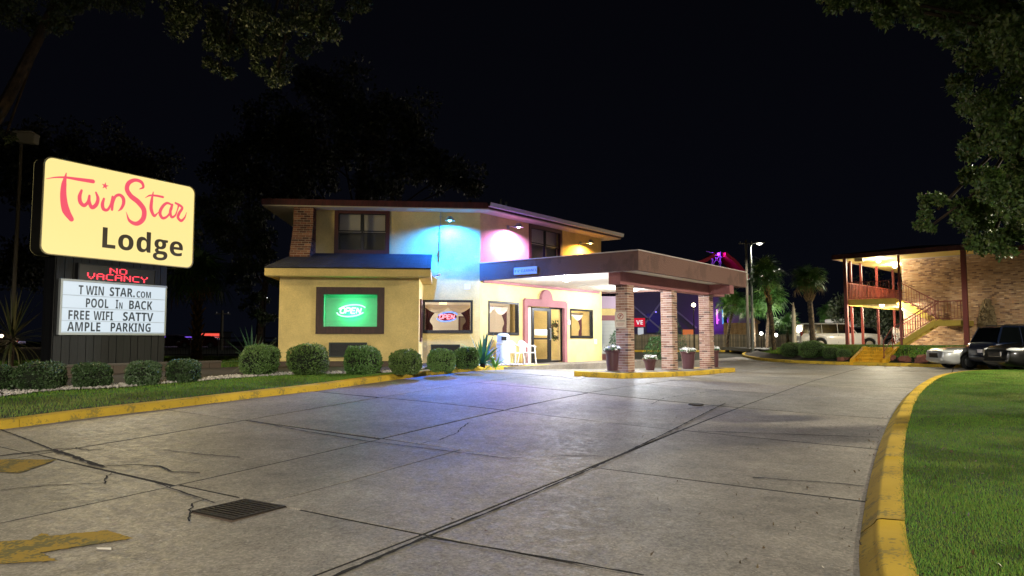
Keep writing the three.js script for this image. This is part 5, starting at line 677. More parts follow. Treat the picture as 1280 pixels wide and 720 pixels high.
function palm(label, base, top, r0, R0, nF, seed, o = {}) { // base / top: [x, y, depth]
  const t = thing('palm_tree', label, 'palm tree', base, 0, o.group ?? 'palms round the car park'), R = rng(seed), h = new THREE.Vector3(top[0] - base[0], top[1] - base[1], -(top[2] - base[2])), bend = o.bend ?? 0.15, pts = steps(0, 1, 6).map((u) => new THREE.Vector3(h.x * Math.pow(u, 1 + bend * 4), h.y * u, h.z * u));
  const tg = tube(pts, r0, 40, 12), p = tg.attributes.position, nm = tg.attributes.normal; for (let i = 0; i < p.count; i++) { const y = p.getY(i), k = (0.92 + 0.1 * Math.sin(y * 34) + 0.12 * (hash(i, 3, seed) - 0.5) + 0.5 * Math.exp(-y * 3) - 0.12 * (y / h.y)) - 1; p.setXYZ(i, p.getX(i) + nm.getX(i) * r0 * k, y, p.getZ(i) + nm.getZ(i) * r0 * k); } const uv = tg.attributes.uv; for (let i = 0; i < uv.count; i++) uv.setXY(i, uv.getX(i) * h.y * 0.5, uv.getY(i)); tg.computeVertexNormals(); part(t, 'trunk', tg, MAT.palmBark);
  if (o.boots) { const bg = new THREE.ConeGeometry(0.05, 0.26, 4).translate(0, 0.13, 0); for (let i = 0; i < o.boots; i++) { const f = 1 - (i / o.boots) * (o.bootSpan ?? 0.35), c = new THREE.CatmullRomCurve3(pts).getPoint(f), a = i * 2.4, m = part(t, 'frond_stub', bg, MAT.boot); m.position.copy(c); m.rotation.y = -a; m.translateX(r0 * 0.75); m.rotateZ(-0.65); m.scale.setScalar((o.bootScale ?? 1) * (0.8 + R() * 0.5)); } }
  const end = pts[pts.length - 1]; for (let i = 0; i < nF; i++) { const f = i / nF, m = part(t, 'frond', frondGeos[i % 4], f > 0.9 && o.dead ? deadFrond : frondMats[Math.floor(R() * 4)]); m.position.copy(end); m.rotation.set(0, i * 2.399 + R() * 0.3, 0); m.rotateX(-1.25 + 2.0 * f + (R() - 0.5) * 0.25); m.scale.setScalar(R0 * (0.8 + 0.35 * R())); }
  return t;
}
const onLot = (px, d, y = 0.4) => [((px - 640) / FOCAL) * d, y, d];
palm('stout palm with criss-crossed frond stubs on the raised lawn in front of the white vehicle', onLot(1015.5, 40.5, 1.15), atD(1010, 352, 40.5), 0.17, 1.05, 34, 3, { boots: 60, bootSpan: 0.3, bootScale: 1.3, bend: 0.05, dead: true });
palm('slim leaning palm in front of the grey board fence', onLot(908, 72), atD(917, 384, 72), 0.17, 1.75, 26, 4, { bend: 0.2 });
palm('tall palm with a dark crown beside the street lamp pole', onLot(967, 52), atD(956, 347, 52), 0.17, 1.5, 30, 5, { bend: 0.12, boots: 30, bootScale: 1.6 });
palm('palm with a pale lit crown behind the street lamp pole', onLot(957, 66), atD(961, 378, 66), 0.16, 1.9, 26, 6, { bend: 0.05 });
palm('palm half hidden behind the street lamp pole', onLot(942, 68), atD(941, 385, 68), 0.16, 1.5, 22, 7, { bend: 0.05 });
palm('low palm beside the cut palm trunk', onLot(984, 58, 0.6), atD(984, 408, 58), 0.14, 1.2, 20, 8, { bend: 0.0 });
palm('small far palm showing above the white trailer', onLot(1034, 74, 0.8), atD(1036, 392, 74), 0.24, 1.3, 24, 9, { bend: 0 , boots: 24, bootScale: 1.5 });
{ const b = onLot(992, 50, 0.75), tp = atD(993, 378, 50), t = thing('cut_palm_trunk', 'pale cut palm trunk with ragged frond stubs and no crown', 'tree', b), h = tp[1] - b[1], R = rng(4); part(t, 'trunk', lathe([[0.2, 0], [0.15, 0.4], [0.13, h * 0.6], [0.11, h * 0.8], [0.07, h * 0.9], [0.03, h], [0, h]], 10), M(0xb5aea0, 0.9, { bumpMap: texBark, bumpScale: 0.03 })); for (let i = 0; i < 16; i++) { const y = h * (0.5 + 0.48 * R()), a = R() * 6.28, m = part(t, 'frond_stub', new THREE.ConeGeometry(0.05, 0.35, 5), M(0xa79d8b, 0.9)); m.position.set(Math.cos(a) * 0.13, y, Math.sin(a) * 0.13); m.rotation.set(0, -a, -0.9); } }
palm('dim palm with a criss-crossed trunk behind the sign', [atD(246, 445, 30)[0], 0.72, 30], atD(247, 352, 30), 0.2, 1.5, 30, 11, { boots: 60, bootSpan: 0.9, bootScale: 1.1, bend: 0, dead: true, group: 'palms behind the sign' });

// ---- broadleaf trees
function tree(label, base, trunk, r0, clumps, perClump, ll, tint, seed, o = {}) { // trunk: list of [x, y, d]; clumps: [x, y, d, r]
  const t = thing('broadleaf_tree', label, 'tree', base, 0, o.group), R = rng(seed), b = basis.get(t), L = (x, y, d) => new THREE.Vector3(x, y, -d).sub(b), pts = trunk.map((q) => L(...q)), curve = new THREE.CatmullRomCurve3(pts);
  const tg = tube(pts, r0, 30, 10), p = tg.attributes.position; { const c = tg.parameters.path, n = 31; for (let i = 0; i < n; i++) { const q = c.getPointAt(i / 30), k = 1.25 - 0.75 * (i / 30); for (let j = 0; j <= 10; j++) { const ii = i * 11 + j; p.setXYZ(ii, q.x + (p.getX(ii) - q.x) * k, q.y + (p.getY(ii) - q.y) * k, q.z + (p.getZ(ii) - q.z) * k); } } } tg.computeVertexNormals(); { const uv = tg.attributes.uv; for (let i = 0; i < uv.count; i++) uv.setXY(i, uv.getX(i) * 4, uv.getY(i)); } part(t, 'trunk', tg, MAT.bark);
  const mats = [], cols = [], limbs = []; if (o.limb) { const q = o.limb.map((v) => L(...v)); part(t, 'limb', tube(q, r0 * 0.4, 24, 8), MAT.bark); limbs.push(...new THREE.CatmullRomCurve3(q).getPoints(14)); }
  for (const [cx, cy, cd, cr] of clumps) {
    const c = L(cx, cy, cd), near = limbs.length ? limbs.reduce((b2, q) => (q.distanceTo(c) < b2.distanceTo(c) ? q : b2)) : null, from = near ?? curve.getPoint(clamp(0.45 + 0.5 * R())), m1 = from.clone().lerp(c, 0.5).add(new THREE.Vector3((R() - 0.5) * 0.5, 0.25 * R() + 0.1, (R() - 0.5) * 0.5)); part(t, 'branch', tube([from, m1, c], 0.028 + 0.012 * cr, 12, 6), MAT.bark);
    const nS = Math.max(4, Math.round(9 * cr * 1.2)), subs = Array.from({ length: nS }, () => { const v = new THREE.Vector3(R() - 0.5, (R() - 0.5) * 0.75, R() - 0.5).normalize().multiplyScalar(cr * (0.35 + 0.6 * R())); return [c.clone().add(v), cr * (0.28 + 0.22 * R())]; });
    const N = Math.round(perClump * cr * cr); for (let i = 0; i < N; i++) { const [sc, sr] = subs[Math.floor(R() * nS)], v = new THREE.Vector3(R() - 0.5, (R() - 0.5) * 0.8, R() - 0.5).normalize().multiplyScalar(sr * Math.pow(R(), 0.45)).add(sc); mats.push(trs(v.x, v.y, v.z, R() * 6.28, R() * 6.28, R() * 6.28, 0.65 + 0.7 * R())); const k = 0.6 + 0.8 * R(), w = R() < 0.15 ? 1.35 : 1; cols.push(new THREE.Color().setRGB(tint[0] * k * w, tint[1] * k, tint[2] * k)); }
  }
  instanced(t, 'crown', leafGeo(ll, ll * 0.55), MAT.leaf, mats, cols); return t;
}
const C = (px, py, d, r) => { const q = atD(px, py, d); return [q[0], q[1], q[2], r]; };
tree('broad oak overhanging the right lawn and the brick motel', [14.2, 0.5, 13.5], [[14.2, 0.5, 13.5], [13.9, 2.5, 13.6], [13.2, 5, 13.9], [12.2, 7.4, 14.2], [11.2, 9, 14.2]], 0.32, [C(1245, 285, 14.5, 0.62), C(1208, 268, 14.8, 0.5), C(1268, 250, 13.6, 0.7), C(1172, 262, 15, 0.36), C(1230, 235, 14.6, 0.62), C(1275, 200, 13.2, 0.7), C(1238, 190, 14.4, 0.6), C(1262, 140, 13.6, 0.75), C(1225, 130, 14.6, 0.5), C(1215, 85, 14.2, 0.55), C(1262, 80, 13.4, 0.8), C(1240, 30, 13.6, 0.8), C(1190, 15, 13.4, 0.6), C(1130, 2, 13, 0.55), C(1085, -2, 13, 0.5), C(1045, -6, 12.8, 0.45), C(1285, 300, 14.2, 0.5), C(1300, 170, 13, 0.8), C(1310, 60, 12.6, 0.9), C(1210, -30, 13, 0.8), C(1120, -35, 12.8, 0.7), C(1160, 285, 15, 0.22), C(1200, 45, 14, 0.4)], 6200, 0.1, [0.07, 0.13, 0.025], 71);
tree('tall dim oak above the roadside sign with a bare leaning limb', [-17.4, 0.5, 20.5], [[-17.4, 0.5, 20.5], [-17.0, 3, 20.3], [-15.9, 5.8, 20], atD(0, 140, 19.5), atD(34, 75, 19.5), atD(72, 0, 19.5), atD(100, -60, 19.5)], 0.22, [C(60, 15, 19.5, 0.7), C(110, 8, 19, 0.7), C(15, 5, 19, 0.8), C(215, -5, 18.5, 0.7), C(250, 25, 18.5, 0.8), C(285, 55, 18.7, 0.6), C(275, 85, 18.9, 0.42), C(320, 20, 18.5, 0.8), C(330, 65, 19, 0.7), C(365, 35, 18.5, 0.7), C(400, 20, 18, 0.6), C(412, 45, 18, 0.45), C(440, 0, 18, 0.5), C(345, 95, 19, 0.45), C(5, 175, 20, 0.3), C(160, -20, 19, 0.9), C(380, -15, 18.4, 0.8)], 3600, 0.11, [0.045, 0.07, 0.02], 72, { limb: [atD(72, 0, 19.5), atD(120, -60, 19.3), atD(230, -95, 19), atD(340, -90, 18.6), atD(440, -70, 18.2)] });
tree('dark tree behind the lodge roof', [-9, 0.6, 41], [[-9, 0.6, 41], [-9, 4, 41], [-8.8, 9, 41], [-8.5, 13, 41]], 0.4, [C(450, 170, 40, 2.3), C(390, 200, 41, 2.2), C(500, 150, 40, 2.0), C(420, 120, 41, 2.4), C(350, 160, 40, 2.4), C(520, 200, 41, 1.6), C(480, 225, 40, 1.6), C(300, 215, 40, 2.4), C(350, 235, 39, 1.9), C(560, 215, 41, 1.5), C(585, 225, 41, 1.1)], 650, 0.26, [0.04, 0.055, 0.025], 73, { group: 'dark trees behind the lodge' });
tree('dim leafy tree between the sign and the lodge wing', [-11.6, 0.7, 33], [[-11.6, 0.7, 33], [-11.5, 2.5, 33], [-11.3, 4.5, 33], [-11.2, 6.2, 33]], 0.16, [C(318, 375, 33, 0.8), C(300, 345, 33.5, 0.9), C(325, 330, 32.5, 0.9), C(305, 300, 33, 1.1), C(330, 280, 33, 1.0), C(280, 290, 33.5, 1.0), C(330, 400, 32.5, 0.6), C(345, 350, 32.5, 0.6), C(270, 260, 33, 1.1)], 1500, 0.15, [0.05, 0.085, 0.03], 74);
tree('dark tree beyond the roadside sign', [-24, 0.7, 42], [[-24, 0.7, 42], [-24, 4, 42], [-23.8, 8, 42], [-23.5, 11, 42]], 0.35, [C(120, 200, 41, 2.4), C(60, 240, 42, 2.4), C(180, 230, 42, 2.2), C(20, 190, 41, 2.4), C(100, 300, 42, 2.0), C(210, 290, 43, 1.8), C(40, 330, 41, 2.0), C(230, 330, 42, 1.5)], 600, 0.28, [0.05, 0.06, 0.025], 75, { group: 'dark trees behind the lodge' });
tree('dark tree behind the brick motel', [34, 1.2, 62], [[34, 1.2, 62], [34, 5, 62], [34, 9, 62]], 0.4, [C(1100, 400, 64, 2), C(1060, 385, 66, 1.8), C(1090, 365, 66, 2), C(1120, 385, 62, 2.2), C(1080, 410, 68, 1.6)], 420, 0.3, [0.045, 0.07, 0.025], 76);
tree('unseen tree added behind the camera to shade the right lawn', [4.6, 0.1, -9], [[4.6, 0.1, -9], [4.5, 2.2, -9], [4.2, 4, -9], [4, 5.6, -9]], 0.16, [[3.0, 5.2, -9, 1.1], [4.4, 5.8, -8.6, 1.2], [5.8, 5.0, -9, 1.1], [4.2, 4.4, -8, 1.0], [2.3, 5.9, -9.4, 0.8], [5.2, 6.6, -9.2, 1.0], [6.8, 5.6, -9.4, 0.9], [3.4, 6.6, -9.2, 0.9], [7.6, 4.8, -8.4, 0.9]], 900, 0.16, [0.06, 0.1, 0.03], 77);  // out of view, added so its crown dims the near right lawn
{ // fallen leaves on the lawn and in the gutter
  const R = rng(55), g = leafGeo(0.05, 0.028), mats = [], cols = []; for (let i = 0; i < 420; i++) { const onLawn = R() < 0.55, d = 4 + 18 * R() * R(), k = rightEdge.findIndex((p) => p[1] > d); if (k < 1) continue; const x = rightEdge[k][0] + (onLawn ? 0.1 + R() * 5 : -0.45 - Math.pow(R(), 3) * 4), y = onLawn ? H(x, d) + 0.165 : H(x, d) + 0.012; mats.push(trs(x, y, -d, 1.57 + (R() - 0.5) * 0.5, R() * 6, R() * 6, 0.5 + 0.8 * R())); const v = 0.5 + 0.8 * R(); cols.push(new THREE.Color().setRGB(0.2 * v, 0.13 * v, 0.05 * v)); } instanced(scene, 'fallen_leaves', g, MAT.leaf, mats, cols); }

// ================================================================ BRICK MOTEL ON THE RIGHT
const MO = [18.3, 41], ME = [0.714, -0.7], MG = [0.7, 0.714], MF = 1.26;       // corner of its eaves; e runs right and nearer, g runs away
const fMo = frame(...MO, ...ME), mp = (a, b) => [MO[0] + a * ME[0] + b * MG[0], MO[1] + a * ME[1] + b * MG[1]];
const motel = thing('brick_motel', 'two storey tan brick motel block with a balcony, red posts and an outside stair', 'building', [...mp(5, 2).slice(0, 1), MF, mp(5, 2)[1]]);
const OP = (p, n, g, m, l) => wpart(motel, p, n, g, m, l), ms = (a0, a1, y0, y1, b0, b1) => fspan(fMo, a0, a1, y0, y1, -b1, -b0);   // b grows away from the drive
const RY = 6.2, BFL = 3.86;                                                     // eave underside, balcony floor
// walls
const WB = 2.6, WA = 2.9;
OP(motel, 'brick_wall', ms(WA, 20, MF - 0.5, RY, WB + 0.004, WB + 0.3), M(0x9d9186, 0.95)); OP(motel, 'side_wall', ms(WA, WA + 0.25, MF - 0.5, RY, WB + 0.3, 26), M(0xb39a7a, 0.9)); OP(motel, 'rear_wall', ms(WA, 20, MF - 0.5, RY, 25.7, 26), MAT.motelYellow);
{ // the end wall's bricks: laid one by one, far too many and too far off to be objects each
  const mats = [], cols = [], R = rng(91), pal = [0xb08c68, 0xa58260, 0xb99874, 0x99775a, 0xac8966, 0xbfa080, 0x7c5d4a, 0xa98868].map(lin), b = basis.get(motel), inv = new THREE.Matrix4().makeTranslation(-b.x, -b.y, -b.z);
  for (let j = 0; j < 68; j++) for (let i = 0; i < 50; i++) { const a = WA + 0.1 + i * 0.215 + (j % 2) * 0.107, y = MF + 0.03 + j * 0.075; if (y > RY - 0.04) continue; const m = new THREE.Matrix4().makeTranslation(a, y, -WB + (R() - 0.5) * 0.006).multiply(new THREE.Matrix4().makeScale(0.202, 0.062, 0.03)); mats.push(inv.clone().multiply(fMo.m).multiply(m)); cols.push(pal[Math.floor(R() * 8)].clone().multiplyScalar(0.85 + 0.3 * R())); }
  instanced(motel, 'brick_facing', bx(1, 1, 1), MAT.brickInst, mats, cols);
}
// roof, fascia, soffit
OP(motel, 'soffit', ms(0.05, 7.0, RY, RY + 0.03, 0.05, 27), MAT.motelSoffit);
{ const rf = OP(motel, 'roof', (() => { const q = [mp(-0.05, -0.05), mp(7.1, -0.05), mp(7.1, 27), mp(-0.05, 27)], r = [mp(3.6, 3.5), mp(3.6, 24)], y = RY + 0.24, t = RY + 0.8, tri = [[q[0], y, q[1], y, r[0], t], [q[1], y, q[2], y, r[1], t], [q[1], y, r[1], t, r[0], t], [q[2], y, q[3], y, r[1], t], [q[3], y, q[0], y, r[0], t], [q[3], y, r[0], t, r[1], t]], p = []; for (const [a, ya, b, yb, c, yc] of tri) p.push(a[0], ya, -a[1], b[0], yb, -b[1], c[0], yc, -c[1]); const g = new THREE.BufferGeometry(); g.setAttribute('position', new THREE.Float32BufferAttribute(p, 3)); g.setAttribute('uv', new THREE.Float32BufferAttribute(tri.flatMap(() => [0, 0, 4, 0, 2, 4]), 2)); g.computeVertexNormals(); return g; })(), MAT.shingle);
  OP(rf, 'fascia_board', ms(0, 7.05, RY - 0.02, RY + 0.24, 0, 0.045), MAT.fascia); OP(rf, 'fascia_board', ms(0, 0.045, RY - 0.02, RY + 0.24, 0.05, 27), MAT.fascia); OP(rf, 'fascia_board', ms(7.005, 7.05, RY - 0.02, RY + 0.24, 0.05, 2.4), MAT.fascia);
  const r2 = OP(motel, 'roof', ms(7.06, 20.5, RY + 0.04, RY + 0.2, 1.7, 27), MAT.shingle); OP(r2, 'fascia_board', ms(7.055, 20.5, RY - 0.08, RY + 0.16, 1.65, 1.695), MAT.fascia); OP(r2, 'soffit', ms(7.06, 20.5, RY - 0.05, RY - 0.02, 1.7, 2.58), MAT.motelSoffit); }
// balcony slab with yellow edge, running back along the side
OP(motel, 'balcony', ms(0.55, WA, BFL - 0.2, BFL, 0.6, 26), MAT.motelSoffit); OP(motel, 'balcony_edge', ms(0.5, WA + 0.25, BFL - 0.3, BFL + 0.02, 0.55, 0.597), MAT.motelYellow); OP(motel, 'balcony_edge', ms(0.5, 0.547, BFL - 0.3, BFL + 0.02, 0.6, 26), MAT.motelYellow);
OP(motel, 'walkway', ms(0.4, WA + 4.5, 0.5, MF + 0.06, 0.4, 26), MAT.walk);
// posts
const post = (a, b, y0 = MF + 0.06, y1 = RY - 0.003, w = 0.12) => OP(motel, 'post', ms(a - w / 2, a + w / 2, y0, y1, b - w / 2, b + w / 2), MAT.motelRed);
post(0.62, 0.3, MF - 0.1, RY - 0.003, 0.17); for (const b of [1.7, 3.4, 6.2, 9.4, 13, 17]) post(0.42, b); post(6.45, 0.35, MF - 0.2, RY - 0.003, 0.22); post(3.38, 0.44, MF, RY - 0.003, 0.1);
// railings
function railing(p0, p1, hgt = 1.0, gap = 0.13, solid = false) { // p: [a, b, yFoot]
  const V3 = ([a, b, y], dy = 0) => fMo.pt(a, y + dy, -b), A = V3(p0, hgt), B = V3(p1, hgt), C2 = V3(p0, 0.1), D2 = V3(p1, 0.1), L = A.distanceTo(B), n = Math.max(2, Math.round(L / gap)), r = OP(motel, 'railing', merge([beam(A, B, 0.05, 0.05), beam(C2, D2, 0.035, 0.035)]), MAT.motelRed);
  for (let i = 0; i <= n; i++) OP(r, 'baluster', bar(C2.clone().lerp(D2, i / n), A.clone().lerp(B, i / n), i % 8 ? 0.011 : 0.022, 5), MAT.motelRed);
}
railing([0.56, 0.6, BFL], [WA - 0.1, 0.6, BFL], 1.0, 0.14);
{ const side = OP(motel, 'railing', merge([beam(fMo.pt(0.54, BFL + 1.0, -0.65), fMo.pt(0.54, BFL + 1.0, -22), 0.05, 0.05), beam(fMo.pt(0.54, BFL + 0.08, -0.65), fMo.pt(0.54, BFL + 0.08, -22), 0.04, 0.04)]), MAT.motelRed); for (let i = 0; i < 90; i++) OP(side, 'baluster', ms(0.53, 0.55, BFL + 0.1, BFL + 0.98, 0.75 + i * 0.23, 0.79 + i * 0.23 + 0.05), MAT.motelRed); }
// stair: upper flight along the wall from the balcony to a landing, lower flight back down in front
const LA = 4.95, LB = 6.35, LY = 2.62, sb0 = 1.5, sb1 = 2.45, lb0 = 0.5, lb1 = 1.4;
OP(motel, 'landing', ms(LA, LB, LY - 0.28, LY, lb0, sb1), MAT.motelYellow);
function flight(a0, y0, a1, y1, b0, b1, n) { // n treads between the two levels
  const st = OP(motel, 'stair_flight', merge([[b0, b0 + 0.05], [b1 - 0.05, b1]].map(([p, q]) => { const s = new THREE.Shape([[a0, y0 - 0.3], [a1, y1 - 0.3], [a1, y1 + 0.02], [a0, y0 + 0.02]].map(([x, y]) => new THREE.Vector2(x, y))); return new THREE.ExtrudeGeometry(s, { depth: q - p, bevelEnabled: false }).translate(0, 0, -q).applyMatrix4(fMo.m); })), MAT.motelYellow);
  for (let i = 1; i < n; i++) { const a = lerp(a0, a1, i / n), y = lerp(y0, y1, i / n), w = Math.abs(a1 - a0) / n; OP(st, 'tread', ms(a - w * 0.55, a + w * 0.55, y - 0.03, y + 0.01, b0 + 0.052, b1 - 0.052), MAT.walk); }
}
flight(WA, BFL, LA, LY, sb0, sb1, 7); flight(2.98, MF + 0.05, LA, LY, lb0, lb1, 8);
railing([WA + 0.1, sb0 + 0.02, BFL], [LA, sb0 + 0.02, LY], 1.0, 0.15); railing([3.05, lb0 + 0.03, MF + 0.15], [LA, lb0 + 0.03, LY], 0.95, 0.15); railing([3.05, lb1 - 0.03, MF + 0.15], [LA, lb1 - 0.03, LY], 0.95, 0.15); railing([LA + 0.05, lb0 + 0.04, LY], [LB, lb0 + 0.04, LY], 1.0, 0.15);
// pale leafless vine mat on the brick beside the big post
{ const p = mp(6.95, WB - 0.06), t = thing('wall_vine', 'rough grey-brown vine mat climbing the brick beside the thick red post', 'vine', [p[0], MF, p[1]], fMo.th), R = rng(13), g = new THREE.SphereGeometry(1, 26, 18), q = g.attributes.position; for (let i = 0; i < q.count; i++) { const k = 0.85 + 0.3 * hash(i % 27, Math.floor(i / 27), 4); q.setXYZ(i, q.getX(i) * 0.42 * k, q.getY(i) * 1.45 * k + 0.9, Math.max(-0.02, q.getZ(i) * 0.2 * k)); } g.computeVertexNormals(); part(t, 'stem_mat', g, M(0x8a7a5e, 1, { bumpMap: rep(texBark, 3), bumpScale: 0.05 })); const mats = [], cols = []; for (let i = 0; i < 1500; i++) { const a = R() * 6.28, r = Math.sqrt(R()); mats.push(trs(Math.cos(a) * r * 0.42, Math.sin(a) * r * 1.35 + 0.95, 0.2 * Math.sqrt(Math.max(0, 1 - r * r)) + 0.02, R() * 6, R() * 6, R() * 6, 0.6 + R() * 0.8)); const k = 0.5 + 0.8 * R(); cols.push(new THREE.Color().setRGB(0.2 * k, 0.15 * k, 0.08 * k)); } instanced(t, 'dry_leaves', leafGeo(0.09, 0.05), MAT.leaf, mats, cols); }
// motel lamps
function motelLamp(px, py, a0, b0, y, label, I) { const p = fMo.pt(a0, y, -b0), t = thing('ceiling_lamp', label, 'lamp', [p.x, y, -p.z]); part(t, 'base', new THREE.CylinderGeometry(0.13, 0.13, 0.04, 18).translate(0, -0.022, 0), MAT.gutter); part(t, 'lamp_globe', new THREE.SphereGeometry(0.13, 18, 12).scale(1, 0.8, 1).translate(0, -0.13, 0), glow(new THREE.Color(1, 0.95, 0.78), 6)); pointLight(t, [p.x, y - 0.13, -p.z], new THREE.Color().setRGB(1, 0.9, 0.66), I, 5); }
motelLamp(0, 0, 2.0, 1.6, RY, 'warm round lamp under the motel eave beside the brick wall', 34);
motelLamp(0, 0, 1.7, 5.5, RY, 'warm round lamp further back under the motel eave', 40); motelLamp(0, 0, 2.3, 0.95, BFL - 0.2, 'warm round lamp below the motel balcony by the stair foot', 80); motelLamp(0, 0, 1.7, 7, BFL - 0.2, 'warm round lamp further back below the motel balcony', 44);
{ const p = fMo.pt(1.3, RY - 0.005, -0.6), t = thing('ceiling_vent', 'small grey box under the front motel eave', 'vent', [p.x, RY, -p.z], fMo.th); part(t, 'box', bx(0.45, 0.14, 0.3, 0, -0.072, 0), M(0xaaa08a, 0.7)); part(t, 'grille', bx(0.4, 0.02, 0.26, 0, -0.152, 0), M(0x77705f, 0.7)); }
// yellow concrete steps up the bank, with a handrail
{
  const o = [16.22, 34.75], fT = frame(...o, ...ME), t = thing('yellow_steps', 'bright yellow painted concrete steps up the grass bank', 'steps', [o[0], 0.4, o[1]], fT.th), n = 5, rise = (1.27 - 0.42) / n, w = 1.45, tr = 0.3, yp = M(0xefb61c, 0.8, { map: rep(texWear, 0.4), bumpMap: rep(texSpeck, 1), bumpScale: 0.002 });
  for (let i = 0; i < n; i++) { part(t, 'riser', span(0.153, w - 0.003, i === 0 ? -0.05 : i * rise - 0.03, (i + 1) * rise - 0.052, -n * tr - 0.6 + 0.002 * i, -i * tr - 0.16), yp); part(t, 'tread', span(0.151, w - 0.001, (i + 1) * rise - 0.05, (i + 1) * rise, -n * tr - 0.6 + 0.002 * i, -i * tr - 0.1), yp); }
  const cheek = new THREE.Shape([[0.02, -0.05], [0.02, 0.24], [0.12, 0.3], [n * tr + 0.35, n * rise + 0.03], [n * tr + 0.7, n * rise + 0.03], [n * tr + 0.7, -0.05]].map(([x, y]) => new THREE.Vector2(x, y)));
  for (const x of [0.146, w + 0.15]) part(t, 'cheek_wall', new THREE.ExtrudeGeometry(cheek, { depth: 0.15, bevelEnabled: false }).rotateY(Math.PI / 2).translate(x - 0.15, 0, 0), yp);
  const p = fT.pt(w + 0.02, 0, -0.25), q = fT.pt(w + 0.02, 0, -1.55), hr = thing('handrail', 'thin red-brown handrail beside the yellow steps', 'handrail', [p.x, 0.55, -p.z]); p.y = 0.55; q.y = 1.2; const p2 = p.clone().setY(1.55), q2 = q.clone().setY(2.2); wpart(hr, hr, 'post', bar(p, p2, 0.025), MAT.motelRed); wpart(hr, hr, 'post', bar(q, q2, 0.025), MAT.motelRed); wpart(hr, hr, 'rail', bar(p2, q2, 0.025), MAT.motelRed); const pm = p.clone().lerp(p2, 0.5), qm = q.clone().lerp(q2, 0.5); wpart(hr, hr, 'rail', bar(pm, qm, 0.018), MAT.motelRed);
}

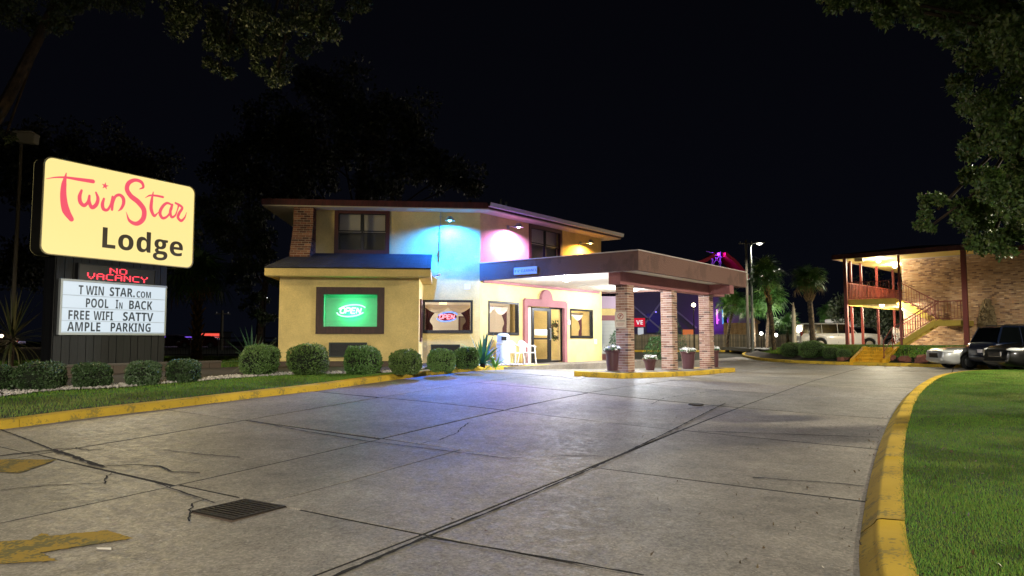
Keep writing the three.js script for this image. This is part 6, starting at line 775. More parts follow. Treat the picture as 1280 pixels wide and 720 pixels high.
// ================================================================ VEHICLES (front towards -x)
const tyreMat = M(0x111111, 0.85), rimMat = M(0xa9abac, 0.3, { metalness: 0.85 }), carGlass = P(0x06080a, 0.1, { specularIntensity: 0.6 }), chrome = M(0xc9c9c9, 0.18, { metalness: 1 });
function vehicle(name, label, category, at, turn, o) {
  const t = thing(name, label, category, at, turn), { L, Wd, hood, belt, roof, ws0, ws1, rb1, rb0, paint, wr, wf, wrr, clear, deck } = o, hl = L / 2, hw = Wd / 2;
  // body: rounded cross-sections lofted from nose to tail
  const topAt = (x) => { if (x < ws0) { const u = clamp((x + hl) / (ws0 + hl)); return hood * (0.74 + 0.26 * Math.pow(clamp(u * 5), 0.45)) + (belt - hood) * sst((u - 0.2) / 0.8); } if (x <= rb0 || !deck) { const v = clamp((hl - x) / 0.14); return belt * (0.9 + 0.1 * Math.sqrt(v)); } const v = clamp((x - rb0) / (hl - rb0)); return lerp(belt, deck, sst(v * 2)) - 0.16 * Math.pow(v, 8); };
  const botAt = (x) => { const r = wr * 1.14; for (const c of [wf, wrr]) { const q = Math.abs(x - c); if (q < r) return Math.max(clear, wr * 1.0 + Math.sqrt(r * r - q * q) * 0.98); } return clear + 0.14 * Math.pow(clamp((-x - hl + 0.45) / 0.45), 2) + 0.16 * Math.pow(clamp((x - hl + 0.5) / 0.5), 2); };
  const widAt = (x) => hw * (1 - 0.22 * Math.pow(clamp((-x - hl + 0.8) / 0.8), 2.2) - 0.1 * Math.pow(clamp((x - hl + 0.7) / 0.7), 2.2));
  const archX = [wf, wrr].flatMap((c) => [-1.141, -1.139, -1.1, -1, -0.85, -0.65, -0.4, -0.13, 0.13, 0.4, 0.65, 0.85, 1, 1.1, 1.139, 1.141].map((k) => c + k * wr)), xs = [...steps(-hl, -hl + 0.3, 8), ...steps(-hl + 0.4, hl - 0.35, 24), ...steps(hl - 0.3, hl, 7), ...archX].sort((p, q) => p - q), sec = (x) => { const e = x <= -hl + 0.001 || x >= hl - 0.001, w = widAt(x) * (e ? 0.93 : 1), y0 = botAt(x) + (e ? 0.05 : 0), y1 = topAt(x) - (e ? 0.05 : 0), h = y1 - y0, half = [[0, y0], [w * 0.86, y0], [w * 0.965, y0 + 0.06], [w * 0.985, y0 + h * 0.24], [w, y0 + h * 0.5], [w * 0.99, y0 + h * 0.72], [w * 0.955, y0 + h * 0.9], [w * 0.9, y0 + h * 0.975], [w * 0.8, y1], [w * 0.4, y1 + 0.012], [0, y1 + 0.018]]; return [...half.map(([z, y]) => [x, y, z]), ...half.slice(1, -1).reverse().map(([z, y]) => [x, y, -z])]; };
  { const rows = xs.map(sec), n = rows[0].length, p = [], ix = []; rows.forEach((r) => r.forEach((q) => p.push(...q))); for (let j = 0; j < rows.length - 1; j++) for (let i = 0; i < n; i++) { const k = (i + 1) % n, a = j * n + i, b = j * n + k, c = a + n, e = b + n; ix.push(a, b, e, a, e, c); } for (const [j, f] of [[0, 1], [rows.length - 1, -1]]) { const o2 = p.length / 3; rows[j].forEach((q) => p.push(...q)); for (let i = 1; i < n - 1; i++) f > 0 ? ix.push(o2, o2 + i + 1, o2 + i) : ix.push(o2, o2 + i, o2 + i + 1); } const g = new THREE.BufferGeometry(); g.setAttribute('position', new THREE.Float32BufferAttribute(p, 3)); g.setIndex(ix); g.computeVertexNormals(); part(t, 'body', g, paint); }
  // glasshouse and roof
  const bw = hw * 0.88, tw = hw * 0.72, hull = (pts) => new ConvexGeometry(pts.map((q) => new THREE.Vector3(...q)));
  part(t, 'cabin_glass', hull([-1, 1].flatMap((s) => [[ws0 + 0.05, belt - 0.05, s * bw * 0.86], [ws0 + 0.3, belt - 0.05, s * bw], [ws1, roof - 0.06, s * tw], [rb1, roof - 0.06, s * tw], [rb0 - 0.03, belt - 0.05, s * bw]])), carGlass);
  part(t, 'roof', hull([-1, 1].flatMap((s) => [[ws1 - 0.06, roof - 0.075, s * (tw + 0.012)], [ws1 + 0.12, roof - 0.025, s * (tw - 0.06)], [(ws1 + rb1) / 2, roof - 0.01, s * (tw - 0.08)], [(ws1 + rb1) / 2, roof, s * (tw - 0.25)], [rb1 - 0.1, roof - 0.025, s * (tw - 0.06)], [rb1 + 0.05, roof - 0.08, s * (tw + 0.012)]])), paint);
  for (const s of [-1, 1]) {
    const pil = (x0, x1, w) => part(t, 'pillar', beam(new THREE.Vector3(x0, belt - 0.03, s * (bw + 0.002)), new THREE.Vector3(x1, roof - 0.07, s * (tw + 0.004)), 0.025, w), paint); pil(ws0 + 0.2, ws1 + 0.0, 0.06); pil(rb0 - 0.1, rb1 - 0.04, o.cPillar ?? 0.14); for (const [x, w] of o.mid) pil(x, x, w);
    for (const x of o.seams) part(t, 'door_seam', beam(new THREE.Vector3(x, clear + 0.22, s * (hw * 0.988)), new THREE.Vector3(x, belt - 0.12, s * (hw * 0.972)), 0.016, 0.012), MAT.black);
    for (const x of o.handles) part(t, 'door_handle', new RoundedBoxGeometry(0.18, 0.035, 0.04, 2, 0.015).translate(x, belt - 0.2, s * (hw * 0.995)), o.handleMat ?? paint);
    part(t, 'mirror', new RoundedBoxGeometry(0.12, 0.15, 0.2, 3, 0.05).translate(ws0 + 0.42, belt + 0.06, s * (hw + 0.04)), o.mirrorMat ?? paint); part(t, 'sill', bx(wrr - wf - wr * 2.5, 0.09, 0.04, (wrr + wf) / 2, clear + 0.07, s * (hw * 0.975)), o.sill ?? MAT.black);
    for (const x of [wf, wrr]) {
      const side = Math.min(widAt(x), hw) + 0.003;
      const w = part(t, 'wheel', lathe([[wr * 0.66, -0.11], [wr * 0.9, -0.115], [wr, -0.08], [wr, 0.08], [wr * 0.9, 0.115], [wr * 0.66, 0.11]], 28).rotateX(Math.PI / 2).translate(x, wr, s * (side - 0.1)), tyreMat), sp = [new THREE.CylinderGeometry(wr * 0.67, wr * 0.67, 0.05, 26, 1).rotateX(Math.PI / 2).translate(x, wr, s * (side - 0.04))]; for (let k = 0; k < 7; k++) { const a = (k / 7) * 6.283; sp.push(bx(wr * 0.5, wr * 0.13, 0.04, wr * 0.33, 0, 0).rotateZ(a).translate(x, wr, s * (side - 0.01))); } sp.push(new THREE.CylinderGeometry(wr * 0.17, wr * 0.17, 0.06, 14).rotateX(Math.PI / 2).translate(x, wr, s * (side - 0.005))); part(w, 'rim', merge(sp), o.rim ?? rimMat);
    }
    const hx = -hl + 0.28; part(t, 'headlight', new THREE.SphereGeometry(1, 18, 12).scale(0.26, 0.085, 0.2).rotateY(-s * 0.5).translate(hx, hood - 0.14, s * (widAt(hx) - 0.17)), P(0xdfe3e6, 0.08, { clearcoat: 1 })); part(t, 'taillight', new RoundedBoxGeometry(0.2, o.tailH ?? 0.2, 0.24, 3, 0.05).translate(hl - 0.12, (deck ?? belt) - 0.22, s * (widAt(hl - 0.1) - 0.14)), P(0x7a0a0e, 0.12, { clearcoat: 1 }));
  }
  part(t, 'underbody', bx(L * 0.82, 0.16, Wd * 0.62, 0, wr + 0.03, 0), M(0x3a3a3c, 0.8));
  part(t, 'grille', new RoundedBoxGeometry(0.1, 0.2, Wd * 0.4, 2, 0.03).translate(-hl + 0.03, hood - 0.3, 0), o.grille ?? chrome); part(t, 'bumper', new RoundedBoxGeometry(0.16, 0.16, Wd * 0.74, 4, 0.07).translate(-hl + 0.04, clear + 0.2, 0), o.bumper ?? paint); part(t, 'bumper', new RoundedBoxGeometry(0.16, 0.18, Wd * 0.84, 4, 0.08).translate(hl - 0.05, clear + 0.28, 0), o.bumper ?? paint); part(t, 'licence_plate', bx(0.02, 0.13, 0.32, hl + 0.02, belt - 0.35, 0), MAT.gutter);
  if (o.rack) for (const s of [-1, 1]) part(t, 'roof_rail', bar(new THREE.Vector3(ws1 + 0.3, roof + 0.02, s * (tw - 0.12)), new THREE.Vector3(rb1 - 0.2, roof + 0.02, s * (tw - 0.12)), 0.02), MAT.black);
  return t;
}
const paintOf = (c, m = 0.3) => P(c, 0.32, { metalness: m, clearcoat: 1, clearcoatRoughness: 0.06 });
const suv = { L: 5.0, Wd: 1.96, hood: 1.02, belt: 1.12, roof: 1.76, ws0: -1.05, ws1: -0.35, rb1: 2.1, rb0: 2.42, wr: 0.37, wf: -1.52, wrr: 1.42, clear: 0.26, mid: [[0.45, 0.08], [1.45, 0.1]], seams: [-0.55, 0.45, 1.3], handles: [0.25, 1.15], rack: true };
const longSuv = { L: 5.75, Wd: 2.06, hood: 1.16, belt: 1.22, roof: 1.94, ws0: -1.25, ws1: -0.55, rb1: 2.62, rb0: 2.82, wr: 0.4, wf: -1.85, wrr: 1.5, clear: 0.3, mid: [[0.25, 0.08], [1.35, 0.1]], seams: [-0.75, 0.25, 1.25], handles: [0.05, 1.05], rack: true, tailH: 0.7, cPillar: 0.1 };
const sedan = { L: 4.95, Wd: 1.84, hood: 0.86, belt: 0.93, roof: 1.42, ws0: -0.95, ws1: -0.25, rb1: 1.1, rb0: 1.75, wr: 0.32, wf: -1.5, wrr: 1.35, clear: 0.2, deck: 0.98, mid: [[0.35, 0.06]], seams: [-0.6, 0.35, 1.2], handles: [0.15, 1.0], cPillar: 0.2 };
const dirY = (dx, dd) => Math.atan2(dd, dx) ;      // turn that points local +x along (dx, dd)
// white long vehicle side-on: front to the right
{ const d = 53, x = ((1046 - 640) / FOCAL) * d; vehicle('parked_suv', 'long white four wheel drive parked behind the raised lawn', 'car', [x, 0.882, d], Math.PI - 0.12, { ...longSuv, paint: paintOf(0xe4e4e4, 0), mirrorMat: chrome, sill: chrome }); vehicle('parked_suv', 'dark vehicle with chrome front parked beyond the white one', 'car', [((1084 - 640) / FOCAL) * 60, 0.882, 60], Math.PI - 0.3, { ...suv, paint: paintOf(0x30343a) }); }
const GR = 0.4;
vehicle('parked_car', 'silver saloon parked with its nose to the drive', 'car', [((1164 - 640) / FOCAL) * 30.6 + 2.4, GR, 30.2], -0.1, { ...sedan, paint: paintOf(0xaeb1b3, 0.5), grille: MAT.black });
vehicle('parked_suv', 'dark blue four wheel drive parked tail out beside the silver saloon', 'car', [((1220 - 640) / FOCAL) * 28.4 + 2.5, GR, 28.1], Math.PI - 0.06, { ...suv, paint: paintOf(0x0f1a33), mirrorMat: chrome });
vehicle('parked_suv', 'glossy black four wheel drive parked nose out next to the lawn kerb', 'car', [((1236 - 640) / FOCAL) * 26 + 2.5, GR, 25.6], -0.08, { ...suv, roof: 1.7, hood: 1.0, paint: paintOf(0x060607), rack: false });
{ // white box trailer
  const d = 68, x = ((1078 - 640) / FOCAL) * d, t = thing('box_trailer', 'long white box trailer parked behind the cars', 'trailer', [x, 0.88, d], -0.05); part(t, 'box', new RoundedBoxGeometry(6.2, 2.2, 2.3, 3, 0.14).translate(0, 1.6, 0), M(0xd9dad6, 0.5)); part(t, 'trim', bx(6.24, 0.1, 2.34, 0, 0.5, 0), chrome); part(t, 'door', bx(0.02, 1.8, 2.0, 3.11, 1.45, 0), M(0xc9cac6, 0.5)); for (const s of [-1, 1]) for (const k of [0.4, 1.25]) { part(t, 'wheel', lathe([[0.2, -0.1], [0.32, -0.1], [0.34, 0], [0.32, 0.1], [0.2, 0.1]], 20).rotateX(Math.PI / 2).translate(k, 0.34, s * 0.95), tyreMat); } part(t, 'tow_bar', bx(1.2, 0.1, 0.1, -3.6, 0.5, 0), MAT.black);
}
{ // stacked white garden furniture by the stair
  const d = 43.5, x = ((1119 - 640) / FOCAL) * d, t = thing('folded_chairs', 'stack of pale folding chairs standing by the motel stair', 'chair', [x, 1.32, d], 0.6); for (let i = 0; i < 3; i++) { part(t, 'frame', merge([tube([new THREE.Vector3(-0.22, 0, 0.1 + i * 0.08), new THREE.Vector3(-0.22, 0.5, i * 0.08), new THREE.Vector3(-0.2, 0.95, -0.12 + i * 0.08), new THREE.Vector3(0.2, 0.95, -0.12 + i * 0.08), new THREE.Vector3(0.22, 0.5, i * 0.08), new THREE.Vector3(0.22, 0, 0.1 + i * 0.08)], 0.016, 40, 6)]), MAT.plasticWhite); part(t, 'seat', bx(0.4, 0.03, 0.36, 0, 0.42, 0.1 + i * 0.08), MAT.plasticWhite); part(t, 'backrest', bx(0.38, 0.22, 0.02, 0, 0.8, -0.09 + i * 0.08), MAT.plasticWhite); }
}

// ================================================================ STREET FURNITURE AND BACKGROUND
{ // drain grate set in the drive
  const [gx, gd] = GC, t = thing('drain_grate', 'rusty steel drain grate set in the concrete drive', 'drain', [gx, H(gx, gd) + 0.004, gd], Math.atan2(SD, SX)), w = 0.52, l = 0.52;
  part(t, 'pit_wall', merge([bx(l + 0.06, 0.26, 0.03, 0, -0.14, w / 2 + 0.015), bx(l + 0.06, 0.26, 0.03, 0, -0.14, -w / 2 - 0.015), bx(0.03, 0.26, w, l / 2 + 0.015, -0.14, 0), bx(0.03, 0.26, w, -l / 2 - 0.015, -0.14, 0)]), MAT.plinth); part(t, 'frame', merge([bx(l + 0.06, 0.014, 0.03, 0, 0.0, w / 2 + 0.015), bx(l + 0.06, 0.014, 0.03, 0, 0.0, -w / 2 - 0.015), bx(0.03, 0.014, w, l / 2 + 0.015, 0.0, 0), bx(0.03, 0.014, w, -l / 2 - 0.015, 0.0, 0)]), M(0x2c2620, 0.85, { metalness: 0.4, bumpMap: texStucco, bumpScale: 0.004 }));
  for (let i = 0; i < 9; i++) part(t, 'bar', bx(0.022, 0.04, w - 0.004, -l / 2 + 0.032 + i * 0.057, -0.016, 0), MAT.darkSteel); for (let i = 0; i < 2; i++) part(t, 'cross_bar', bx(l - 0.004, 0.03, 0.02, 0, -0.025, -0.1 + i * 0.2), MAT.darkSteel);
}
{ const [x, d] = onGround(870, 506), t = thing('drain_cover', 'small round iron cover in the drive', 'drain cover', [x, H(x, d) + 0.002, d]); part(t, 'lid', new THREE.CylinderGeometry(0.13, 0.13, 0.012, 24).translate(0, 0.004, 0), MAT.darkSteel); part(t, 'rim', new THREE.TorusGeometry(0.14, 0.012, 6, 28).rotateX(Math.PI / 2).translate(0, 0.006, 0), M(0x3a332c, 0.8)); }
function streetLamp(label, [x, y, d], hgt, arm, armDir, I, color, o = {}) {
  const t = thing('street_lamp', label, 'street lamp', [x, y, d]), a = new THREE.Vector3(armDir[0], 0, -armDir[1]).normalize();
  part(t, 'pole', new THREE.CylinderGeometry(0.075, 0.12, hgt, 14).translate(0, hgt / 2, 0), o.wood ? MAT.wood[0] : MAT.galv); part(t, 'base', new THREE.CylinderGeometry(0.2, 0.24, 0.3, 14).translate(0, 0.15, 0), MAT.galv); part(t, 'arm', tube([new THREE.Vector3(0, hgt - 0.25, 0), a.clone().multiplyScalar(arm * 0.4).setY(hgt + 0.1), a.clone().multiplyScalar(arm).setY(hgt + 0.22)], 0.035, 16, 8), MAT.galv);
  const h = a.clone().multiplyScalar(arm + 0.3).setY(hgt + 0.22); part(t, 'lamp_head', new RoundedBoxGeometry(0.7, 0.13, 0.34, 3, 0.05).rotateY(Math.atan2(-a.z, a.x)).translate(h.x, h.y, h.z), MAT.galv); part(t, 'lamp_lens', new THREE.SphereGeometry(0.22, 18, 10, 0, 6.29, Math.PI / 2, Math.PI / 2).scale(1, 0.6, 0.7).rotateY(Math.atan2(-a.z, a.x)).translate(h.x, h.y - 0.06, h.z), glow(color, o.glow ?? 12));
  const at = new THREE.Vector3(x + h.x, y + h.y - 0.12, -(d - h.z)); spotLight(t, at, at.clone().setY(0).add(new THREE.Vector3(0, -1, 0)), color, I, o.cone ?? 1.4, o.pen ?? 0.25, 8);
}
{ const d = 59, x = ((940 - 640) / FOCAL) * d; streetLamp('grey street lamp with a bright head above the palms', [x, 0.4, d], 9.0, 0.45, [1, 0], 420, new THREE.Color().setRGB(1, 0.93, 0.78)); }
streetLamp('street lamp across the street behind the drive mouth', [-1.5, 0, -21], 10, 1.2, [0, 1], 4200, new THREE.Color().setRGB(1, 0.92, 0.78), { cone: 1.49, pen: 0.12 });
streetLamp('car park lamp beside the right lawn and the oak', [18.5, 0.4, 14.5], 7.6, 0.8, [-0.1, 1], 1000, new THREE.Color().setRGB(1, 0.9, 0.66), { cone: 1.47, pen: 0.1 });
function lampPost(label, [x, y, d], hgt, I, color, r = 0.12, gk = 10) { const t = thing('lamp_post', label, 'lamp', [x, y, d]); part(t, 'pole', new THREE.CylinderGeometry(0.04, 0.06, hgt, 10).translate(0, hgt / 2, 0), MAT.darkSteel); part(t, 'collar', new THREE.CylinderGeometry(0.07, 0.05, 0.1, 12).translate(0, hgt + 0.02, 0), MAT.darkSteel); part(t, 'lamp_globe', new THREE.SphereGeometry(r, 18, 12).translate(0, hgt + 0.06 + r, 0), glow(color, gk)); pointLight(t, [x, y + hgt + 0.06 + r, d], color, I, 6); }
{ const warm = new THREE.Color().setRGB(1, 0.88, 0.6); let q = atD(867, 382, 74); lampPost('bright warm lamp on a pole in front of the board fence', [q[0], 0.4, 74], q[1] - 0.6, 180, warm, 0.2, 14); q = atD(951.5, 417, 67); lampPost('low bright lamp behind the palms, next to the board fence', [q[0], 0.4, 67], q[1] - 0.6, 40, new THREE.Color().setRGB(1, 0.93, 0.8), 0.15, 14); q = atD(970, 419, 64); lampPost('low bright lamp behind the palms, next to the cut trunk', [q[0], 0.4, 64], q[1] - 0.6, 40, new THREE.Color().setRGB(1, 0.93, 0.8), 0.15, 14); q = atD(995, 418, 63); lampPost('small low lamp beside the white vehicle', [q[0], 0.5, 63], q[1] - 0.7, 6, new THREE.Color().setRGB(1, 0.93, 0.8), 0.06, 5); q = atD(332, 371.5, 60); lampPost('small far lamp shining through the leafy tree', [q[0], 0.6, 60], q[1] - 0.8, 8, new THREE.Color().setRGB(1, 1, 0.92), 0.12, 10); }
// wooden utility poles
for (const [px, d, y1, l] of [[934.5, 63, 300, 'wooden utility pole just left of the street lamp'], [278, 62, 388, 'slim utility pole behind the iron fence']]) { const b = onLot(px, d, 0.5), tp = atD(px, y1, d), t = thing('utility_pole', l, 'pole', b), h = tp[1] - b[1]; part(t, 'pole', new THREE.CylinderGeometry(0.09, 0.15, h, 10).translate(0, h / 2, 0), MAT.wood[1]); part(t, 'cross_arm', bx(1.3, 0.09, 0.09, 0, h - 0.3, 0), MAT.wood[0]); for (const k of [-0.5, 0.5]) part(t, 'insulator', new THREE.CylinderGeometry(0.04, 0.05, 0.12, 8).translate(k, h - 0.2, 0), MAT.gutter); }
// board fence at the far end of the drive
{ const x0 = 8.2, x1 = 31, d = 78, n = 160, t = thing('board_fence', 'weathered grey upright board fence at the far end of the drive', 'fence', [19, 0.4, d]), R = rng(17), gs = [1.8, 1.84, 1.77].map((h) => { const s = new THREE.Shape([[-0.065, 0], [0.065, 0], [0.065, h - 0.05], [0.03, h], [-0.03, h], [-0.065, h - 0.05]].map(([x, y]) => new THREE.Vector2(x, y))); return new THREE.ExtrudeGeometry(s, { depth: 0.02, bevelEnabled: false }); }); for (let i = 0; i < n; i++) { const m = part(t, 'plank', gs[Math.floor(R() * 3)], MAT.wood[Math.floor(R() * 4)]); m.position.set(lerp(x0, x1, i / n) - 19, 0.02 + (R() - 0.5) * 0.04, (R() - 0.5) * 0.02); m.rotation.z = (R() - 0.5) * 0.015; } for (const y of [0.4, 1.4]) part(t, 'rail', bx(x1 - x0, 0.09, 0.05, (x0 + x1) / 2 - 19, y, -0.04), MAT.wood[1]); }
{ const d = 84, x0 = ((904 - 640) / FOCAL) * d, x1 = ((947 - 640) / FOCAL) * d, t = thing('timber_screen', 'tall tan timber screen rising behind the board fence', 'fence', [(x0 + x1) / 2, 0.4, d]); const n = 14; for (let i = 0; i < n; i++) part(t, 'plank', bx((x1 - x0) / n - 0.02, 3.2, 0.04, x0 + ((i + 0.5) * (x1 - x0)) / n - (x0 + x1) / 2, 1.6, 0), MAT.tanWood[i % 2]); for (const y of [0.5, 2.9]) part(t, 'rail', bx(x1 - x0, 0.1, 0.05, 0, y, -0.05), MAT.tanWood[0]); }
{ // purple lit attraction beyond the fence
  const d = 94, X0 = (px) => ((px - 640) / FOCAL) * d, yOf = (py) => atD(640, py, d)[1], t = thing('themed_building', 'dark gabled building with a red swept roof and purple lights beyond the fence', 'building', [X0(860), 0.4, d]), bx0 = X0(860), wall = M(0x5a5470, 0.9), box = (n, x0, x1, y0, y1, z0, z1, m, l) => part(t, n, span(X0(x0) - bx0, X0(x1) - bx0, yOf(y0) - 0.4, yOf(y1) - 0.4, z0, z1), m, l);
  box('wall', 770, 905, 440, 352, -6, 0, wall); const gab = new THREE.Shape([[X0(765) - bx0, yOf(352) - 0.4], [X0(910) - bx0, yOf(352) - 0.4], [X0(838) - bx0, yOf(326) - 0.4]].map(([x, y]) => new THREE.Vector2(x, y))); part(t, 'gable', new THREE.ExtrudeGeometry(gab, { depth: 6, bevelEnabled: false }).translate(0, 0, -6), wall);
  // exposed diagonal braces and panels on the front
  for (const [a, b, c, e] of [[786, 378, 826, 412], [826, 378, 800, 412], [830, 376, 870, 410]]) part(t, 'brace', beam(new THREE.Vector3(X0(a) - bx0, yOf(b) - 0.4, 0.15), new THREE.Vector3(X0(c) - bx0, yOf(e) - 0.4, 0.15), 0.3, 0.2), M(0x8a86a0, 0.8));
  box('panel', 808, 826, 416, 392, 0.02, 0.2, M(0x3a2f8a, 0.7)); box('window', 853, 866, 425, 412, 0.02, 0.1, glow(new THREE.Color(1, 0.25, 0.06), 0.55), 'orange lit window'); box('doorway', 838, 851, 432, 408, 0.02, 0.1, M(0x4a4668, 0.8));
  // swept red roof over a steel tower
  for (const [a, b, c, e] of [[858, 329, 893, 317], [906, 316, 934, 345]]) { const p = [], n = 8; const pts = steps(0, 1, n).map((u) => [X0(lerp(a, c, u)) - bx0, yOf(lerp(b, e, u) + (a < 900 ? 3 : -3) * Math.sin(u * Math.PI)) - 0.4]); const s = new THREE.Shape([...pts.map(([x, y]) => new THREE.Vector2(x, y)), ...[...pts].reverse().map(([x, y]) => new THREE.Vector2(x, y - 0.5))]); part(t, 'swept_roof', new THREE.ExtrudeGeometry(s, { depth: 4, bevelEnabled: false }).translate(0, 0, -3), M(0xa8203a, 0.6)); }
  for (const px of [892, 902]) box('tower_leg', px - 1, px + 1, 352, 315, -0.5, 0, M(0x6a5a8a, 0.6)); for (const [a, b, c, e] of [[892, 330, 902, 318], [892, 318, 902, 330], [892, 345, 902, 331], [884, 314, 904, 322]]) part(t, 'tower_brace', beam(new THREE.Vector3(X0(a) - bx0, yOf(b) - 0.4, 0.1), new THREE.Vector3(X0(c) - bx0, yOf(e) - 0.4, 0.1), 0.12, 0.12), M(0x6a5a8a, 0.6));
  const vio = new THREE.Color().setRGB(0.55, 0.06, 1); for (const [px, py] of [[892, 320], [898, 317.5]]) { const q = atD(px, py, d - 0.6); part(t, 'lamp', new THREE.SphereGeometry(0.16, 12, 8).translate(q[0] - bx0, q[1] - 0.4, 0.6), glow(vio, 5)); pointLight(t, [q[0], q[1], d - 0.6], vio, 14, 6); }
  for (const [px, c, k] of [[895, new THREE.Color().setRGB(0.9, 0.15, 1), 1.6], [902, new THREE.Color().setRGB(0.1, 0.45, 1), 1.0]]) part(t, 'neon_tube', new THREE.CylinderGeometry(0.1, 0.1, 1.9, 8).translate(X0(px) - bx0, yOf(396) - 0.4, 0.5), glow(c, k));
  { const q = atD(898, 400, d - 1.6); pointLight(t, [q[0], q[1], d - 1.6], vio, 16, 6); const q2 = atD(820, 400, d - 4); pointLight(t, [q2[0], q2[1] + 1, d - 4], new THREE.Color().setRGB(0.25, 0.2, 1), 8, 6); part(t, 'lamp', new THREE.SphereGeometry(0.1, 10, 8).translate(q2[0] - bx0, q2[1] + 0.6, 4), glow(new THREE.Color().setRGB(0.25, 0.2, 1), 2)); part(t, 'lamp', new THREE.SphereGeometry(0.1, 10, 8).translate(q[0] - bx0, q[1] - 0.4, 1.6), glow(vio, 2)); }
  // timber side gable to the right
  const sg = new THREE.Shape([[X0(906) - bx0, yOf(410) - 0.4], [X0(906) - bx0, yOf(382) - 0.4], [X0(912) - bx0, yOf(382) - 0.4], [X0(942) - bx0, yOf(404) - 0.4], [X0(942) - bx0, yOf(410) - 0.4]].map(([x, y]) => new THREE.Vector2(x, y))); part(t, 'side_gable', new THREE.ExtrudeGeometry(sg, { depth: 0.4, bevelEnabled: false }).translate(0, 0, 1), M(0x8a7aa0, 0.9)); part(t, 'barge_board', beam(new THREE.Vector3(X0(908) - bx0, yOf(378) - 0.4, 1.5), new THREE.Vector3(X0(944) - bx0, yOf(404) - 0.4, 1.5), 0.35, 0.3), MAT.tanWood[0]);
}
{ // lit red board showing the letters VE
  const d = 88, q = atD(798, 403, d), t = thing('lit_sign', 'small red lit sign with white letters VE above a white panel', 'sign', [q[0], 0.4, d]); const w = 1.6, W2 = 1.05; part(t, 'post', bx(0.12, q[1] - 1.0, 0.12, 0.1, (q[1] - 1.0) / 2, -0.1), MAT.darkSteel); part(t, 'sign_box', bx(w + 0.1, W2 + 0.1, 0.2, 0, q[1] - 0.4, -0.05), MAT.black); const f = part(t, 'sign_face', face(w, W2), new THREE.MeshStandardMaterial({ color: 0x111111, emissive: 0xffffff, emissiveIntensity: 0.9, emissiveMap: print(256, 168, (x, W, h) => { x.fillStyle = '#d81838'; x.fillRect(0, 0, W, h); x.fillStyle = '#fff'; x.font = 'bold 118px sans-serif'; x.textAlign = 'right'; x.textBaseline = 'middle'; x.fillText('VE', W - 34, h / 2); }) })); f.position.set(0, q[1] - 0.4, 0.06); const f2 = part(t, 'sign_panel', face(0.7, 0.9), glow(new THREE.Color(0.8, 0.85, 0.95), 0.6)); f2.position.set(0.25, q[1] - 1.5, 0.06);
}
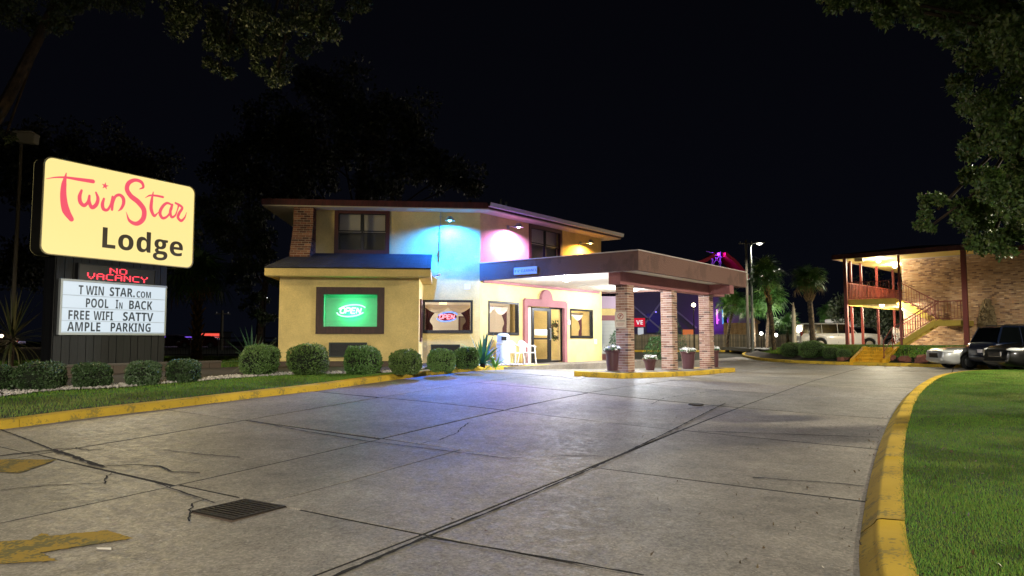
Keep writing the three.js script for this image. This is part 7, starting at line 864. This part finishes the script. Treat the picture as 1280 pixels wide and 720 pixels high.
{ // far lit shops across the left street
  const d = 105, X0 = (px) => ((px - 640) / FOCAL) * d, yOf = (py) => atD(640, py, d)[1]; for (const [x0, x1, y0, faceC, label, l2] of [[248, 276, 416, '#ff5a4a', 'far shop front with a lit red and white sign band over blue windows', '#2f62ff'], [205, 246, 420, '#8a5aff', 'far low shop with a violet and white lit front', '#c8d0ff']]) { const t = thing('far_shop', label, 'building', [X0((x0 + x1) / 2), 0.7, d]), w = X0(x1) - X0(x0), h = yOf(y0) - 0.7; part(t, 'wall', bx(w, h, 4, 0, h / 2, -2), M(0x555560, 0.9)); part(t, 'roof', bx(w + 0.4, 0.2, 4.4, 0, h + 0.1, -2), M(0x333338, 0.9)); part(t, 'sign_band', bx(w * 0.92, 0.62, 0.1, 0, h - 0.4, 0.06), glow(new THREE.Color(faceC), 1.0)); for (let i = 0; i < 4; i++) part(t, 'shop_window', bx(w * 0.2, h * 0.36, 0.06, -w * 0.35 + i * w * 0.24, h * 0.45, 0.04), glow(new THREE.Color(i === 3 ? '#dfe6ff' : l2), i % 2 ? 0.5 : 0.8)); const q = new THREE.Vector3(X0((x0 + x1) / 2), 0.7 + h * 0.6, d - 1.5); part(t, 'canopy', bx(w, 0.12, 1.2, 0, h * 0.72, 0.7), M(0x6a6a70, 0.8)); pointLight(t, [q.x, q.y, q.z], new THREE.Color(0.8, 0.6, 0.9), 12, 8); }
  for (const [px, c, l] of [[215, 0x3a1010, 'dark red far car parked before the violet shop'], [252, 0x5a1414, 'dull red far car parked before the red sign band'], [1, 0x2a2a2a, 'dark far car standing behind the big yucca']]) { const v = vehicle('far_car', l, 'car', [((px - 640) / FOCAL) * 84, 0.68, 84], 0.1, { ...sedan, paint: paintOf(c) }); }
  for (const [px, py] of [[2, 420], [14, 421]]) { const q = atD(px, py, 82), t = thing('lamp_post', px < 5 ? 'low reddish lamp behind the big yucca' : 'low white lamp behind the big yucca', 'lamp', [q[0], 0.68, 82]); part(t, 'pole', new THREE.CylinderGeometry(0.04, 0.05, q[1] - 0.8, 8).translate(0, (q[1] - 0.8) / 2, 0), MAT.darkSteel); part(t, 'lamp_globe', new THREE.SphereGeometry(0.2, 12, 8).translate(0, q[1] - 0.68, 0), glow(new THREE.Color(1, 0.75, 0.5), 4)); pointLight(t, [q[0], q[1], 82], new THREE.Color(1, 0.7, 0.4), 8, 6); }
}
{ // thin iron fence behind the bed
  const d = 36, x0 = ((203 - 640) / FOCAL) * d, x1 = ((345 - 640) / FOCAL) * d, yT = atD(640, 422.5, d)[1], t = thing('iron_fence', 'thin dark iron fence between the sign and the lodge wing', 'fence', [(x0 + x1) / 2, 0.72, d]); part(t, 'rail', bar(new THREE.Vector3(x0 - (x0 + x1) / 2, yT - 0.72, 0), new THREE.Vector3(x1 - (x0 + x1) / 2, yT - 0.72, 0), 0.025), MAT.black); part(t, 'rail', bar(new THREE.Vector3(x0 - (x0 + x1) / 2, 0.15, 0), new THREE.Vector3(x1 - (x0 + x1) / 2, 0.15, 0), 0.02), MAT.black); for (let i = 0; i <= 4; i++) part(t, 'post', bx(0.05, yT - 0.7, 0.05, lerp(x0, x1, i / 4) - (x0 + x1) / 2, (yT - 0.7) / 2, 0), MAT.black); for (let i = 0; i < 44; i++) part(t, 'picket', new THREE.CylinderGeometry(0.009, 0.009, yT - 0.9, 5).translate(lerp(x0, x1, (i + 0.5) / 44) - (x0 + x1) / 2, (yT - 0.72) / 2 + 0.05, 0), MAT.black);
}
{ // unlit floodlight box on a pole in the trees at the left
  const q = atD(38, 175, 24), t = thing('pole_floodlight', 'unlit grey floodlight box on a pole among the trees left of the sign', 'floodlight', [q[0] - 0.3, 0.6, 24]); const h = q[1] - 0.6; part(t, 'pole', new THREE.CylinderGeometry(0.05, 0.08, h, 10).translate(0, h / 2, 0), MAT.wood[1]); part(t, 'arm', bar(new THREE.Vector3(0, h - 0.1, 0), new THREE.Vector3(0.28, h, 0.1), 0.025), MAT.darkSteel); part(t, 'lamp_box', new RoundedBoxGeometry(0.62, 0.36, 0.3, 3, 0.04).rotateZ(-0.1).translate(0.35, h, 0.2), M(0x8d8a80, 0.6)); part(t, 'visor', bx(0.6, 0.03, 0.24, 0.35, h + 0.15, 0.42), M(0x8d8a80, 0.6));
}
shade(scene);
renderer.render(scene, camera);
